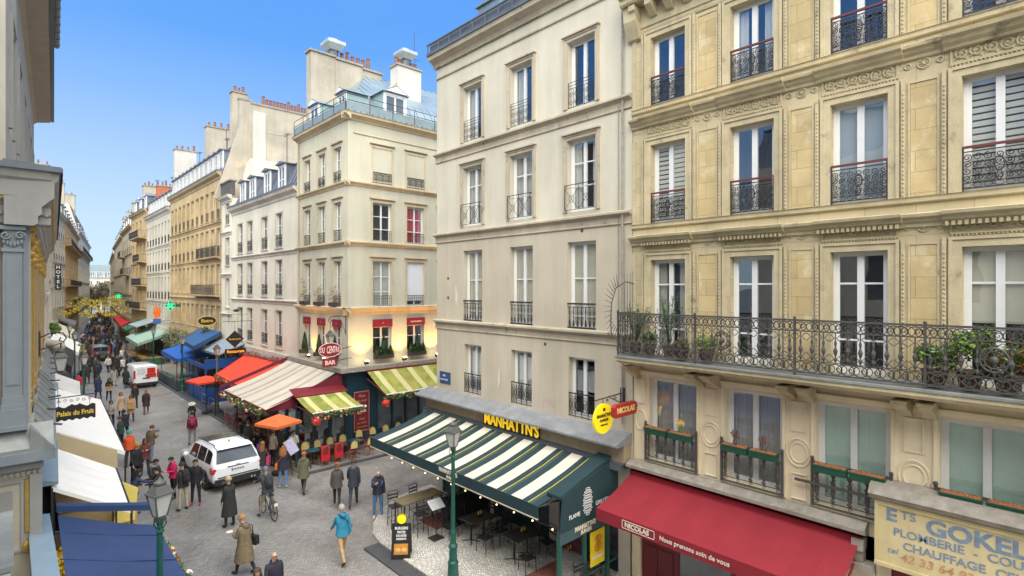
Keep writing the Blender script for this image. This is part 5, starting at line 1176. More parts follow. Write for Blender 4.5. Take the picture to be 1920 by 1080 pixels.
# yellow burger disc
R = thing('hanging_sign', 'round yellow burger restaurant sign hanging from a black iron bracket', 'sign', (12.17,9.2,4.92))
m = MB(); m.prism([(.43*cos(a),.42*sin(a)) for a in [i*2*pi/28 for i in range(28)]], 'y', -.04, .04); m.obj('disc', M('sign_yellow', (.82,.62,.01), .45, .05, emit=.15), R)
BK = M('black_letters', (.02,.02,.02), .5)
vtext("MANHATTN'S", .13, 0,-.043,.09, BK, R, bold=.006, sx=.82); vtext("- BURGER -", .10, 0,-.043,-.04, BK, R, bold=.004); vtext("STREET FOOD", .05, 0,-.043,-.17, BK, R)
m = MB(); m.box(-.05,-.046,.22,.05,-.04,.30); m.mi = 0; m.obj('emblem', BK, R)
m = MB(); m.tube([(.9,0,.6),(-.35,0,.55)], .018, 5); m.tube([(.9,0,.3),(.3,0,.55)], .015, 5); m.tube([(0,0,.42),(0,0,.56)], .012, 5); spiral(m, .55,.48,.08,0,1.3,0,.01); spiral(m, .2,.50,.05,0,1.3,0,.01,-1); m.box(.9,-.06,.15,.98,.06,.75); m.obj('bracket', IRON, R)
R = thing('hanging_sign', 'red lozenge NICOLAS sign with gold letters beside the yellow disc', 'sign', (12.55,8.75,5.2))
m = MB(); m.prism([(-.54,-.11),(-.46,-.18),(.46,-.18),(.54,-.11),(.54,.11),(.46,.18),(-.46,.18),(-.54,.11)], 'y', -.06, .06); m.obj('board', M('sign_red', (.36,.03,.025), .45, .05), R)
vtext('NICOLAS', .21, 0,-.063,0, M('gold_letters', (.80,.55,.18), .5), R, bold=.008, sx=.95)
m = MB(); m.tube([(.54,0,0),(.66,0,0)], .02, 5); m.obj('bracket', IRON, R)
# Palais du Fruit
R = thing('hanging_sign', 'black wavy signboard with gold PALAIS DU FRUIT lettering over white awning', 'sign', (.95,20.0,4.98))
top = [(-.02+.86*i/20*1.05, .19+.03*sin(i*1.1)+(.05 if 7<i<13 else 0)) for i in range(21)]; bot = [(x,-.19-.025*sin(i*1.7)) for i,(x,_) in enumerate(top)]
m = MB(); m.prism(top+bot[::-1], 'y', -.03, .03); m.obj('board', M('sign_black', (.02,.018,.015), .5), R)
vtext('Palais du Fruit', .19, .42,-.034,0, M('gold_letters2', (.72,.48,.08), .4), R, bold=.006, sx=.78)
m = MB(); m.tube([(-.5,0,.44),(.9,0,.50)], .015, 5)
for x in (.05,.75): m.tube([(x,0,.2),(x,0,.47)], .008, 4)
for k in range(6): spiral(m, .05+k*.14,.37,.05,0,1.3,0,.008,1 if k%2 else -1)
m.obj('bracket', IRON, R)
R = thing('hanging_sign', 'tall black vertical HOTEL sign on the white building at left', 'sign', (4.15,84,9.9))
m = MB(); m.box(-.28,-.12,-1.55,.28,.12,1.5); m.obj('board', M('sign_dark', (.02,.02,.03), .5), R)
for k,c_ in enumerate('HOTEL'): vtext(c_, .52, 0,-.125,1.18-k*.58, WH, R, bold=.012)
m = MB(); m.tube([(-.28,0,1.2),(-.8,0,1.2)], .03, 5); m.tube([(-.28,0,-1.2),(-.8,0,-1.2)], .03, 5); m.obj('bracket', IRON, R)
GRE = M('pharmacy_green', (.04,.60,.27), .5, 0, emit=.5)
for (x,y,z,s,lb) in ((12.2,65.4,6.75,.45,'lit green pharmacy cross on the right side, nearer one'),(12.3,103,7.3,.42,'lit green pharmacy cross farther along the right side')):
    R = thing('pharmacy_sign', lb, 'pharmacy cross', (x,y,z), 0, 'green pharmacy crosses')
    m = MB()
    for (a,b) in ((.33,1.0),(1.0,.33)):
        for q in (1,.55): m.tube([(-a*s*q,-.06,-b*s*q),(a*s*q,-.06,-b*s*q),(a*s*q,-.06,b*s*q),(-a*s*q,-.06,b*s*q),(-a*s*q,-.06,-b*s*q)], .035, 4)
    m.obj('neon_tube', GRE, R)
    m = MB(); m.box(-.33*s,-.04,-s,.33*s,.04,s); m.box(-s,-.045,-.33*s,s,.045,.33*s); m.box(s,-.03,-.15,1.05,.03,.15); m.obj('housing', M('pharmacy_box', (.02,.10,.06), .5), R)
R = thing('hanging_sign', 'oval dark sign with gold script before the ochre building', 'sign', (12.4,51.8,5.75))
m = MB(); m.prism([(.72*cos(a),.40*sin(a)) for a in [i*2*pi/24 for i in range(24)]], 'y', -.04, .04); m.obj('board', M('sign_black'), R); m = MB(); m.tube([(.72*cos(a),-.045,.40*sin(a)) for a in [i*2*pi/24 for i in range(25)]], .03, 5, False); m.obj('rim', M('gold_letters2'), R)
vtext('Bistro', .38, 0,-.045,0, M('gold_letters2'), R, bold=.008); m = MB(); m.tube([(-.6,0,.95),(.8,0,.95)], .02, 5); m.tube([(0,0,.4),(0,0,.95)], .015, 4); spiral(m,.35,.75,.14,0,1.3,0,.014); spiral(m,-.35,.75,.14,0,1.3,0,.014,-1); m.obj('bracket', IRON, R)
R = thing('hanging_sign', 'black diamond shaped sign hanging before the white building', 'sign', (12.0,42.5,4.85))
m = MB(); m.prism([(0,-.62),(.62,0),(0,.62),(-.62,0)], 'y', -.03, .03); m.obj('board', M('sign_black'), R); vtext('Boulangerie', .17, 0,-.035,0, M('gold_letters2'), R, bold=.003); m = MB(); m.tube([(-.8,0,1.3),(1.2,0,1.3)], .02, 5); m.tube([(0,0,.62),(0,0,1.3)], .012, 4); m.tube([(.5,0,1.3),(.5,0,2.4)], .02, 5); m.tube([(-.4,0,1.3),(-.4,0,2.0)], .015, 5); m.tube([(-.8,0,1.8),(.9,0,1.8)], .012, 5); m.ball((.1,0,2.1),.17,8,5,1.4,.3,.7); m.obj('bracket', IRON, R)
R = thing('hanging_sign', 'dark Restaurant sign with orange letters above the vermilion awning', 'sign', (12.3,43.4,3.85))
m = MB(); m.box(-.72,-.04,-.2,.72,.04,.2); m.obj('board', M('sign_black'), R); vtext('Restaurant', .30, 0,-.045,0, M('orange_letters', (.85,.30,.03), .5, 0, emit=.5), R, bold=.004, sx=.92); m = MB(); m.tube([(.72,0,0),(.9,0,0)], .02, 5); m.obj('bracket', IRON, R)
R = thing('flag', 'orange and red flame banner on a pole at the pale grey house', 'flag', (11.9,70.5,5.2))
m = MB(); m.prism([(-.2,0),(.25,.1),(.38,.8),(.2,1.3),(.12,.9),(-.02,1.7),(-.12,1.0),(-.3,1.3),(-.34,.6)], 'y', -.04, .04); m.obj('banner', M('flame_orange', (.85,.18,.02), .6, .2, 3, 0), R); m = MB(); m.box(-.35,-.15,-.6,.35,.15,-.02); m.obj('sign_box', M('blue_sign', (.06,.14,.45), .5), R)
m = MB(); m.tube([(.1,0,-.3),(1.3,0,-.3)], .03, 5); m.obj('bracket', IRON, R)

# ---- garlands of yellow lights across the far street
def across(label, x0, x1, y, z, seed):
    random.seed(seed); m = MB(); g = thing('light_garland', label, 'garland', (x0,y,0), 0, 'yellow light garlands across the street')
    n = int((x1-x0)*2.2); L_ = x1-x0
    m.tube([(L_*i/12, 0, z-.7*sin(pi*i/12)+.1*random.random()) for i in range(13)], .02, 4, False); m.obj('wire', IRON, g)
    m = MB()
    for i in range(n):
        x = L_*(i+.5)/n; zz = z-.7*sin(pi*x/L_)+random.uniform(-.55,.35)
        leaves(m, (x,0,zz), (.38,.25,.32), 34, .13, mi=(0,0,1,2))
    m.obj('foliage_and_bulbs', [M('garland_yellow', (.70,.52,.04), .5, .3, 9, 0, emit=.12), M('garland_green', (.10,.13,.02), .6), M('garland_olive', (.35,.30,.02), .6)], g)
across('nearest garland of yellow lights across the far street', 4.6, 12.9, 94, 5.9, 1)
across('second garland of yellow lights, behind the nearest', 5.6, 13.6, 106, 6.3, 2)
across('third garland of yellow lights over the crowd', 6.8, 14.6, 118, 6.9, 3)
across('farthest garland of yellow lights over the crowd', 8.5, 16.0, 132, 6.9, 4)

# ---- trees at the far end
def tree(label, x, y, h, r, seed, mats, lsize=.35, n=900, name='tree'):
    random.seed(seed); R = thing(name, label, 'tree', (x,y,0))
    m = MB(); m.tube([(0,0,0),(.1,0,h*.3),(0,.1,h*.55)], [.22,.16,.1], 7)
    tips = []
    for k in range(9):
        a = k*2.4; p0 = Vector((0,0,h*(.3+.03*k))); p1 = p0+Vector((cos(a)*r*.45,sin(a)*r*.45,h*.2)); p2 = p1+Vector((cos(a)*r*.35,sin(a)*r*.35,h*.15)); m.tube([p0,p1,p2],[.09,.05,.02],5); tips += [p1,p2]
    m.obj('trunk', BARK, R); c = MB()
    for k in range(16):
        q = random.choice(tips)+Vector((random.uniform(-.6,.6)*r*.5,random.uniform(-.6,.6)*r*.5,random.uniform(-.1,.25)*h)); leaves(c, q, (r*.38,r*.38,h*.11), n//16, lsize, mi=(0,0,1))
    c.obj('crown', mats, R); return R
WT = [M('winter_twigs', (.16,.13,.09), .9, .3, 2, 0), M('winter_leaf', (.13,.14,.06), .9, .3, 2, 0)]
for k,(x,y,h,r) in enumerate(((22,232,9.5,4),(29,236,10,4.5),(36,230,9,4),(18.5,214,8.5,3),(24.5,240,8,3.5),(33,244,8.5,4),(41,240,9,4.5))):
    tree(['bare brown tree at the far end of the street, first from the left','tall bare tree at the far end, before the slate-roofed building','bare tree at the far end on the right side','small bare tree at the end by the domed house','low bare tree filling the far street mouth','bare tree nearly touching the slate-roofed building','rightmost bare tree at the far end'][k], x, y, h, r, 20+k, WT, .4, 1400)

# ---- vehicles
def car_body(prof, zb, name, mat, R, n=14):
    """prof: stations (y, half width, belt z, top half width, roof z); one continuous lofted shell"""
    m = MB(); m.smooth = True; rings = []
    for (y,w,b,wt,rz) in prof:
        half = [(w*.80,zb),(w*.97,zb+.10),(w,zb+.28),(w*1.0,(zb+b)/2+.05),(w*.985,b-.06),(w*.96,b),(wt*1.02+(w*.96-wt*1.02)*.12,b+(rz-b)*.88),(wt*.93,b+(rz-b)*.97),(wt*.6,rz+.005),(0,rz+.012)]
        ring_ = [(x,y,z) for x,z in half]+[(-x,y,z) for x,z in half[-2::-1]]
        rings.append([m.pt(p) for p in ring_])
    for a,b in zip(rings,rings[1:]):
        for k in range(len(a)-1): m.face((a[k],a[k+1],b[k+1],b[k]))
        m.face((a[-1],a[0],b[0],b[-1]))
    m.smooth = False; m.face(rings[0][::-1]); m.face(rings[-1]); return m.obj(name, mat, R)
def wheel(R, x, y, r, w):
    o = MB(); s = 1 if x > 0 else -1
    o.F = T(x,y,r)@Matrix.Rotation(pi/2,4,'Y'); o.lathe([(r*.66,-w/2),(r*.93,-w/2),(r,-w*.35),(r,w*.35),(r*.93,w/2),(r*.66,w/2)], (0,0,0), 24); q = o.obj('wheel', M('tyre_rubber', (.02,.02,.02), .8), R)
    i = MB(T(x,y,r)@Matrix.Rotation(pi/2,4,'Y')); i.lathe([(r*.68,-w*.3),(r*.66,w*.42 if s>0 else -w*.42)], (0,0,0), 20)
    for k in range(5):
        a = k*2*pi/5; zz = s*w*.46; i.tube([(0,0,zz),(r*.62*cos(a),r*.62*sin(a),zz)], .035, 4)
    i.lathe([(.08,s*w*.4),(.07,s*w*.5)], (0,0,0), 8); i.obj('rim', M('alloy', (.30,.27,.20), .35, .1, metal=.8), q)
CARW = M('white_car_paint', (.80,.82,.84), .22, .02, 2, 0, coat=.6); CARB = M('black_trim', (.025,.025,.027), .45, .1, 6, 0); CGL = M('car_glass', (.025,.03,.035), .08, .1, 2, 0, spec=.8); CGL2 = M('rear_screen', (.10,.12,.15), .12, .3, 1.2, 0, spec=.8)
REDL = M('tail_lamp', (.50,.01,.01), .2, .1, 6, 0, coat=.5)
S = thing('parked_car', 'white sport utility car with black rails stopped among the pedestrians', 'car', (6.92,26.95,0), radians(5)); S.scale = (1.03,.90,1.03)
prof = [(-2.50,.82,.90,.82,.94),(-2.47,.92,.99,.88,1.03),(-2.40,.965,1.05,.89,1.12),(-2.28,.98,1.08,.86,1.26),(-2.08,.985,1.09,.79,1.50),(-1.88,.99,1.09,.74,1.67),(-1.6,.995,1.08,.735,1.735),(-.8,1.0,1.06,.755,1.765),(.0,1.0,1.05,.755,1.75),(.5,1.0,1.04,.745,1.69),(.85,1.0,1.03,.76,1.52),(1.2,.995,1.03,.80,1.28),(1.45,.99,1.02,.86,1.12),(1.9,.97,.98,.86,1.06),(2.25,.93,.90,.84,.98),(2.45,.84,.78,.78,.84),(2.5,.74,.70,.70,.74)]
car_body(prof, .34, 'body', CARW, S)
def surf(y, t, off=.006):
    for a,b in zip(prof,prof[1:]):
        if a[0] <= y <= b[0]:
            f = (y-a[0])/(b[0]-a[0]); w,bz,wt,rz = [a[i]*(1-f)+b[i]*f for i in (1,2,3,4)]
            x0,z0 = w*.96,bz; x1 = wt*1.02+(w*.96-wt*1.02)*.12; z1 = bz+(rz-bz)*.88
            return (x0+(x1-x0)*t+off, y, z0+(z1-z0)*t+off*.3)
for s_ in (-1,1):
    for (ya,yb,ta,tb,ya2,yb2) in ((-2.05,-1.35,.06,.90,-1.95,-1.35),(-1.25,-.35,.06,.93,-1.25,-.35),(-.27,.75,.06,.93,-.27,.55)):
        m = MB(); n = 5; lo = [surf(ya+(yb-ya)*i/n, ta) for i in range(n+1)]; hi = [surf(ya2+(yb2-ya2)*i/n, tb) for i in range(n+1)]
        for i in range(n): m.poly([(s_*p[0],p[1],p[2]) for p in (lo[i],lo[i+1],hi[i+1],hi[i])])
        m.obj('side_window', CGL, S)
    m = MB(); m.tube([(s_*.68,-1.75,1.775),(s_*.70,-1.6,1.82),(s_*.70,.3,1.81),(s_*.68,.45,1.765)], .022, 5); m.obj('roof_rail', CARB, S)
    m = MB(); m.box(s_*.99-.02,-1.9,.36,s_*.99+.03,1.9,.50); m.obj('sill', CARB, S)
    m = MB(); m.smooth = True; m.ball((s_*1.10,.72,1.12), .13, 10, 6, .9,.6,.75); m.obj('mirror', CARW, S)
    m = MB(); m.prism([(-2.49,.98),(-2.20,1.05),(-2.14,.86),(-2.25,.80),(-2.47,.80)], 'x', *sorted((s_*.72,s_*1.005))); m.obj('tail_lamp', REDL, S)
    for y in (-1.5,1.5):
        wheel(S, s_*.90, y, .37, .24)
    m = MB(); m.F = T(s_*.985,0,0)
    for y in (-1.5,1.5): m.tube([(0,y+.44*cos(a),.36+.44*sin(a)) for a in [i*pi/10 for i in range(11)]], .045, 5)
    m.obj('wheel_arch', CARB, S)
m = MB(); m.poly(((-.82,-2.395,1.17),(.82,-2.395,1.17),(.70,-2.02,1.60),(-.70,-2.02,1.60))); m.obj('rear_window', CGL2, S)
m = MB(); m.prism([(-2.02,1.64),(-1.65,1.735),(-1.65,1.765),(-2.08,1.70),(-2.12,1.665)], 'x', -.69, .69); m.mi = 1; m.box(-.66,-2.10,1.61,.66,-1.98,1.638); m.obj('spoiler', [CARW,CARB], S)
m = MB(); m.prism([(-.96,-2.2),(-.90,-2.48),(-.72,-2.57),(.72,-2.57),(.90,-2.48),(.96,-2.2)], 'z', .32, .56); m.box(-.8,-2.53,.60,.8,-2.48,.64); m.box(-.42,-2.50,.97,.42,-2.468,1.01); m.obj('rear_bumper', CARB, S)
m = MB(); 
for x in (-.62,-.50,.50,.62): m.F = T(x,-2.57,.42)@Matrix.Rotation(pi/2,4,'X'); m.lathe([(.045,0),(.045,.06),(.03,.06),(.03,0)], (0,0,0), 10)
m.obj('exhaust', M('chrome', (.6,.6,.6), .2, 0, metal=1), S)
m = MB(); m.box(-.27,-2.515,.80,.27,-2.50,.92); m.mi = 1; m.box(-.27,-2.518,.80,-.22,-2.514,.92); pl_ = m.obj('number_plate', [M('plate_white', (.75,.75,.72), .4), M('plate_blue', (.03,.10,.5), .4)], S); text('lettering','DX-414-CR', .10, T(.02,-2.519,.86)@RX90(), BK, pl_, .001, .003, 'CENTER', .85)
m = MB(); m.prism([(-.62,-.55),(.62,-.55),(.60,.38),(-.60,.38)], 'z', 1.775, 1.795); m.mi=1; m.box(-.60,-.12,1.796,.60,-.07,1.80); m.obj('sunroof', [M('sunroof_glass', (.06,.06,.045), .12, .4, 5, 0, spec=.8), CARB], S)
m = MB(); m.prism([(-1.42,1.79),(-1.30,1.79),(-1.38,1.86)], 'x', -.02, .02); m.obj('antenna_fin', CARB, S)
m = MB(); m.box(-.09,-2.492,1.035,.09,-2.465,1.055); m.obj('badge', M('chrome'), S)
def van(label, x, y, yaw, col, stripe, h=1.95, cat='van', name='delivery_van'):
    V = thing(name, label, cat, (x,y,0), yaw)
    pf = [(-2.2,.84,1.0,.80,h-.1),(-2.15,.88,1.05,.82,h-.03),(-1.9,.90,1.05,.82,h),(.6,.90,1.05,.80,h),(.95,.90,1.02,.78,h-.14),(1.5,.88,1.0,.76,1.15),(2.0,.84,.9,.74,1.0),(2.2,.74,.7,.7,.75)]
    car_body(pf, .28, 'body', col, V)
    for s_ in (-1,1):
        for yy in (-1.35,1.4): wheel(V, s_*.80, yy, .31, .2)
        m = MB(); m.box(*sorted((s_*.80,s_*.905)),0,0,0) if False else m.box(min(s_*.78,s_*.90),-2.23,.85,max(s_*.78,s_*.90),-2.12,1.55); m.obj('tail_lamp', REDL, V)
        m = MB(); m.poly(((s_*.90,.2,1.15),(s_*.90,1.1,1.12),(s_*.83,.9,h-.25),(s_*.83,.2,h-.2))); m.obj('side_window', CGL, V)
        m = MB(); m.box(min(s_*.06,s_*.66),-2.235,1.25,max(s_*.06,s_*.66),-2.222,1.70); m.obj('rear_window', (stripe if s_ > 0 else M('pale_panel', (.60,.62,.64), .4)) if stripe else CGL, V)
    m = MB(); m.box(-.86,-2.28,.25,.86,-2.15,.48); m.box(-.26,-2.235,.80,.26,-2.225,.9); m.obj('rear_bumper', CARB, V)
    if stripe:
        m = MB(); m.prism([(-.1,1.02),(.72,1.02),(.74,1.22),(.05,1.22)], 'y', -2.236, -2.224); m.mi = 0; m.box(.02,-2.24,.9,.74,-2.226,1.0); m.obj('livery', stripe, V)
    return V
van('white van with red panels on its rear doors, facing away', 8.35, 57.2, radians(4), CARW, M('van_red', (.55,.03,.02), .4, .1))
van('dark grey van parked beyond the left stalls among the crowd', 7.6, 80.5, radians(2), M('grey_car_paint', (.10,.11,.12), .3, .05, coat=.5), None, 1.8)

# ---- window boxes and plants on the golden building
GRB = M('green_plastic', (.015,.09,.055), .5, .1, 6, 0)
def window_box(label, x, z, w, plant=None):
    p = F1@Vector((x,-.16,z)); R = thing('window_box', label, 'window box', (13.2+p.x,8.9+p.y,p.z), -pi/2, 'green window boxes on the entresol railings')
    m = MB(); m.prism([(-.07,0),(.07,0),(.10,.17),(-.10,.17)], 'x', -w/2, w/2); m.box(-w/2-.01,-.11,.15,w/2+.01,.11,.175); m.obj('trough', GRB, R)
    m = MB(); m.box(-w/2+.02,-.09,.176,w/2-.02,.09,.19)
    for k in range(int(w*60)): m.ball((random.uniform(-w/2+.04,w/2-.04), random.uniform(-.07,.07), .19), random.uniform(.012,.028), 5, 3)
    m.obj('clay_pebbles', SOIL, R)
    if plant: 
        m = MB(); 
        for k in range(7): a = random.uniform(-.5,.5); m.tube([(0+.02*k-.06,0,.19),(.02*k-.06+a*.1,0,.32),(.02*k-.06+a*.25,.02,.45+.03*(k%3))], .006, 4)
        m.mi = 1; leaves(m, (0,0,.46), (.12,.06,.10), 60, .035); m.obj('plant', [LEAF3 if plant=='y' else BARK, GOLDF if plant=='y' else BROWNF], R)
nm = ['first','second','third','fourth']
for i,(a,b) in enumerate(ent[:4]):
    w_ = (b-a)/2-.06; c = (a+b)/2
    for s_,side in ((-1,'left'),(1,'right')):
        window_box('green window box with terracotta pebbles, '+side+' one on the '+nm[i]+' entresol railing from the left', c+s_*(w_/2+.03), 4.53, w_, 'y' if (i,s_)==(0,1) else ('d' if i==1 else None))
def potted(label, x, y, z, pr, ph, fn, cat='potted plant', pm=M('dark_clay', (.13,.075,.05), .8, .3, 8, .1), name='potted_plant', group=None):
    R = thing(name, label, cat, (x,y,z), 0, group); m = MB(); m.lathe([(pr*.7,0),(pr,ph),(pr*1.08,ph),(pr*1.08,ph+.03),(pr*.9,ph+.03)], (0,0,0), 12); m.obj('pot', pm, R); m = MB(); fn(m, ph); m.obj('foliage', [LEAF1,LEAF2,LEAF3,LEAFG,BROWNF,REDF], R); return R
def oleander(hh, mi=(3,1), n=26, sp=.45):
    def f(m, ph):
        for k in range(n):
            a = random.uniform(0,6.28); q = random.uniform(.2,1)*sp; tip = Vector((cos(a)*q,sin(a)*q,ph+hh*random.uniform(.6,1))); m.mi = 0; m.tube([(0,0,ph),tip*.5+Vector((0,0,ph*.5)),tip], .006, 3)
            for j in range(16):
                p = Vector((0,0,ph)).lerp(tip, random.uniform(.4,1)); d_ = Vector((random.gauss(0,1),random.gauss(0,1),.6)).normalized()*.11; e_ = d_.cross(Vector((0,0,1))).normalized()*.014; m.mi = random.choice(mi); m.poly((p,p+d_*.5+e_,p+d_,p+d_*.5-e_))
    return f
def bushy(r, mi=(1,2), n=420, s=.05, up=0):
    def f(m, ph):
        for k in range(9):
            a = k*2.2; leaves(m, (cos(a)*r*.5,sin(a)*r*.5,ph+r*random.uniform(.3,1.1)+up*random.random()), (r*.5,r*.5,r*.5), n//9, s, mi=mi)
    return f
bx = 13.2-.55
potted('grey-green oleander in a pot at the far left end of the long balcony', bx,8.45,6.79,.17,.28, oleander(1.15), group='plants along the long balcony')
potted('tall thin oleander beside the leftmost balcony window', bx+.05,7.45,6.79,.17,.28, oleander(1.35,(3,1),20,.38), group='plants along the long balcony')
potted('low dark green plant behind the railing near the left end', bx-.05,7.95,6.79,.16,.25, bushy(.24,(0,1)), group='plants along the long balcony')
potted('bright green leafy plant between the two leftmost balcony windows', bx-.05,6.35,6.79,.19,.25, bushy(.30,(2,2,1)), group='plants along the long balcony')
potted('brownish dry plant in a terracotta trough by the left balcony window', bx-.1,7.0,6.79,.2,.22, bushy(.2,(4,1)), group='plants along the long balcony')
potted('round blue-green succulent bush on the right part of the balcony', bx-.1,1.85,6.79,.2,.26, bushy(.34,(1,3,2),700,.05), group='plants along the long balcony')
potted('tall yellow-green climbing plant spilling over the right balcony railing', bx-.1,1.35,6.79,.2,.3, bushy(.40,(2,2,1),900,.045,.45), group='plants along the long balcony')
potted('bright green plant with red flowers on the right of the balcony', bx-.1,.85,6.79,.2,.28, bushy(.32,(2,2,2,1,5),700,.045,.15), group='plants along the long balcony')
potted('dark green shrub at the right edge of the balcony', bx-.1,.35,6.79,.2,.28, oleander(.95,(0,3),34,.45), group='plants along the long balcony')
# café windows: clipped conifers in troughs
def conifer(label, x, y, z, w, n_side):
    R = thing('clipped_conifer', label, 'shrub', (x,y,z), 0, 'clipped conifers on the cafe window sills')
    m = MB(); m.box(-w/2,-.14,0,w/2,.14,.22); m.obj('trough', M('dark_trough', (.05,.04,.04), .7), R)
    m = MB()
    def cone(cx, h_, r_): 
        for k in range(int(520*h_)):
            t_ = random.random()**1.3; a = random.uniform(0,6.28); rr = r_*(1-t_)**.8*random.uniform(.75,1.05)*(1 if t_>.06 else .7); p = Vector((cx+cos(a)*rr,sin(a)*rr,.2+h_*t_)); m.mi = random.choice((0,0,1)); d_ = Vector((cos(a),sin(a),.9)).normalized()*.06; e_ = Vector((-sin(a),cos(a),0))*.03; m.poly((p-e_,p+d_,p+e_,p-d_*.6))
        m.mi = 0; m.lathe([(r_*.75,.22),(r_*.6,.2+h_*.5),(.02,.2+h_*.95)], (cx,0,0), 8)
    cone(0,1.05,.24)
    if n_side: cone(-.42,.5,.2); cone(.42,.5,.2); cone(.2,.45,.18); cone(-.2,.45,.18)
    m.obj('foliage', [LEAF1,LEAF2], R)
for i,(c,w) in enumerate(cr[:2]): conifer(['conifer between low bushes on the left side-street window sill of the cafe','conifer between low bushes on the right side-street window sill of the cafe'][i], 13.2+c, 26.9-.16, 4.66, 1.15, True)
for i,(c,w) in enumerate(cl): conifer('single pointed conifer on the main-street cafe window sill, '+['farthest','middle','nearest'][i]+' of three', 13.2-.16, 33.65-c, 4.66, .6, False)
# dry climbing plants in the cafe building's second-floor windows
for i,(c,w) in enumerate(cl):
    R = thing('window_planter', 'reddish dry climber in a planter on the second floor, '+['farthest','middle','nearest'][i]+' of three', 'planter', (13.2-.2,33.65-c,7.6), 0, 'dry climbers on second floor windows')
    m = MB(); m.box(-.13,-.45,0,.13,.45,.2); m.obj('trough', M('dark_trough'), R); m = MB()
    for k in range(5): leaves(m, (random.uniform(-.1,.05),random.uniform(-.4,.4),.35+.28*k*(1 if i==0 else .6)), (.15,.4-.05*k,.22), 80-10*k, .04, mi=(0,0,1))
    m.obj('foliage', [M('red_dry_leaf', (.19,.05,.05), .8, .3, 8, 0), LEAF2], R)

# ---- flower and fir garlands on awning edges
def garland(label, A, B, r, n, seed, mats=None, name='garland'):
    random.seed(seed); A, B = Vector(A), Vector(B); m = MB(); Lg = (B-A).length
    m.mi = 0; m.tube([A,B], r*.35, 5)
    for i in range(n):
        p = A.lerp(B, random.random()); leaves(m, p, (r,r,r*.9), 16, .06, mi=(0,0,1))
    for i in range(n):
        p = A.lerp(B, random.random())+Vector((random.uniform(-r,r),random.uniform(-r,r),random.uniform(-r,r)))*.9; m.mi = random.choice((2,2,3,4)); s = random.uniform(.03,.07); m.ball(p, s, 6, 4)
        if random.random() < .5: leaves(m, p, (.08,.08,.08), 5, .05, mi=(2,4))
    o = m.obj(name, mats or [LEAF1,LEAF2,REDF,GOLDF,WHF], None); tag(o, label, 'garland', 'flower and fir garlands on the cafe awnings'); return o
garland('fir and red flower garland along the front edge of the cream cafe awning', (13.2-4.5,26.9-.4,2.66), (13.2-4.5,26.9+6.2,2.66), .22, 90, 5)
garland('red and gold flower garland under the large yellow-green awning', (14.35,24.78,2.86), (21.0,24.78,2.86), .20, 90, 6)
garland('fir and gold garland under the small yellow-green awning', (10.2,24.32,2.62), (12.75,24.32,2.62), .20, 48, 7)
garland('yellow and green leafy garland on the edge of the vermilion awning', (9.9,34.0,2.72), (9.95,39.2,2.72), .2, 60, 8, [LEAF2,BROWNF,REDF,GOLDF,GOLDF])
garland('reddish dry foliage along the top of the vermilion awning', (12.9,35.4,3.75), (12.9,44,3.6), .32, 60, 9, [M('red_dry_leaf'),LEAFG,REDF,BROWNF,BROWNF])
garland('hanging red and yellow flower garland beside the navy awning', (2.75,12.6,2.3), (2.75,16.4,2.1), .16, 60, 10)
for (p,lb) in (((10.35,24.3,2.4),'red paper lantern ball at the left end of the small green awning'),((14.25,24.75,2.6),'red flower ball at the left end of the large green awning')):
    m = MB(T(*p)); m.ball((0,0,0), .2, 10, 7); m.tube([(0,0,.18),(0,0,.35)], .01, 4); m.mi = 1; leaves(m,(0,0,0),(.2,.2,.2),50,.06); o = m.obj('flower_ball', [REDF, GOLDF]); tag(o, lb, 'decoration')

# ---- parasols and other canvas
def part(name, mb_, mats, par): return mb_.obj(name, mats, par)
def parasol(label, x, y, z, s, col, sq=4, rot=0, rise=.35):
    R = thing('parasol', label, 'parasol', (x,y,0), rot); m = MB()
    r_ = s*(1.414/2 if sq == 4 else .55); m.lathe([(r_,-.12),(r_,0),(r_*.55,rise*.5),(.03,rise)], (0,0,z), sq, 1, 1, pi/4); m.obj('canopy', col, R); m = MB(); m.tube([(0,0,.05),(0,0,z+rise)], .025, 8); m.lathe([(.3,0),(.3,.06),(.05,.1)], (0,0,.08), 12); m.obj('pole', IRON, R); return R
ORG = M('orange_canvas', (.72,.15,.04), .75, .08, 2, .1); VER = M('vermilion_canvas', (.72,.055,.02), .7, .08, 2, .1); BLUC = M('blue_canvas', (.015,.10,.40), .7, .1, 2, .1)
parasol('square orange parasol between the white car and the cafe', 9.0, 25.3, 2.42, 1.42, ORG, 4, radians(20), .36)
parasol('low red parasol in front of the blue restaurant', 9.75, 40.9, 2.3, 1.9, VER, 4, radians(10), .3)
def canopy(label, pts, mats, val=.25, name='canopy', legs=(), cat='canopy', group=None, legz=0):
    """free-standing sloping canvas; pts A,B (high edge) C,D (low edge)"""
    c0 = Vector(pts[0]); R = thing(name, label, cat, (c0.x,c0.y,0), 0, group); P_ = [Vector(p)-Vector((c0.x,c0.y,0)) for p in pts]
    m = MB(); canvas(m, *P_, nu=10, nv=6, sag=.05); m.obj('canvas', mats, R)
    m = MB()
    for a,b in ((2,3),(1,2),(3,0)):
        p,q = P_[a],P_[b]; d_ = Vector((0,0,-val)); nrm = (q-p).cross(Vector((0,0,1))).normalized()*.012; m.poly((p-nrm,q-nrm,q+d_-nrm,p+d_-nrm)); m.poly((p+nrm,q+nrm,q+d_+nrm,p+d_+nrm))
    m.obj('valance', mats if not isinstance(mats,list) else mats[-1], R)
    m = MB()
    for k in (legs or range(4)): m.tube([(P_[k].x,P_[k].y,.02),(P_[k].x,P_[k].y,P_[k].z-.02)], .03, 6)
    m.tube([P_[2],P_[3]], .03, 5); m.obj('frame', IRON, R); return R
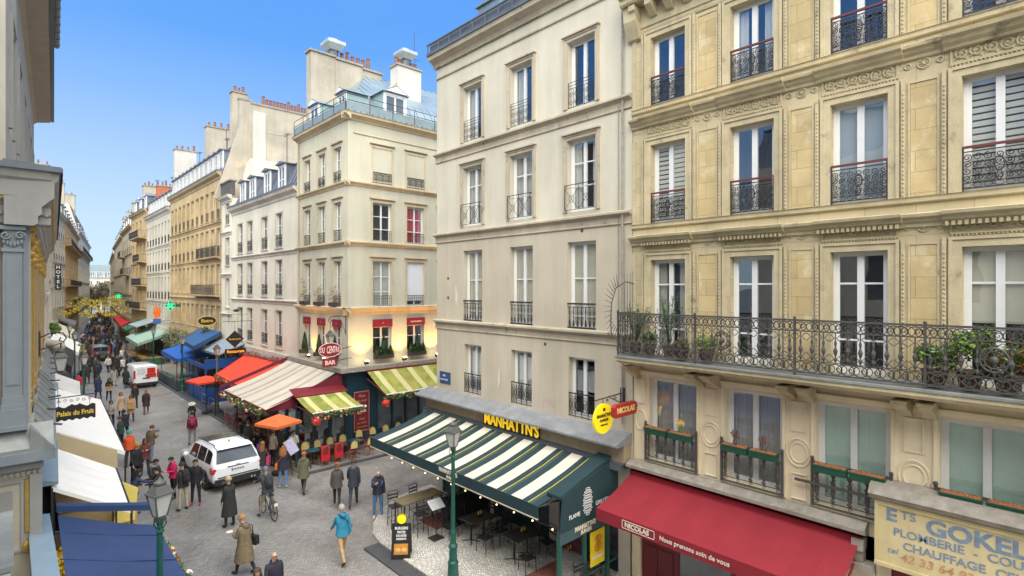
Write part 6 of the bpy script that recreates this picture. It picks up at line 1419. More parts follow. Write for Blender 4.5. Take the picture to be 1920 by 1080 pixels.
WCAN = M('white_canvas', (.82,.80,.74), .8, .05, 1.2, .1, 80); TCAN = M('tan_canvas', (.46,.37,.22), .8, .08, 2, .1); NCAN = M('navy_canvas', (.024,.05,.135), .7, .12, 1.5, .2, 60)
canopy('big white market awning stretched over the fruit stalls, farther one', [(1.05,23.4,3.85),(1.45,33.7,3.85),(3.6,36.6,2.5),(3.12,24.4,2.5)], WCAN, .15)
m = MB(T(1.05,23.3,0)); A_,B_ = Vector((0,0,3.8)),Vector((1.75,.45,2.75)); m.poly((A_,B_,B_+Vector((0,-.02,-.62)),A_+Vector((0,-.02,-.75)))); m.poly((A_+Vector((0,.02,0)),B_+Vector((0,.02,0)),B_+Vector((0,0,-.62)),A_+Vector((0,0,-.75))))
o = m.obj('side_flap', TCAN); tag(o, 'tan canvas side flap hanging between the two white market awnings', 'awning flap')
canopy('white market awning nearest the viewer, over the yellow fruit display', [(.75,17.6,3.62),(.92,22.1,3.62),(2.6,22.3,2.5),(2.42,17.85,2.5)], WCAN, .10)
m = MB(); n = 8
N_ = thing('shop_awning', 'navy blue canvas awning at the bottom left with a raised end flap', 'awning', (.7,9,0))
canvas(m, (-.05,-1,3.3),(.10,7.35,3.3),(1.95,7.0,2.62),(1.95,-1,2.62), 14, 6, .05)
for k in range(5): m.tube([(.0,-.2+k*1.6,3.32),(1.0,-.2+k*1.6,2.92),(1.95,-.2+k*1.6,2.64)], .016, 4)
m.obj('canvas', NCAN, N_)
m = MB(); m.box(1.93,-1,2.36,1.96,7.0,2.62); m.obj('valance', NCAN, N_)
m = MB(); m.prism([(.08,3.50),(1.92,3.02),(1.92,2.88),(.08,3.36)], 'y', 7.36, 7.62); m.obj('end_flap', NCAN, N_)
m = MB(); m.prism([(-.42,3.42),(-.04,3.36),(-.04,3.26),(-.42,3.24)], 'y', -1, 7.4); m.obj('casing', M('pale_blue_zinc'), N_)
canopy('low navy canopy edge at the bottom beside the lamp post', [(2.75,9.0,2.3),(2.75,13.3,2.3),(3.5,13.3,1.95),(3.5,9.0,1.95)], NCAN, .1)
canopy('vermilion awning over the terrace between the cream awning and the blue restaurant', [(12.95,38.9,3.35),(12.95,46.0,3.1),(9.95,39.2,2.85),(9.75,33.9,2.85)][0:1]+[(12.95,45.5,3.25),(9.95,39.4,2.85),(9.8,33.7,2.85)], VER, .25) if False else canopy('vermilion awning over the terrace between the cream awning and the blue restaurant', [(12.95,34.4,3.75),(12.95,43.2,3.6),(9.9,39.3,2.88),(9.7,33.9,2.88)], VER, .25)
canopy('bright blue canvas canopy over the blue restaurant terrace', [(12.9,51.0,3.2),(12.9,61.5,3.2),(10.3,59.0,2.75),(9.95,50.8,2.75)], BLUC, .35)
canopy('tilted dark blue upper canvas above the blue canopy', [(13.0,49.8,4.9),(13.0,56.5,4.9),(10.9,54.0,4.05),(10.4,47.4,4.05)], M('blue_canvas_dark', (.025,.085,.21), .7, .1, 2, .1), .3)
canopy('slatted silver awning beside the diamond sign', [(13.1,44.0,4.35),(13.1,49.6,4.35),(11.3,49.2,3.6),(11.3,44.2,3.6)], [M('silver_slats', (.35,.42,.48), .4, .3, 9, 0, metal=.3)], .1)
canopy('pale green awning over market stalls on the right', [(13.1,70.5,3.6),(13.1,83.0,3.6),(10.3,80.5,2.6),(9.9,69.5,2.6)], M('mint_canvas', (.28,.42,.34), .7, .15, 2, .1), .3)
canopy('dark green parasol roof behind the pale green awning', [(13.1,85.5,4.2),(13.1,91,4.2),(11.2,91,3.1),(11.0,85,3.1)], M('green_canvas', (.03,.16,.09), .7, .1, 2, .1), .3)
canopy('grey glass awning beside the dark green roof', [(13.1,78,4.6),(13.1,84,4.6),(11.0,84,3.9),(11.0,78,3.9)], M('grey_glass_awning', (.35,.40,.40), .3, .1), .1)
canopy('long red awning far along the right side', [(14.6,101,4.1),(17.2,132,4.3),(14.8,131,2.8),(12.2,100,2.8)], M('red_canvas', (.62,.04,.04), .7, .1), .4)
canopy('black awning on the left past the bracket lantern', [(2.0,47,4.3),(2.6,58,4.3),(4.0,58,3.3),(3.0,46.5,3.3)][:2]+[(3.9,58,3.3),(2.95,46.5,3.3)], M('black_canvas', (.035,.03,.03), .7, .1), .5)
canopy('white canopy with gold ornament on the left, behind the black awning', [(2.5,61,4.2),(3.2,70,4.2),(5.3,70,2.9),(4.4,60.5,2.9)], WCAN, .3)
canopy('farther cream canopy on the left below the hotel sign', [(3.3,76,4.2),(4.1,92,4.2),(6.3,93,3.0),(5.2,76,3.0)], M('cream_canvas2', (.66,.60,.47), .8, .1), .35)
canopy('small white canopy low on the left beside the red jacket', [(1.6,38.5,3.3),(1.9,44.5,3.3),(3.3,44.5,2.5),(2.9,38.5,2.5)], M('greyish_canvas', (.62,.62,.58), .8, .1), .25)
canopy('grey canopy roof on the far left under the yellow house', [(4.6,96,4.6),(5.4,108,4.6),(7.6,108,3.4),(6.6,96,3.4)], M('grey_canvas', (.20,.20,.21), .8, .1), .3)
# awning text for "Palais" shop is on the hanging board

# ---- market stalls with crates
FR_ = [M('fruit_orange', (.75,.25,.02), .5, .1, 8, 0), M('fruit_green', (.16,.32,.04), .5, .2, 8, 0), M('fruit_yellow', (.80,.55,.03), .5, .1, 8, 0), M('fruit_red', (.50,.04,.03), .4, .1, 8, 0), M('salad', (.12,.28,.05), .6, .2, 12, 0)]
WOOD = M('crate_wood', (.42,.28,.14), .8, .2, 8, .1)
def crate(label, x, y, z, fi, w=.5, d=.36, group='fruit crates on the market stalls', rz=0, tilt=0):
    R = thing('fruit_crate', label, 'crate', (x,y,z), rz, group); R.rotation_euler = (0,tilt,rz)
    m = MB(); m.box(-d/2,-w/2,0,d/2,w/2,.02)
    for zz in (.03,.10): m.box(-d/2,-w/2,zz,-d/2+.012,w/2,zz+.05); m.box(d/2-.012,-w/2,zz,d/2,w/2,zz+.05); m.box(-d/2,-w/2,zz,d/2,-w/2+.012,zz+.05); m.box(-d/2,w/2-.012,zz,d/2,w/2,zz+.05)
    m.obj('crate_box', WOOD, R); m = MB()
    for i in range(6):
        for j in range(5): m.ball((-d/2+.04+(d-.08)*j/4+random.uniform(-.01,.01), -w/2+.05+(w-.1)*i/5, .12+random.uniform(-.01,.02)), .038, 6, 4)
    m.obj('fruit', FR_[fi], R)
def table_block(label, x0, y0, x1, y1, h, mat, name='stall_table'):
    R = thing(name, label, 'stall', (x0,y0,0)); m = MB(); m.box(0,0,h-.06,x1-x0,y1-y0,h)
    m.obj('table_top', WOOD, R); m = MB(); 
    m.box(.04,.04,.02,x1-x0-.04,.08,h-.06); m.box(x1-x0-.08,.08,.02,x1-x0-.04,y1-y0-.04,h-.06); m.obj('skirt', mat, R); return R
table_block('market table with yellow mound under the nearest white awning', .75, 17.0, 2.35, 22.0, .85, M('stall_green', (.04,.12,.07), .7))
table_block('market table under the farther white awning', 1.2, 24.2, 3.0, 36, .85, M('stall_tan', (.40,.30,.14), .7))
R = thing('fruit_mound', 'large mound of yellow fruit netting under the nearest white awning', 'fruit display', (1.25,18.1,.86)); m = MB(); m.smooth = True
m.ball((0,0,.35), .62, 18, 12, 1.0,1.3,.9); m.smooth = False
for i in range(14):
    for j in range(9): a = i*2*pi/14+j*.22; t_ = .15+j*.09; rr = .62*sin(t_*pi*.62+.5); m.ball((rr*cos(a)*1.0,rr*sin(a)*1.3,.28+.60*cos(t_*pi*.62+.2)), .06, 6, 4)
m.obj('fruit', FR_[2], R)
cn_ = ['oranges','limes','lemons','tomatoes','salad']
k = 0
for (x,y,z) in [(2.05,17.2+.6*i,.87) for i in range(8)]+[(1.62,19.4+.6*i,.87) for i in range(4)]:
    fi = k%5; crate('wooden crate of '+cn_[fi]+' on the nearest market table, '+['edge row','inner row'][k>7]+', place '+['one','two','three','four','five','six','seven','eight'][k%8], x,y,z,fi); k += 1
for i in range(16):
    fi = (i*3+1)%5; crate('wooden crate of '+cn_[fi]+' under the farther white awning, place '+['one','two','three','four','five','six','seven','eight','nine','ten','eleven','twelve','thirteen','fourteen','fifteen','sixteen'][i]+' from the near end', 2.75, 24.5+.7*i, .87, fi, tilt=.2)
# yellow sheet / cardboard beside the awnings
m = MB(T(2.95,22.9,.4)); m.prism([(-.35,0),(.25,0),(.35,1.1),(-.2,1.5)], 'y', 0, .05); m.mi = 1; m.box(-.3,.1,-.3,.35,.9,.3); o = m.obj('cardboard_stack', [M('yellow_paper', (.75,.60,.15), .7), WOOD]); tag(o, 'yellow paper and cardboard boxes at the gap between the white awnings', 'boxes')
# right-hand green stalls
table_block('vegetable stall under the pale green awning', 10.3, 70, 12.4, 80, .9, M('stall_green'))
for i in range(10):
    fi = (i*2)%5; crate('crate of '+cn_[fi]+' on the right-hand vegetable stall, place '+['one','two','three','four','five','six','seven','eight','nine','ten'][i]+' from the near end', 10.6, 70.4+.95*i, .92, fi, .8, .6, 'crates on the right-hand stall')
R = thing('green_crate', 'bright green plastic crate behind the white van', 'crate', (9.9,68.5,.0)); m = MB(); m.box(-.4,-.3,0,.4,.3,.7); m.mi = 0
for zz in (.15,.4): m.box(-.42,-.32,zz,.42,.32,zz+.04)
m.obj('box', M('plastic_green', (.02,.35,.15), .5), R)
# bushes and foliage hanging on the ochre building front
for i,(x,y,z,r,lb) in enumerate(((12.5,60.5,3.4,1.2,'brown-green foliage mass behind the blue canopy'),(12.6,66.5,3.2,1.3,'dry leafy decoration on the shopfront left of the blue canopy'),(12.7,53,4.6,.6,'green vine hanging under the oval sign'),(2.2,47,6.0,.5,'green hanging basket on the left grey house'),(5.0,66,2.6,.6,'yellow leafy garland at the corner of the white canopy'))):
    m = MB(T(x,y,z)); 
    for k in range(7): leaves(m, (random.uniform(-.4,.2)*r,random.uniform(-1,1)*r,random.uniform(-.5,.6)*r), (r*.45,r*.6,r*.5), 110, .11, mi=(0,0,1,2))
    o = m.obj('wall_foliage', [LEAFG if i != 3 else LEAF2, BROWNF if i != 3 else LEAF3, LEAF2 if i < 4 else GOLDF]); tag(o, lb, 'foliage')
# blue restaurant booth, dark planter fence, barriers
R = thing('restaurant_booth', 'bright blue painted booth of the restaurant under the dark blue canvas', 'booth', (10.4,44.0,0)); BL = M('blue_paint', (.015,.07,.27), .5, .1, 3, 0)
m = MB(); m.box(0,0,0.1,2.7,.1,1.15); m.box(0,.1,.1,.1,5,1.15); m.box(0,0,2.6,2.8,.12,3.3); m.box(-.02,.12,2.6,.1,5.5,2.9)
for (x,y) in ((0,0),(1.3,0),(2.6,0),(0,2.5),(0,5)): m.box(x,y,1.15,x+.1,y+.1,2.6)
m.obj('panelling', BL, R); m = MB(); m.box(.1,.04,1.15,2.6,.06,2.6); m.obj('glazing', GLASS, R)
m = MB(); m.box(1.6,1,.1,2.7,4,1.0); m.obj('counter', M('counter_dark', (.06,.05,.05), .6), R)
R = thing('planter_fence', 'dark blue-grey planter fence around the blue restaurant terrace', 'fence', (10.0,51.0,0)); m = MB(); m.box(0,0,.05,2.2,.35,.85); m.box(0,.35,.05,.35,7.6,.85); m.obj('planter', M('anthracite', (.05,.07,.08), .5, .1), R); m = MB(); leaves(m, (.18,3.5,.95), (.15,3.4,.12), 300, .09); leaves(m, (1.1,.18,.95),(1,.15,.12),120,.09); m.obj('foliage', LEAFG, R)
R = thing('metal_barrier', 'low hooped metal barrier on the right pavement', 'barrier', (10.05,40.2,0)); m = MB()
for k in range(2): y0 = k*1.9; m.tube([(0,y0,0),(0,y0,.95),(0,y0+.15,1.02),(0,y0+1.2,1.02),(0,y0+1.35,.95),(0,y0+1.35,0)], .025, 6); m.tube([(0,y0,.5),(0,y0+1.35,.5)], .02, 5)
m.obj('hoops', M('barrier_grey', (.25,.26,.26), .4, metal=.4), R)
for i,(x,y,lb) in enumerate(((10.0,60.0,'grey motorcycle cover bundle at the corner of the planter fence'),)):
    m = MB(T(x,y,0)); m.smooth = True; m.ball((0,0,.5), .55, 12, 8, .8,1.6,1.0); m.smooth = False; m.tube([(-.2,-1.1,1.0),(.1,-1.0,1.05),(.4,-1.1,1.0)], .03, 5); o = m.obj('covered_scooter', M('cover_grey', (.30,.28,.24), .8, .3, 5, .2)); tag(o, lb, 'covered scooter')
# ---- bistro furniture
RAT = M('rattan', (.42,.17,.07), .6, .2, 20, 0); CREAMW = M('yellow_weave', (.66,.55,.20), .6, .15, 30, .1); TEAL = M('teal_table', (.02,.13,.16), .25, .1, 4, 0); MAR = M('maroon_weave', (.22,.025,.03), .6, .15, 25, 0)
def bistro_chair_proto(back):
    R = thing('bistro_chair', 'x', 'chair', (0,0,0)); r = .2
    m = MB(); m.lathe([(r,.44),(r+.01,.46),(r,.48)], (0,0,0), 14); m.obj('seat', MAR, R)
    for (x,y) in ((-.15,-.14),(.15,-.14),(-.16,.17),(.16,.17)): 
        m = MB(); m.tube([(x*1.15,y*1.15,0),(x,y,.45)], .016, 5); m.obj('leg', RAT, R)
    m = MB(); m.tube([(-.17,.15,.45),(-.19,.20,.75),(-.13,.24,.92),(0,.25,.97),(.13,.24,.92),(.19,.20,.75),(.17,.15,.45)], .016, 5); m.tube([(-.15,-.12,.22),(.15,-.12,.22),(.16,.15,.22),(-.16,.15,.22),(-.15,-.12,.22)], .010, 4); m.obj('frame', RAT, R)
    m = MB(); pr = None
    for k in range(9):
        a = -1+2*k/8; x = .17*a; y = .235-.03*a*a; z1_ = .95-.10*a*a; cur = (m.pt((x,y,.58)),m.pt((x,y,z1_)),m.pt((x,y+.015,.58)),m.pt((x,y+.015,z1_)))
        if pr: m.face((pr[0],cur[0],cur[1],pr[1])); m.face((pr[2],pr[3],cur[3],cur[2])); m.face((pr[1],cur[1],cur[3],pr[3]))
        pr = cur
    m.obj('backrest', back, R); return R
def place(proto, used, label, x, y, rz, z=.085, group=None):
    o = proto if proto.name not in used else copy_tree(proto)
    used.add(proto.name); o.location = (x,y,z); o.rotation_euler = (0,0,rz); o['label'] = label
    if group: o['group'] = group
    return o
used = set()
cy = bistro_chair_proto(CREAMW)
grp = 'bistro chairs in front of the cafe'
row = [10.5,11.15,11.8,12.45,13.5,14.3,15.1,15.9,16.7]
ords = ['first','second','third','fourth','fifth','sixth','seventh','eighth','ninth']
for i,x in enumerate(row): place(cy, used, 'yellow-backed rattan bistro chair against the cafe wall, '+ords[i]+' from the left', x, 26.05 if i>3 else 25.78, radians(random.uniform(-8,8)), .085, grp)
for i,(x,y) in enumerate(((12.4,24.8),(13.3,24.85),(16.2,25.0))): place(cy, used, 'yellow-backed rattan bistro chair on the street side of the tables, '+ords[i]+' from the left', x, y, pi+radians(random.uniform(-10,10)), .085, grp)
cred = bistro_chair_proto(MAR)
place(cred, used, 'red-backed rattan chair draped in red at the kerb, left of two', 10.95, 24.85, pi+.1, .085, grp); place(cred, used, 'red-backed rattan chair draped in red at the kerb, right of two', 11.65, 24.9, pi-.1, .085, grp)
for i,(x,y) in enumerate(((10.95,24.66),(11.65,24.71))):
    m = MB(T(x,y,0)); m.box(-.21,-.035,.35,.21,-.01,1.04); m.box(-.21,-.035,1.04,.21,.09,1.065); o = m.obj('red_blanket', M('blanket_red', (.62,.02,.03), .8, .1, 6, .1)); tag(o, 'bright red blanket hung over the '+('left' if i==0 else 'right')+' kerbside chair', 'blanket')
def bistro_table(label, x, y, r=.32, h=.73, mat=TEAL, z=.085, sq=False, group='round teal cafe tables', legmat=IRON):
    R = thing('bistro_table', label, 'table', (x,y,z), 0, group)
    m = MB(); (m.box(-r,-r,h-.03,r,r,h) if sq else m.lathe([(r,h-.03),(r+.01,h-.015),(r,h)], (0,0,0), 20)); m.obj('table_top', mat, R)
    m = MB(); m.tube([(0,0,.05),(0,0,h-.03)], .025, 6)
    for k in range(4): a = pi/4+k*pi/2; m.tube([(0,0,.1),(.27*cos(a),.27*sin(a),.02)], .018, 5)
    m.obj('pedestal', legmat, R); return R
for i,(x,y) in enumerate(((10.6,25.3),(11.3,25.32),(12.05,25.35),(12.85,25.4),(14.6,25.5))): bistro_table('teal round cafe table, '+ords[i]+' from the left in the front row', x, y)
for i,(x,y) in enumerate(((13.95,25.5),(15.6,25.5))):
    R = thing('stool', 'red-topped rattan stool beside the teal tables, '+('left' if i==0 else 'right')+' one', 'stool', (x,y,.085)); m = MB(); m.lathe([(.19,.45),(.2,.48),(.19,.50)], (0,0,0), 14); m.obj('seat', MAR, R)
    for k in range(4): a = pi/4+k*pi/2; mm = MB(); mm.tube([(.2*cos(a),.2*sin(a),0),(.16*cos(a),.16*sin(a),.46)], .015, 5); mm.obj('leg', RAT, R)
# side terrace (main street) chairs and tables in rows
k = 0
sidec = bistro_chair_proto(M('brown_weave', (.30,.14,.08), .6, .2, 25, 0))
for r_,x in enumerate((9.9,10.9,11.9)):
    for i in range(8):
        y = 27.6+i*1.25+.2*r_; place(sidec, used, 'brown rattan chair on the side terrace, '+['kerb row','middle row','wall row'][r_]+', '+ords[i]+' from the near end', x+random.uniform(-.1,.1), y, random.choice((pi/2,-pi/2))+random.uniform(-.3,.3), .10, 'rattan chairs on the side terrace')
for r_,x in enumerate((10.4,11.4)):
    for i in range(6): bistro_table('small dark table on the side terrace, '+['kerb row','inner row'][r_]+', '+ords[i]+' from the near end', x, 28.1+i*1.6, .28, .73, M('brown_top', (.25,.12,.07), .4), .10, False, 'small tables on the side terrace')

# ---- burger terrace furniture
DK = M('black_metal', (.03,.03,.03), .45, .1, 6, 0); DT = M('dark_table', (.05,.05,.04), .3, .15, 5, 0); OL = M('olive_table', (.16,.14,.08), .4, .15, 5, 0)
def metal_chair_proto(h=.45, lab='x'):
    R = thing('metal_chair', lab, 'chair'); m = MB(); m.box(-.2,-.2,h-.025,.2,.2,h); m.obj('seat', DK, R)
    for (x,y) in ((-.18,-.18),(.18,-.18),(-.18,.18),(.18,.18)): m = MB(); m.tube([(x*1.1,y*1.1,0),(x,y,h-.02)], .014, 5); m.obj('leg', DK, R)
    m = MB(); m.tube([(-.18,.18,h),(-.19,.22,h+.42),(-.15,.23,h+.46),(.15,.23,h+.46),(.19,.22,h+.42),(.18,.18,h)], .014, 5)
    for zz in (h+.18,h+.30): m.box(-.18,.205,zz,.18,.22,zz+.05)
    if h > .6: m.tube([(-.19,-.19,.3),(.19,-.19,.3),(.19,.19,.3),(-.19,.19,.3),(-.19,-.19,.3)], .011, 4)
    m.obj('backrest', DK, R); return R
hc = metal_chair_proto(.74); lc = metal_chair_proto(.45)
R = thing('high_table', 'long olive high table on thin legs near the terrace edge', 'table', (10.65,16.2,.092), radians(0)); m = MB(); m.box(-.85,-.36,1.02,.85,.36,1.06); m.obj('table_top', OL, R)
for (x,y) in ((-.78,-.3),(.78,-.3),(-.78,.3),(.78,.3)): m = MB(); m.box(x-.02,y-.02,0,x+.02,y+.02,1.02); m.obj('leg', DK, R)
for i,(x,y,rz,lb) in enumerate(((10.0,16.75,0,'far left'),(10.95,16.8,0,'far right'),(10.3,15.55,pi,'near left'),(11.15,15.6,pi,'near right'))): place(hc, used, 'tall black metal stool chair at the olive high table, '+lb+' corner', x, y, rz+random.uniform(-.2,.2), .092, 'tall metal chairs at the high table')
TB = [(11.55,14.0),(11.75,12.1),(11.9,10.3)]
for i,(x,y) in enumerate(TB):
    R = thing('terrace_table', 'black square table under the striped awning, '+['farthest','middle','nearest'][i]+' of three', 'table', (x,y,.092), 0, 'black tables under the striped awning'); m = MB(); m.box(-.5,-.36,.71,.5,.36,.74); m.obj('table_top', DT, R)
    m = MB()
    for s_ in (-.28,.28):
        m.box(s_-.025,-.025,.04,s_+.025,.025,.71)
        for a in (.5,2.64,3.64,5.78): m.tube([(s_,0,.06),(s_+.22*cos(a),.36*sin(a)*1.4,.015)], .016, 5)
    m.obj('pedestal', DK, R)
    R2_ = thing('condiment_set', 'small holder with yellow and red sauce bottles on the '+['farthest','middle','nearest'][i]+' black table', 'condiments', (x+.1,y,.835), 0, 'condiment holders on the terrace tables'); m = MB(); m.box(-.1,-.07,0,.1,.07,.06); m.obj('holder', DK, R2_)
    for q,(dx,mt) in enumerate(((-.06,FR_[2]),(0,FR_[3]),(.06,FR_[2]))): m = MB(); m.lathe([(.022,0),(.022,.13),(.008,.17)], (dx,0,.01), 7); m.obj('bottle', mt, R2_)
cpos = [(10.95,14.75,0),(11.6,14.85,0),(12.35,14.3,-pi/2),(12.4,13.6,-pi/2),(11.2,13.2,pi),(11.9,13.25,pi),(12.45,12.3,-pi/2),(12.45,11.6,-pi/2),(11.3,11.35,pi),(12.5,10.7,-pi/2),(12.55,9.9,-pi/2),(11.5,9.55,pi)]
cl_ = ['behind the farthest table, left','behind the farthest table, right','against the window beside the farthest table','against the window between farthest and middle tables','street side of the farthest table, left','near side of the farthest table, right','against the window beside the middle table','against the window just past the middle table','near side of the middle table','against the window beside the nearest table','against the window at the near end','near side of the nearest table']
for i,(x,y,rz) in enumerate(cpos): place(lc, used, 'black metal chair '+cl_[i], x, y, rz+random.uniform(-.25,.25), .092, 'black metal chairs under the striped awning')
R = thing('planter_screen', 'tall black planter screen with spiky grasses beside the high table', 'planter', (11.75,15.35,.09)); m = MB(); m.box(-.55,-.15,0,1.4,.2,1.05); m.box(-.58,-.18,1.0,1.43,-.151,1.06); m.obj('planter', M('black_planter', (.02,.02,.022), .5, .1), R); m = MB()
for k in range(170):
    x = random.uniform(-.5,1.35); a = random.uniform(-.5,.5); b = random.uniform(-.35,.35); h_ = random.uniform(.35,.8); m.mi = random.choice((0,0,1)); p = Vector((x,random.uniform(-.1,.15),1.03)); q = p+Vector((a*h_,b*h_,h_)); m.poly((p+Vector((-.012,0,0)),p+Vector((.012,0,0)),q)); m.poly((p+Vector((0,-.012,0)),p+Vector((0,.012,0)),q))
m.obj('foliage', [LEAFG,LEAF1], R)
R = thing('menu_stand', 'white menu lectern on a thin black stand beside the planter screen', 'menu stand', (10.55,15.0,.09)); m = MB(); m.box(-.22,-.2,0,.22,.2,.02); m.tube([(0,0,.02),(0,0,1.1)], .02, 6); m.obj('stand', DK, R); m = MB(T(0,0,1.15)@Matrix.Rotation(radians(35),4,'X')); m.box(-.3,-.22,-.015,.3,.22,.015); m.mi = 1; m.box(-.27,-.2,.0155,.27,.2,.018)
m.mi = 2
for k in range(7): m.box(-.22,-.16+k*.05,.0185,-.02,-.15+k*.05,.019); m.box(.03,-.16+k*.05,.0185,.22,-.15+k*.05,.019)
m.obj('menu', [DK, M('paper', (.72,.72,.70), .6), M('grey_print', (.35,.35,.35), .7)], R)
R = thing('chalkboard', 'black A-frame menu board with a round yellow disc on top', 'menu board', (9.05,14.75,.07), radians(-40)); Fx = T(0,-.18,0)@Matrix.Rotation(radians(-10),4,'X')
m = MB(Fx); m.box(-.30,0,0,.30,.03,1.05); m.obj('front_panel', M('board_black', (.018,.018,.02), .5), R)
m = MB(T(0,.2,0)@Matrix.Rotation(radians(10),4,'X')); m.box(-.30,0,0,.30,.03,1.05); m.obj('rear_panel', M('board_black'), R)
m = MB(Fx); m.prism([(.16*cos(a),1.2+.16*sin(a)) for a in [i*2*pi/20 for i in range(20)]], 'y', -.01, .03); m.obj('disc', M('sign_yellow'), R)
m = MB(Fx); m.tube([(.155*cos(a),-.012,1.2+.155*sin(a)) for a in [i*2*pi/20 for i in range(21)]], .012, 4, False); m.obj('disc_rim', DK, R)
for s,z,sz in (('BURGERS',.92,.11),('FRITES',.80,.10),('SALADES',.70,.09),('DESSERTS',.60,.08)): vtext(s, sz, 0,-.006,z, WH, R, Fx, .003, .9, .002)
m = MB(Fx); m.box(-.22,-.008,.14,.22,-.001,.46); m.obj('picture', M('poster_orange'), R); m = MB(Fx)
for x in (-.1,.1): m.ball((x,-.012,.27), .09, 8, 5, 1,.15,.8)
m.obj('printed_burger', M('burger_print', (.62,.42,.15), .6), R)
# festoon bulbs under the striped awning
R = thing('festoon_lights', 'string of small warm bulbs under the striped awning edge', 'string lights', (10.12,8.9,2.48)); m = MB()
m.tube([(0,i*.7,-.04*(i%2)) for i in range(14)], .008, 4, False); m.obj('wire', IRON, R)
for i in range(12): m = MB(); m.ball((.0,.35+i*.72,-.07), .022, 8, 6); m.obj('bulb', M('warm_bulb', (1,.62,.25), .3, 0, emit=2.5), R)

# ---- small things on the road surface
random.seed(9)
for i,(x,y,lb) in enumerate(((8.0,31.0,'round iron manhole cover beside the front of the white car'),(6.2,38.0,'round iron manhole cover in the middle of the far road'))):
    m = MB(T(x,y,.004)); m.lathe([(.36,0),(.36,.008),(.33,.009),(.33,.005),(.0,.005)], (0,0,0), 24)
    for k in range(7): m.box(-.26,-.24+k*.08,.005,.26,-.215+k*.08,.011)
    o = m.obj('manhole_cover', M('cast_iron', (.13,.12,.11), .5, .3, 10, .3, metal=.3)); tag(o, lb, 'manhole')
PAP = M('litter_paper', (.55,.54,.50), .8, .1, 9, 0); m = MB()
for k in range(70):
    x,y = random.uniform(3.5,9.5), random.uniform(12,55); s = random.uniform(.015,.045); m.mi = random.choice((0,0,1)); a = random.uniform(0,3); m.poly(((x,y,.006),(x+s*cos(a),y+s*sin(a),.012),(x+s*cos(a)-s*sin(a),y+s*sin(a)+s*cos(a),.006)))
o = m.obj('litter', [PAP, BROWNF]); o['kind'] = 'stuff'; tag(o, 'tiny scraps of paper and leaves scattered over the cobbled road', 'litter')
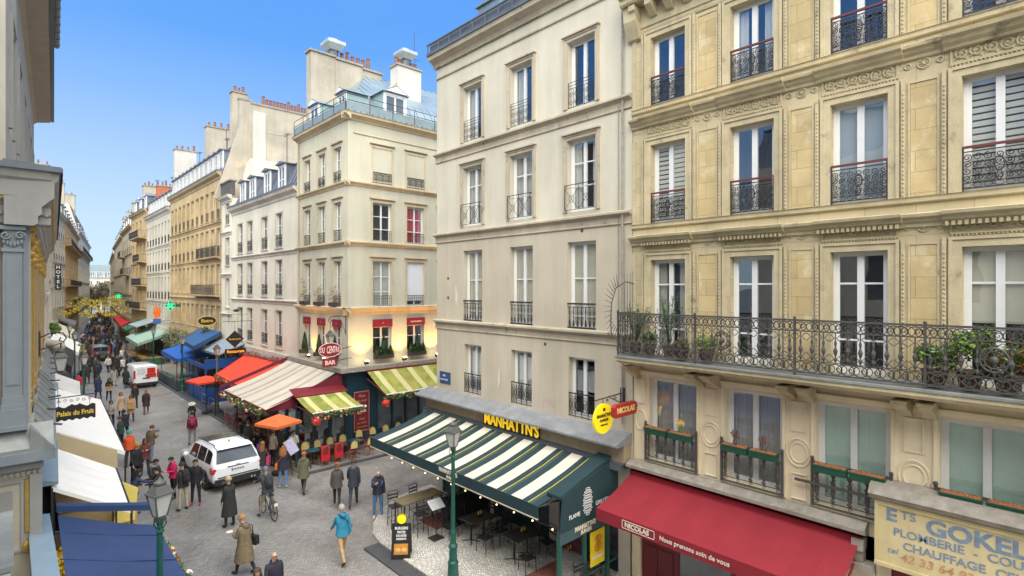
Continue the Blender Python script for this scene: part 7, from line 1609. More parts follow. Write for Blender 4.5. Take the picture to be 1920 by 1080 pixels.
# ================================================================ people
SKIN = M('skin', (.50,.31,.22), .6, .08, 12, 0); SKIND = M('skin_dark', (.20,.11,.07), .6, .08, 12, 0)
def cl(c, kind='cloth'):
    n = kind+'_%02d_%02d_%02d' % tuple(int(v*99) for v in c)
    return M(n, c, .85, .22, 9, .9, 11)
HAIRC = {'black':(.02,.016,.014),'brown':(.09,.05,.03),'auburn':(.24,.10,.035),'blond':(.38,.24,.10),'grey':(.35,.34,.32),'orange':(.35,.13,.04),'white':(.6,.59,.56)}
def skeleton(p, fingers=True):
    """joint positions with radii and cloth zones; forward is +y. Returns verts, edges, radii, zones"""
    V, E_, Rr, Z = [], [], [], []
    H = p.get('H',1.74)/1.74; fat = p.get('fat',1.0)
    def add(pos, r, par=None, zone='top', ry=None):
        V.append(Vector(pos)); Rr.append((r, ry or r)); Z.append(zone)
        if par is not None: E_.append((par, len(V)-1))
        return len(V)-1
    sit = p.get('sit', False); lean = radians(p.get('lean',3)); up = Vector((0,sin(lean),cos(lean)))
    P = Vector((0,0,.95)); pel = add(P, .135*fat, None, 'leg', .115*fat)
    wa = add(P+up*.15, .120*fat, pel, 'top', .10*fat); chs = add(P+up*.33, .150*fat, wa, 'top', .112*fat); sh = add(P+up*.45, .105*fat, chs, 'top', .09)
    hf = radians(p.get('nod',6)); hu = Vector((sin(radians(p.get('turn',0)))*sin(hf), cos(radians(p.get('turn',0)))*sin(hf)+sin(lean)*.5, cos(hf))).normalized()
    nk = add(P+up*.53, .052, sh, 'skin'); jw = add(P+up*.53+hu*.08+Vector((0,.015,0)), .062, nk, 'skin', .066); hc_ = add(P+up*.53+hu*.165+Vector((0,.012,0)), .083, jw, 'skin', .098); cr_ = add(P+up*.53+hu*.235, .060, hc_, 'skin', .072)
    feet = []
    for s, key in ((-1,'l'),(1,'r')):
        a, k, ab = p.get(key+'leg',(0,5,3)); a, k, ab = radians(a), radians(k), radians(ab)
        h0 = P+Vector((s*.09,0,-.06)); d1 = Vector((s*sin(ab), sin(a)*cos(ab), -cos(a)*cos(ab))); kn = h0+d1*.42
        d2 = Vector((s*sin(ab)*.6, sin(a-k), -cos(a-k))).normalized(); an = kn+d2*.41
        i0 = add(h0, .100*fat, pel, 'leg', .095*fat); i1 = add(h0+d1*.21, .088*fat, i0, 'leg'); i2 = add(kn, .064, i1, 'leg'); i3 = add(kn+d2*.16, .060, i2, 'leg'); i4 = add(an, .045, i3, 'leg')
        ft = a-k; ff = Vector((s*.12, cos(ft*.6), sin(ft*.6))) if not sit else Vector((s*.1,1,0)); ff.normalize()
        i5 = add(an+Vector((0,-.01,-.055)), .046, i4, 'shoe'); i6 = add(an+ff*.10+Vector((0,0,-.065)), .040, i5, 'shoe', .034); i7 = add(an+ff*.18+Vector((0,0,-.07)), .030, i6, 'shoe', .024)
        feet += [V[i5].z-.046, V[i7].z-.03]
    for s, key in ((-1,'l'),(1,'r')):
        sw, ab, el, inw = (list(p.get(key+'arm',(5,10,15,0)))+[0])[:4]; sw, ab, el, inw = map(radians,(sw,ab,el,inw))
        s0 = P+up*.455+Vector((s*.165,0,0)); d1 = Vector((s*sin(ab), sin(sw)*cos(ab), -cos(sw)*cos(ab))); e = s0+d1*.28
        d2 = Vector((s*sin(ab)*.5-s*sin(inw), sin(sw+el), -cos(sw+el))).normalized(); w = e+d2*.25
        j0 = add(s0, .072*fat, sh, 'top'); j1 = add(s0+d1*.13, .060*fat, j0, 'top'); j2 = add(e, .052*fat, j1, 'top'); j3 = add(e+d2*.12, .048*fat, j2, 'top'); j4 = add(w-d2*.015, .040, j3, 'top'); j5 = add(w+d2*.02, .026, j4, 'skin'); j6 = add(w+d2*.07, .034, j5, 'skin', .018)
        p['hand_'+key] = w+d2*.09
        if fingers:
            side = d2.cross(Vector((s,0,0))).normalized(); cu_ = Vector((-s,0,0))*.35
            for q,(o_,ln) in enumerate(((-.026,.060),(-.009,.070),(.009,.066),(.026,.052))):
                b_ = w+d2*.085+side*o_; f1 = add(b_, .0095, j6, 'skin'); f2 = add(b_+(d2+cu_*.5)*ln*.5, .009, f1, 'skin'); add(b_+(d2+cu_*1.3)*ln, .008, f2, 'skin')
            t1 = add(w+d2*.04+side*.038+cu_*.02, .011, j5, 'skin'); add(w+d2*.075+side*.055+cu_*.05, .009, t1, 'skin')
    if sit: dz = -P.z+.58/H
    else: dz = -min(feet)
    V2 = [(v+Vector((0,0,dz)))*H for v in V]
    for key in 'lr': p['hand_'+key] = (p['hand_'+key]+Vector((0,0,dz)))*H
    p['P'] = (P+Vector((0,0,dz)))*H; p['up'] = up; p['head'] = V2[hc_]; p['hu'] = hu; p['Hs'] = H
    return V2, E_, [(a*H,b*H) for a,b in Rr], Z
def body_mesh(p, mats, sub=1, fingers=True):
    V, E_, Rr, Z = skeleton(p, fingers)
    me = bpy.data.meshes.new('person'); me.from_pydata([tuple(v) for v in V], E_, []); o = bpy.data.objects.new('tmp', me); COL.objects.link(o)
    sk = o.modifiers.new('s','SKIN'); 
    for i, sv in enumerate(me.skin_vertices[0].data): sv.radius = Rr[i]; sv.use_root = (i == 0)
    sk.use_smooth_shade = True; sk.branch_smoothing = .3
    if sub: ss = o.modifiers.new('b','SUBSURF'); ss.levels = sub; ss.render_levels = sub
    dg = bpy.context.evaluated_depsgraph_get(); dg.update(); out = bpy.data.meshes.new_from_object(o.evaluated_get(dg)); bpy.data.objects.remove(o)
    out.name = 'person'; n = len(out.vertices); co = np.empty(n*3); out.vertices.foreach_get('co', co); co = co.reshape(-1,3)
    # face: nose and brow
    hd = np.array(p['head']); f = np.array([0,1,0]); d = co-(hd+np.array([0,.085,-.012])*p['Hs']); dist = np.sqrt((d**2).sum(1)); k = np.exp(-(dist/.022)**2)*(co[:,1]>hd[1]+.05); co[:,1] += k*.022
    out.vertices.foreach_set('co', co.ravel())
    fc = np.empty(len(out.polygons)*3); out.polygons.foreach_get('center', fc); fc = fc.reshape(-1,3)
    zi = {'top':0,'leg':1,'skin':2,'shoe':3}; best = np.full(len(fc),1e9); zone = np.zeros(len(fc), int)
    for a,b in E_:
        A = np.array(V[a]); B = np.array(V[b]); ab = B-A; t = np.clip(((fc-A)@ab)/max(1e-9,ab@ab),0,1); dd = np.sqrt(((fc-(A+t[:,None]*ab))**2).sum(1))/((1-t)*Rr[a][0]+t*Rr[b][0])
        z = zi[Z[b]]; m_ = dd < best; best[m_] = dd[m_]; zone[m_] = z
    out.materials.clear()
    for m_ in mats: out.materials.append(m_)
    out.polygons.foreach_set('material_index', zone); out.polygons.foreach_set('use_smooth', [True]*len(zone)); out.update(); return out
def coat_mb(p, hem, m=None, flare=1.0, loose=1.0):
    """coat shell hugging the torso down to height hem (metres above ground)"""
    m = m or MB(); m.smooth = True; P, up, H = p['P'], p['up'], p['Hs']; k = loose*p.get('fat',1.0)
    st = [(.525,.055,.06),(.50,.10,.085),(.455,.185,.105),(.38,.195,.135),(.28,.185,.145),(.14,.175,.14),(.0,.190,.155)]
    rings = []
    sl = max(abs(p.get('lleg',(0,0,0))[0]-p.get('rleg',(0,0,0))[0]),0)/60
    lev = [(P+up*h_*H, a*k*H, b*k*H) for h_,a,b in st]
    n2 = max(1,int((P.z-hem)/.12))
    for i in range(1,n2+1):
        z = P.z-(P.z-hem)*i/n2; f = (P.z-z)/.6; lev.append((Vector((P.x,P.y,z)), (.195+.05*f*flare)*k*H, (.16+(.05*flare+.10*sl)*f)*k*H))
    N_ = 16
    for j,(c,a,b) in enumerate(lev):
        w = .012*j/len(lev)
        rings.append([m.pt((c.x+(a+w*sin(3*t+j*.5))*cos(t), c.y+(b+w*cos(4*t+j))*sin(t), c.z)) for t in [i*2*pi/N_ for i in range(N_)]])
    for a,b in zip(rings,rings[1:]):
        for i in range(N_): m.face((a[i],a[(i+1)%N_],b[(i+1)%N_],b[i]))
    m.face(rings[0]); return m
def hair_mb(p, style, m=None):
    m = m or MB(); m.smooth = True; hd, H = p['head'], p['Hs']; hu = p['hu']
    rt = Matrix.Translation(hd)@(Vector((0,0,1)).rotation_difference(hu).to_matrix().to_4x4())@RZ(-radians(p.get('turn',0))); m.F = m.F@rt
    def cap(r, zc, front, n=12, low=-.35, sz=1.0):
        rings = []
        for j in range(8):
            t = j/7; rr = []
            for i in range(n):
                a = i*2*pi/n; fwd = sin(a); lo = low if fwd < .3 else front; el = pi/2+(asin_(lo)-pi/2)*t; rr.append(m.pt((r*.90*cos(el)*cos(a), r*1.08*cos(el)*sin(a)-.006, zc+r*sin(el)*sz)))
            rings.append(rr)
        for a,b in zip(rings,rings[1:]):
            for i in range(n): m.face((a[i],a[(i+1)%n],b[(i+1)%n],b[i]))
    asin_ = lambda v: math.asin(max(-.95,min(.95,v)))
    s = H
    if style in ('short','bald'): 
        if style == 'short': cap(.112*s, .012, .45, low=-.45)
    elif style == 'beanie': cap(.120*s, .02, .25, low=-.15, sz=1.1); m.tube([(.105*s*cos(a),.118*s*sin(a),.028) for a in [i*pi/8 for i in range(17)]], .018, 5, False)
    elif style == 'hood': cap(.13*s, .0, .35, low=-.9)
    elif style == 'hat': cap(.118*s, .03, .3, low=.1); m.lathe([(.12*s,.035),(.21*s,.02),(.21*s,.035),(.12*s,.055)], (0,0,0), 16)
    elif style == 'bun': cap(.112*s, .012, .45, low=-.4); m.ball((0,-.10*s,.07), .055*s, 8, 6)
    elif style in ('long','longwild'):
        cap(.116*s, .012, .45, low=-.7); w_ = 1.0 if style == 'long' else 1.35
        rings = []
        for j,(z,a,b,c) in enumerate(((.02,.10,.08,-.03),(-.10,.115,.07,-.05),(-.2,.12,.06,-.075),(-.31,.105,.05,-.085),(-.40,.06,.03,-.09))):
            rings.append([m.pt((a*w_*s*cos(t), c*s+b*w_*s*sin(t), z*s)) for t in [i*2*pi/10+.1*j for i in range(10)]])
        for a,b in zip(rings,rings[1:]):
            for i in range(10): m.face((a[i],a[(i+1)%10],b[(i+1)%10],b[i]))
        m.face(rings[-1])
    return m
POSES = {
 'stand': dict(lleg=(2,4,4), rleg=(-2,3,4), larm=(3,9,14), rarm=(5,9,18)),
 'walk':  dict(lleg=(24,6,1), rleg=(-16,22,1), larm=(-18,9,14), rarm=(22,9,24), lean=5),
 'walk2': dict(lleg=(-18,26,1), rleg=(22,4,1), larm=(20,9,26), rarm=(-16,9,12), lean=5),
 'stride':dict(lleg=(-28,14,2), rleg=(26,3,2), larm=(24,8,22), rarm=(-22,8,14), lean=6),
 'hold':  dict(lleg=(3,5,4), rleg=(-3,4,4), larm=(18,8,88,28), rarm=(18,8,88,28), nod=22),
 'holdw': dict(lleg=(16,6,2), rleg=(-12,18,2), larm=(14,8,85,25), rarm=(10,8,80,25), nod=18),
 'phone': dict(lleg=(2,4,4), rleg=(-3,3,4), larm=(4,9,16), rarm=(30,10,100,30), nod=24),
 'pocket':dict(lleg=(3,4,5), rleg=(-2,3,5), larm=(-8,20,34,14), rarm=(-8,20,34,14)),
 'reach': dict(lleg=(12,8,3), rleg=(-10,12,3), larm=(40,8,40,4), rarm=(58,8,24,4), lean=14, nod=14),
 'reachu':dict(lleg=(5,6,3), rleg=(-6,6,3), larm=(95,10,30), rarm=(80,10,50)),
 'bike':  dict(lleg=(14,10,12), rleg=(-4,6,13), larm=(48,14,26,6), rarm=(48,14,26,6), lean=14, nod=10),
 'sit':   dict(lleg=(84,86,5), rleg=(82,80,5), larm=(26,10,62,18), rarm=(30,10,60,18), sit=True, lean=4, nod=10),
 'bend':  dict(lleg=(8,12,3), rleg=(-4,8,3), larm=(60,8,30,8), rarm=(50,8,40,8), lean=26, nod=20),
}
PI_ = [0]
def person(label, x, y, yaw, pose, top, leg, hair='short', hc='brown', hem=None, shoe=(.04,.035,.03), skin=SKIN, H=1.74, z=0, flare=1.0, loose=1.0, hairmat=None, group=None, hood=None, **kw):
    p = dict(POSES[pose]); p.update(kw); p['H'] = H
    R = thing('person', label, 'person', (x,y,z), yaw, group)
    me = body_mesh(p, [cl(top), cl(leg), skin, cl(shoe)]); link('body', me, R)
    hm = hairmat or cl(HAIRC[hc], 'hair')
    if hair != 'bald': hair_mb(p, hair).obj('hat' if hair in ('beanie','hat','hood') else 'hair', hm, R)
    e = MB(Matrix.Translation(p['head'])@(Vector((0,0,1)).rotation_difference(p['hu']).to_matrix().to_4x4())@RZ(-radians(p.get('turn',0))))
    for s in (-1,1): e.ball((s*.032,.094,.012), .010, 6, 4)
    e.mi = 1; e.box(-.022,.092,-.055,.022,.101,-.048); e.mi = 2
    for s in (-1,1): e.ball((s*.084,-.002,-.005), .024, 6, 4, .4,.8,1.2)
    e.obj('face_features', [cl((.03,.02,.02)), cl((.30,.10,.09)), skin], R)
    if pose != 'sit': 
        hz = hem if hem is not None else p['P'].z-.10
        coat_mb(p, hz, None, flare, loose).obj('coat' if hem else 'jacket', cl(top), R)
    else: coat_mb(p, p['P'].z-.06, None, flare, loose).obj('jacket', cl(top), R)
    # collar or hood lying behind the neck
    c = MB(); c.smooth = True; q = p['P']+p['up']*.505*p['Hs']; r0 = .085 if not hood else .10
    c.tube([(q.x+r0*cos(a),q.y+r0*.9*sin(a)-.005,q.z+.02-.015*sin(a)) for a in [i*2*pi/14 for i in range(15)]], .028 if not hood else .034, 6, False)
    if hood: c.ball((q.x,q.y-.11,q.z-.02), .10, 10, 6, 1.1,.55,.9)
    c.obj('hood' if hood else 'collar', cl(hood or top), R)
    R['_'] = 0; del R['_']
    p['M'] = Matrix.Translation((x,y,z))@RZ(yaw); return R, p
def backpack(label, pp, col, s=1.0):
    p = pp[1]; q = p['P']+p['up']*.30*p['Hs']; m = MB(p['M']@Matrix.Translation(q)@Matrix.Rotation(-atan2(p['up'].y,p['up'].z),4,'X')); m.smooth = True
    prof_ = [(.02,-.24),(.125,-.22),(.15,-.10),(.145,.08),(.11,.18),(.02,.21)]
    m.lathe([(r*s,z*s) for r,z in prof_], (0,-.22,0), 12, 1, .62); m.lathe([(r*.6*s,z*.5*s) for r,z in prof_], (0,-.31,-.06), 10, 1, .5)
    m.smooth = False
    for sx in (-1,1): m.tube([(sx*.09,-.13,-.15),(sx*.11,-.05,-.18) if False else (sx*.14,-.05,-.10),(sx*.13,.135,.02),(sx*.10,.12,.14),(sx*.09,.0,.20),(sx*.08,-.13,.14)], .016, 4)
    o = m.obj('backpack', cl(col)); tag(o, label, 'backpack'); return o
def bag(label, pp, hand, col, w=.32, h=.30, d=.12, drop=.16, name='handbag', strap=None):
    p = pp[1]; q = p['hand_'+hand] if isinstance(hand,str) else hand; m = MB(p['M']@Matrix.Translation(q))
    m.prism([(-w/2,-drop-h),(w/2,-drop-h),(w*.46,-drop),(-w*.46,-drop)], 'y' if False else 'x', -d/2, d/2) if False else m.prism([(-w/2,-drop-h),(w/2,-drop-h),(w*.44,-drop),(-w*.44,-drop)], 'x', -d/2, d/2)
    m.tube([(0,-w*.3,-drop),(0,-w*.2,-.02),(0,0,.01),(0,w*.2,-.02),(0,w*.3,-drop)], .008, 4)
    if strap: m.tube([q_-q for q_ in strap], .012, 4)
    o = m.obj(name, cl(col)); tag(o, label, 'bag'); return o
D_ = radians
NV=(.02,.025,.05); BKC=(.018,.018,.02); GR=(.07,.07,.075); KH=(.42,.30,.16); JN=(.09,.16,.28)
random.seed(5)
# --- foreground
a = person('man in turquoise puffer jacket and tan trousers walking away across the cobbles', 7.62,15.9, D_(-6), 'stride', (.03,.22,.36), (.45,.30,.15), 'short','grey', shoe=(.05,.025,.015), H=1.78, loose=1.08, hood=(.03,.20,.34))
bag('small black crossbody bag on the hip of the turquoise jacket man', a, Vector((.22,.0,1.12)), BKC, .2,.2,.08,.0, strap=[Vector((.22,0,1.12)),Vector((.1,-.16,1.3)),Vector((-.12,-.12,1.50)),Vector((-.10,.10,1.48)),Vector((.16,.15,1.2)),Vector((.22,0,1.12))])
a = person('bald man in dark jacket and blue jeans facing the street by the terrace edge', 10.0,17.95, D_(155), 'phone', (.03,.03,.05), (.10,.20,.36), 'bald', shoe=(.6,.6,.6), H=1.78)
m = MB(a[1]['M']); q = a[1]['P']+Vector((0,0,.42)); m.smooth = True; m.ball((q.x-.02,q.y-.10,q.z), .16, 10, 6, 1.3,.6,.9); m.tube([(q.x-.17,q.y-.02,q.z+.04),(q.x-.15,q.y+.12,q.z-.06),(q.x-.10,q.y+.15,q.z-.2)], .04, 6); m.tube([(q.x+.17,q.y-.02,q.z+.04),(q.x+.15,q.y+.12,q.z-.06),(q.x+.10,q.y+.15,q.z-.2)], .04, 6); o = m.obj('sweater', cl((.06,.07,.22))); tag(o, 'dark blue sweater draped over the bald man\'s shoulders', 'sweater')
a = person('tall man in long dark navy coat walking away beside the woman in grey', 9.85,19.6, D_(-30), 'walk2', (.035,.042,.06), (.05,.055,.07), 'short','brown', hem=.80, H=1.84, hood=(.10,.11,.14))
a = person('woman in dark grey jacket with a fair bun, walking next to the tall navy man', 9.35,20.0, D_(-28), 'walk', (.075,.07,.065), (.03,.03,.03), 'bun','orange', hem=.78, H=1.70, loose=1.1)
a = person('woman in olive green parka with orange hair walking away near the cafe kerb', 8.95,22.3, D_(-38), 'walk', (.13,.125,.075), (.06,.055,.05), 'short','orange', hem=.66, H=1.70, loose=1.15, hood=(.13,.125,.075))
a = person('woman with long wavy auburn hair, black jacket and jeans reading by the menu', 8.55,23.5, D_(-25), 'hold', (.03,.03,.045), (.13,.24,.42), 'longwild','auburn', shoe=(.62,.62,.60), H=1.72, hem=.80)
bag('orange leather shoulder bag of the auburn-haired woman', a, Vector((-.26,.0,1.05)), (.52,.14,.03), .3,.22,.1,.0, strap=[Vector((-.26,0,1.05)),Vector((-.1,-.16,1.3)),Vector((.12,-.10,1.50)),Vector((.1,.12,1.46)),Vector((-.2,.16,1.2)),Vector((-.26,0,1.05))])
a = person('woman in black coat with long blonde hair and a pink bag by the white car', 8.15,24.9, D_(-35), 'stand', (.025,.025,.03), (.10,.13,.18), 'long','auburn', hem=.75, H=1.70)
bag('pink shoulder bag carried by the long-haired woman next to the car', a, Vector((.27,.0,1.1)), (.50,.06,.15), .28,.34,.12,.0, strap=[Vector((.27,0,1.1)),Vector((.17,-.06,1.44)),Vector((.17,.08,1.44)),Vector((.27,0,1.1))])
a = person('cyclist in dark jacket and grey cap standing astride a bicycle', 7.05,20.95, D_(3), 'bike', (.05,.055,.065), (.26,.22,.14), 'beanie','grey', hairmat=cl((.12,.16,.22)), H=1.78, loose=1.1, hood=(.06,.07,.09))
backpack('dark grey backpack on the cyclist', a, (.035,.037,.042), 1.05)
def bicycle(label, x, y, yaw):
    R = thing('bicycle', label, 'bicycle', (x,y,0), yaw); mt = M('bike_frame', (.10,.10,.11), .35, .1, metal=.4)
    for yy in (-.52,.52):
        m = MB(); m.tube([(0,yy+.33*cos(a),.34+.33*sin(a)) for a in [i*2*pi/28 for i in range(29)]], .018, 6, False); m.mi = 1
        for k in range(12): a_ = k*pi/6; m.tube([(0,yy,.34),(0,yy+.32*cos(a_),.34+.32*sin(a_))], .003, 3)
        m.obj('wheel', [M('tyre_rubber'), M('chrome')], R)
    m = MB(); A_,B_,C_,D__,E__ = (0,-.52,.34),(0,-.08,.30),(0,-.22,.78),(0,.34,.80),(0,.52,.34)
    for p_,q_ in ((A_,B_),(A_,C_),(B_,C_),(B_,D__),(C_,D__),(D__,E__)): m.tube([p_,q_], .018, 6)
    m.tube([(0,.34,.80),(0,.30,1.0)], .014, 5); m.obj('frame', mt, R)
    m = MB(); m.tube([(-.28,.20,1.02),(-.2,.30,1.04),(0,.33,1.0),(.2,.30,1.04),(.28,.20,1.02)], .013, 6); m.obj('handlebar', mt, R)
    m = MB(); m.tube([(0,-.22,.78),(0,-.24,.88)], .013, 5); m.prism([(-.07,-.38),(.07,-.38),(.02,-.10),(-.02,-.10)], 'z', .88, .93); m.obj('saddle', M('saddle_black', (.02,.02,.02), .6), R)
    m = MB(); m.box(-.08,-.72,.68,.08,-.38,.70); m.mi = 1; m.box(-.06,-.75,.60,.06,-.71,.70); m.obj('rack', [mt, M('bike_light_white', (.75,.75,.75), .4)], R)
    m = MB(); m.tube([(-.12,-.08,.3),(.12,-.08,.3)], .012, 5); m.box(-.17,-.14,.44,-.08,-.02,.46); m.box(.08,-.14,.14,.17,-.02,.16); m.tube([(-.1,-.08,.3),(-.1,-.08,.45)], .01, 4); m.tube([(.1,-.08,.3),(.1,-.08,.15)], .01, 4); m.obj('pedals', mt, R)
bicycle('black bicycle held between the legs of the cyclist', 7.05,20.9, D_(3))
a = person('woman in long black coat and knitted beige bobble hat, seen from behind', 5.75,21.0, D_(18), 'stand', (.022,.022,.026), (.03,.03,.03), 'beanie', hairmat=cl((.42,.33,.22)), hem=.42, H=1.72, loose=1.12, flare=1.2)
a = person('woman in long khaki brown coat and mustard hat carrying a plate of food', 5.12,17.2, D_(28), 'holdw', (.20,.15,.09), (.03,.03,.03), 'beanie', hairmat=cl((.36,.20,.08)), hem=.42, H=1.72, loose=1.16, hood=(.18,.13,.08))
bag('black handbag at the right side of the khaki-coated woman', a, Vector((.30,-.05,1.05)), (.02,.02,.025), .34,.26,.14,.0, strap=[Vector((.3,-.05,1.05)),Vector((.18,-.12,1.42)),Vector((.18,.02,1.44)),Vector((.3,-.05,1.05))])
m = MB(a[1]['M']@Matrix.Translation(a[1]['hand_l'])); m.lathe([(.05,-.02),(.10,.02),(.10,.03),(.02,.02)], (-.02,.05,.02), 14); m.ball((-.02,.05,.04), .06, 8, 4, 1,1,.5); o = m.obj('food_plate', cl((.72,.70,.64))); tag(o, 'white paper plate of food held by the khaki-coated woman', 'plate')
a = person('bald man in dark navy jacket with glasses walking towards the viewer at the bottom edge', 4.98,14.35, D_(175), 'walk', (.025,.028,.05), NV, 'bald', H=1.78, loose=1.08)
m = MB(a[1]['M']@Matrix.Translation(a[1]['head'])); m.tube([(-.05,.105,.012),(0,.112,.014),(.05,.105,.012)], .006, 4); o = m.obj('glasses', IRON); tag(o, 'dark glasses worn by the bald man at the bottom edge', 'glasses')
a = person('woman with brown hair beside the bald man, only her head in view', 4.5,14.05, D_(150), 'walk2', (.10,.08,.07), BKC, 'long','brown', H=1.64)
# --- group around the car
a = person('man in black jacket and beige trousers with a black backpack next to the car', 4.86,23.75, D_(22), 'stand', (.022,.022,.024), (.45,.36,.25), 'beanie', hairmat=cl((.03,.03,.03)), H=1.78, hood=(.03,.03,.03))
backpack('black backpack of the man in beige trousers', a, (.02,.021,.023))
a = person('man in black clothes and red shoes turned towards the viewer beside the car', 5.35,24.0, D_(150), 'pocket', (.02,.02,.022), (.02,.02,.022), 'short','black', shoe=(.45,.03,.03), H=1.76)
a = person('woman in magenta jacket in the group next to the white car', 4.85,25.4, D_(110), 'hold', (.48,.015,.10), BKC, 'short','black', H=1.66)
a = person('man in charcoal hooded jacket looking down in the group by the stall', 4.15,25.2, D_(-150), 'hold', (.045,.045,.05), (.05,.05,.06), 'short','black', H=1.76, hood=(.25,.26,.28))
a = person('person in black puffer jacket leaning to the stall customer', 4.25,24.3, D_(80), 'reach', (.03,.028,.03), (.06,.05,.05), 'short','black', H=1.68)
a = person('woman with long black hair and navy vest reaching across the stall', 3.35,24.4, D_(-85), 'reach', (.035,.05,.10), (.12,.16,.22), 'long','black', hem=.80, H=1.70)
a = person('man in black jacket and ochre cap under the edge of the white awning', 3.95,28.0, D_(-150), 'stand', (.02,.02,.022), BKC, 'beanie', hairmat=cl((.42,.22,.04)), H=1.84, loose=1.15)
a = person('woman in floral red scarf facing the viewer between the men', 4.5,29.4, D_(170), 'hold', (.14,.045,.04), (.04,.035,.04), 'long','brown', hem=.75, H=1.68)
a = person('person in bright orange jacket and teal knitted hat', 4.15,31.2, D_(20), 'stand', (.62,.085,.02), (.05,.05,.05), 'beanie', hairmat=cl((.02,.30,.32)), H=1.70, loose=1.18)
a = person('man in olive camouflage jacket and blue jeans carrying a bag', 5.0,31.3, D_(-60), 'hold', (.11,.08,.05), (.12,.19,.28), 'short','brown', H=1.78, loose=1.12)
a = person('man in dark green jacket at the edge of the farther white awning', 4.25,34.8, D_(60), 'stand', (.03,.05,.045), BKC, 'short','brown', H=1.76)
a = person('man in black puffer behind the dark green jacket', 4.65,36.6, D_(30), 'walk', (.02,.02,.022), BKC, 'short','black', H=1.76, loose=1.12)
a = person('woman in pale scarf and grey top walking towards the viewer by the awning', 4.5,40.8, D_(170), 'hold', (.32,.30,.30), BKC, 'long','brown', H=1.66)
a = person('woman in tan coat carrying a brown paper parcel', 5.65,41.9, D_(175), 'hold', (.42,.27,.15), (.05,.04,.05), 'long','brown', hem=.55, H=1.68)
m = MB(a[1]['M']@Matrix.Translation((0,.28,1.12))); m.box(-.2,-.1,-.25,.2,.1,.22); m.box(-.2,-.1,.22,.2,-.08,.27); o = m.obj('paper_parcel', cl((.45,.28,.14))); tag(o, 'brown paper parcel held by the woman in the tan coat', 'parcel')
a = person('woman in beige coat close behind the tan-coated woman', 5.3,43.3, D_(168), 'walk', (.50,.36,.24), (.05,.04,.05), 'long','auburn', hem=.55, H=1.72)
a = person('woman in dark maroon dress striding towards the viewer', 6.75,43.7, D_(172), 'stride', (.05,.025,.03), (.10,.05,.035), 'short','auburn', hem=.52, H=1.68, shoe=(.20,.07,.04))
a = person('person in dark jacket with red scarf behind the striding woman', 6.5,46.5, D_(178), 'walk', (.035,.03,.03), BKC, 'beanie', hairmat=cl((.05,.03,.03)), H=1.72, hood=(.42,.05,.04))
a = person('person with maroon backpack and grey trousers walking on the road past the car', 7.25,33.3, D_(-12), 'stand', (.20,.02,.04), (.20,.20,.21), 'short','black', H=1.74)
backpack('maroon backpack on the walker past the car', a, (.24,.025,.06))
a = person('woman in black coat and cream brimmed hat looking at her phone', 7.95,36.6, D_(165), 'hold', (.022,.022,.026), BKC, 'hat', hairmat=cl((.52,.50,.38)), hem=.60, H=1.68)
bag('grey tote bag on the arm of the woman in the brimmed hat', a, 'r', (.16,.16,.17), .4,.35,.1,.1)
a = person('person in dark navy coat walking away by the tan bag woman', 4.95,52.1, D_(5), 'walk', (.025,.03,.075), BKC, 'short','brown', hem=.55, H=1.78)
a = person('woman in black with a tan bag in front of her, facing the viewer', 5.45,50.6, D_(178), 'holdw', (.022,.02,.022), BKC, 'long','black', H=1.70)
m = MB(a[1]['M']@Matrix.Translation((0,.26,.98))); m.box(-.2,-.07,-.16,.2,.07,.14); m.tube([(-.15,0,.14),(-.1,0,.3),(.1,0,.3),(.15,0,.14)], .01, 4); o = m.obj('handbag', cl((.42,.26,.13))); tag(o, 'tan bag held in front by the woman in black', 'bag')
a = person('person in red padded jacket and pale trousers on the left by the lamp post', 3.95,54.5, D_(10), 'stand', (.50,.02,.05), (.35,.38,.45), 'short','black', H=1.76, loose=1.12)
a = person('woman in grey coat with white bag walking away before the van', 6.6,58.0, D_(0), 'walk', (.30,.29,.28), (.2,.2,.2), 'long','brown', hem=.5, H=1.70)
a = person('woman in black coat pulling a small suitcase beside the van', 7.2,56.0, D_(0), 'walk2', (.02,.02,.022), BKC, 'short','black', hem=.55, H=1.74)
m = MB(T(7.62,55.7,0)); m.box(-.18,-.12,.08,.18,.12,.58); m.tube([(-.1,0,.58),(-.1,.1,1.0),(.1,.1,1.0),(.1,0,.58)], .012, 4); o = m.obj('suitcase', cl((.08,.08,.09))); tag(o, 'small dark wheeled suitcase behind the van', 'suitcase')
a = person('man in black coat on the road left of the van, facing away', 5.6,60.2, D_(5), 'walk', (.02,.02,.024), BKC, 'short','black', hem=.6, H=1.8)
a = person('person in dark coat among the trio left of the van', 5.0,61.0, D_(20), 'stand', (.045,.035,.035), BKC, 'short','brown', hem=.6, H=1.74)
a = person('person in black coat at the left of the trio by the van', 4.6,59.6, D_(-10), 'walk2', (.02,.02,.03), BKC, 'long','brown', hem=.6, H=1.72)
# --- around the cafe entrance and the menu holder
a = person('man in dark coat standing between the car and the cream awning', 8.75,28.9, D_(-60), 'stand', (.02,.022,.03), NV, 'short','brown', hem=.75, H=1.80)
a = person('child in a purple jacket next to the car', 8.75,26.9, D_(-20), 'stand', (.20,.08,.30), NV, 'long','black', H=1.30)
a = person('woman in beige jacket under the orange parasol', 9.2,26.6, D_(-70), 'stand', (.42,.34,.26), BKC, 'short','brown', H=1.70)
a = person('person in maroon coat under the orange parasol by the cafe door', 9.75,26.7, D_(60), 'hold', (.10,.02,.03), BKC, 'long','brown', hem=.7, H=1.68)
a = person('man in black jacket waiting at the cafe door', 9.6,26.6, D_(-20), 'stand', (.022,.022,.026), BKC, 'short','black', H=1.76, z=.085)
a = person('waiter in white apron shirt beside the glazed terrace', 9.75,25.5, D_(170), 'hold', (.45,.42,.38), (.06,.06,.06), 'short','brown', H=1.76, z=.085)
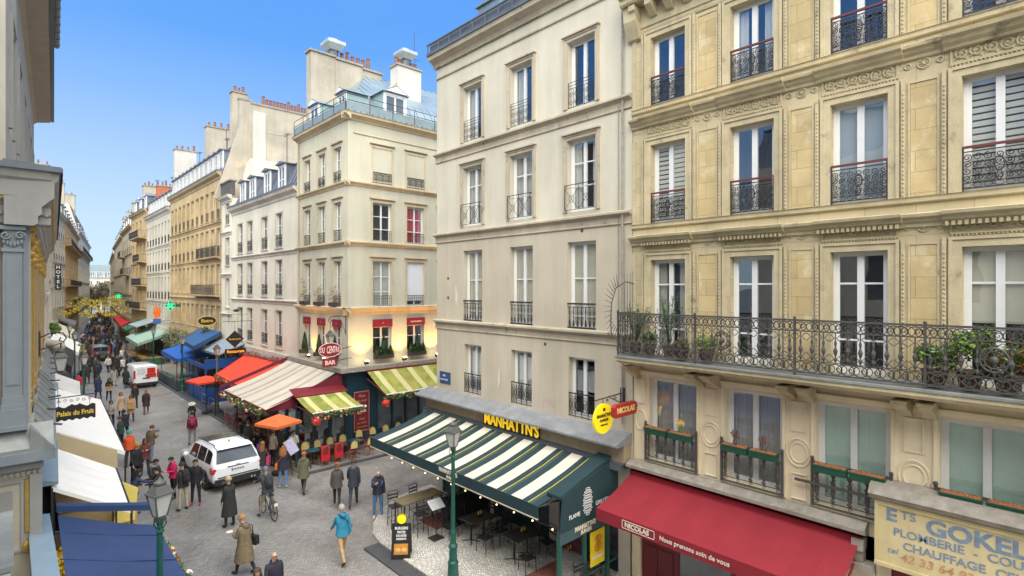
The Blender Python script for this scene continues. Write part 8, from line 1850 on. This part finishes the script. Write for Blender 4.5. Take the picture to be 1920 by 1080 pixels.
R = thing('menu_placard', 'tilted white and violet menu placard held near the cafe entrance', 'menu', (9.35,24.7,1.35)); m = MB(Matrix.Rotation(D_(-25),4,'Y')@Matrix.Rotation(D_(-12),4,'X')); m.box(-.22,-.015,-.35,.22,.015,.35); m.mi = 1; m.box(-.19,-.02,-.32,.19,-.0155,.32); m.mi = 0; m.obj('board', [cl((.50,.42,.40)), cl((.50,.48,.68))], R)
m = MB(); m.tube([(0,0,-.35),(.05,0,-1.33)], .015, 5); m.obj('stand', IRON, R)
# --- people seated on the side terrace
st_ = [((.03,.03,.035),'black','one'),((.16,.09,.06),'brown','two'),((.35,.30,.26),'pale','three'),((.06,.07,.10),'navy','four'),((.22,.03,.04),'dark red','five'),((.03,.035,.03),'black','six'),((.30,.20,.13),'tan','seven'),((.05,.05,.05),'black','eight'),((.12,.11,.10),'grey','nine'),((.03,.03,.05),'black','ten')]
k = 0
for (x,y) in ((9.95,27.7),(9.95,30.1),(10.9,28.9),(10.0,32.7),(10.95,31.5),(11.9,29.3),(11.0,34.0),(12.0,32.1),(9.9,35.2),(11.9,35.8)):
    c, cn2, wd = st_[k]; rz = pi/2 if k%2 else -pi/2
    person('seated customer in '+cn2+' top on the side terrace, number '+wd+' from the near end', x, y, rz+random.uniform(-.3,.3), 'sit', c, random.choice((BKC,NV,(.10,.12,.16))), random.choice(('short','long','short','beanie')), random.choice(('brown','black','auburn','blond')), H=random.uniform(1.66,1.8), z=.10, group='customers seated on the side terrace'); k += 1
# --- crowd: a few figures copied along the far street
random.seed(42)
kinds = [('black',(.02,.02,.022),'short',.8,'walk'),('navy',(.03,.035,.08),'short',.6,'walk2'),('dark grey',(.06,.06,.065),'beanie',.55,'stand'),('black',(.022,.02,.02),'long',.5,'walk2'),('brown',(.12,.07,.045),'short',.7,'walk'),('camel',(.42,.28,.15),'long',.45,'walk'),('light grey',(.35,.34,.33),'long',.5,'walk2'),('dark green',(.04,.06,.045),'short',.75,'stride'),('white',(.62,.60,.58),'short',.8,'walk'),('wine red',(.28,.03,.05),'long',.7,'stand'),('blue',(.06,.14,.30),'beanie',.75,'walk')]
protos = []
for nm_,c,hs_,hem_,ps in kinds:
    p = dict(POSES[ps]); p['H'] = 1.73; lg_ = random.choice((BKC,NV,(.10,.13,.18),GR)); me = body_mesh(p, [cl(c), cl(lg_), SKIN, cl(BKC), cl(HAIRC[random.choice(('black','brown','auburn','grey'))],'hair')], 0, False)
    mb2 = MB(); coat_mb(p, hem_, mb2); mb2.mi = 4; hair_mb(p, hs_, mb2)
    bm = bmesh.new(); bm.from_mesh(me); m2 = bpy.data.meshes.new('t'); m2.from_pydata(mb2.v, [], mb2.f); m2.polygons.foreach_set('material_index', mb2.m); m2.polygons.foreach_set('use_smooth', [True]*len(mb2.f)); bm.from_mesh(m2); bm.to_mesh(me); bm.free(); protos.append((nm_, me))
def lerpT(tab, y):
    for (a,b),(c,d) in zip(tab,tab[1:]):
        if a <= y <= c: return b+(d-b)*(y-a)/(c-a)
    return tab[-1][1]
LB = [(60,5.0),(75,6.0),(90,6.7),(110,8.4),(150,12.6),(200,18)]; RB = [(60,8.6),(75,9.4),(90,11.0),(110,12.8),(150,16.6),(200,21.5)]
pts_ = []
wts = [9,6,5,6,3,2,2,2,2,1,2]
def crowd(n, y0, y1, sep):
    t = 0
    while t < n*12 and n > 0:
        t += 1; y = random.uniform(y0,y1); x = random.uniform(lerpT(LB,y), lerpT(RB,y))
        if 75 < y < 86 and x < 9.0: continue
        if any(abs(x-a)+abs(y-b)*.6 < sep for a,b in pts_): continue
        pts_.append((x,y)); n -= 1
        nm_, me = random.choices(protos, wts)[0]; o = link('person', me, None, (x,y,0), random.choice((0,pi))+random.uniform(-.5,.5)); s = random.uniform(.94,1.06); o.scale = (s,s,s)
        tag(o, 'small distant pedestrian in '+nm_+' clothes among the far crowd', 'person', 'distant pedestrians in '+nm_+' clothes')
crowd(36, 62, 90, .9); crowd(62, 90, 135, 1.0); crowd(60, 135, 195, 1.0)
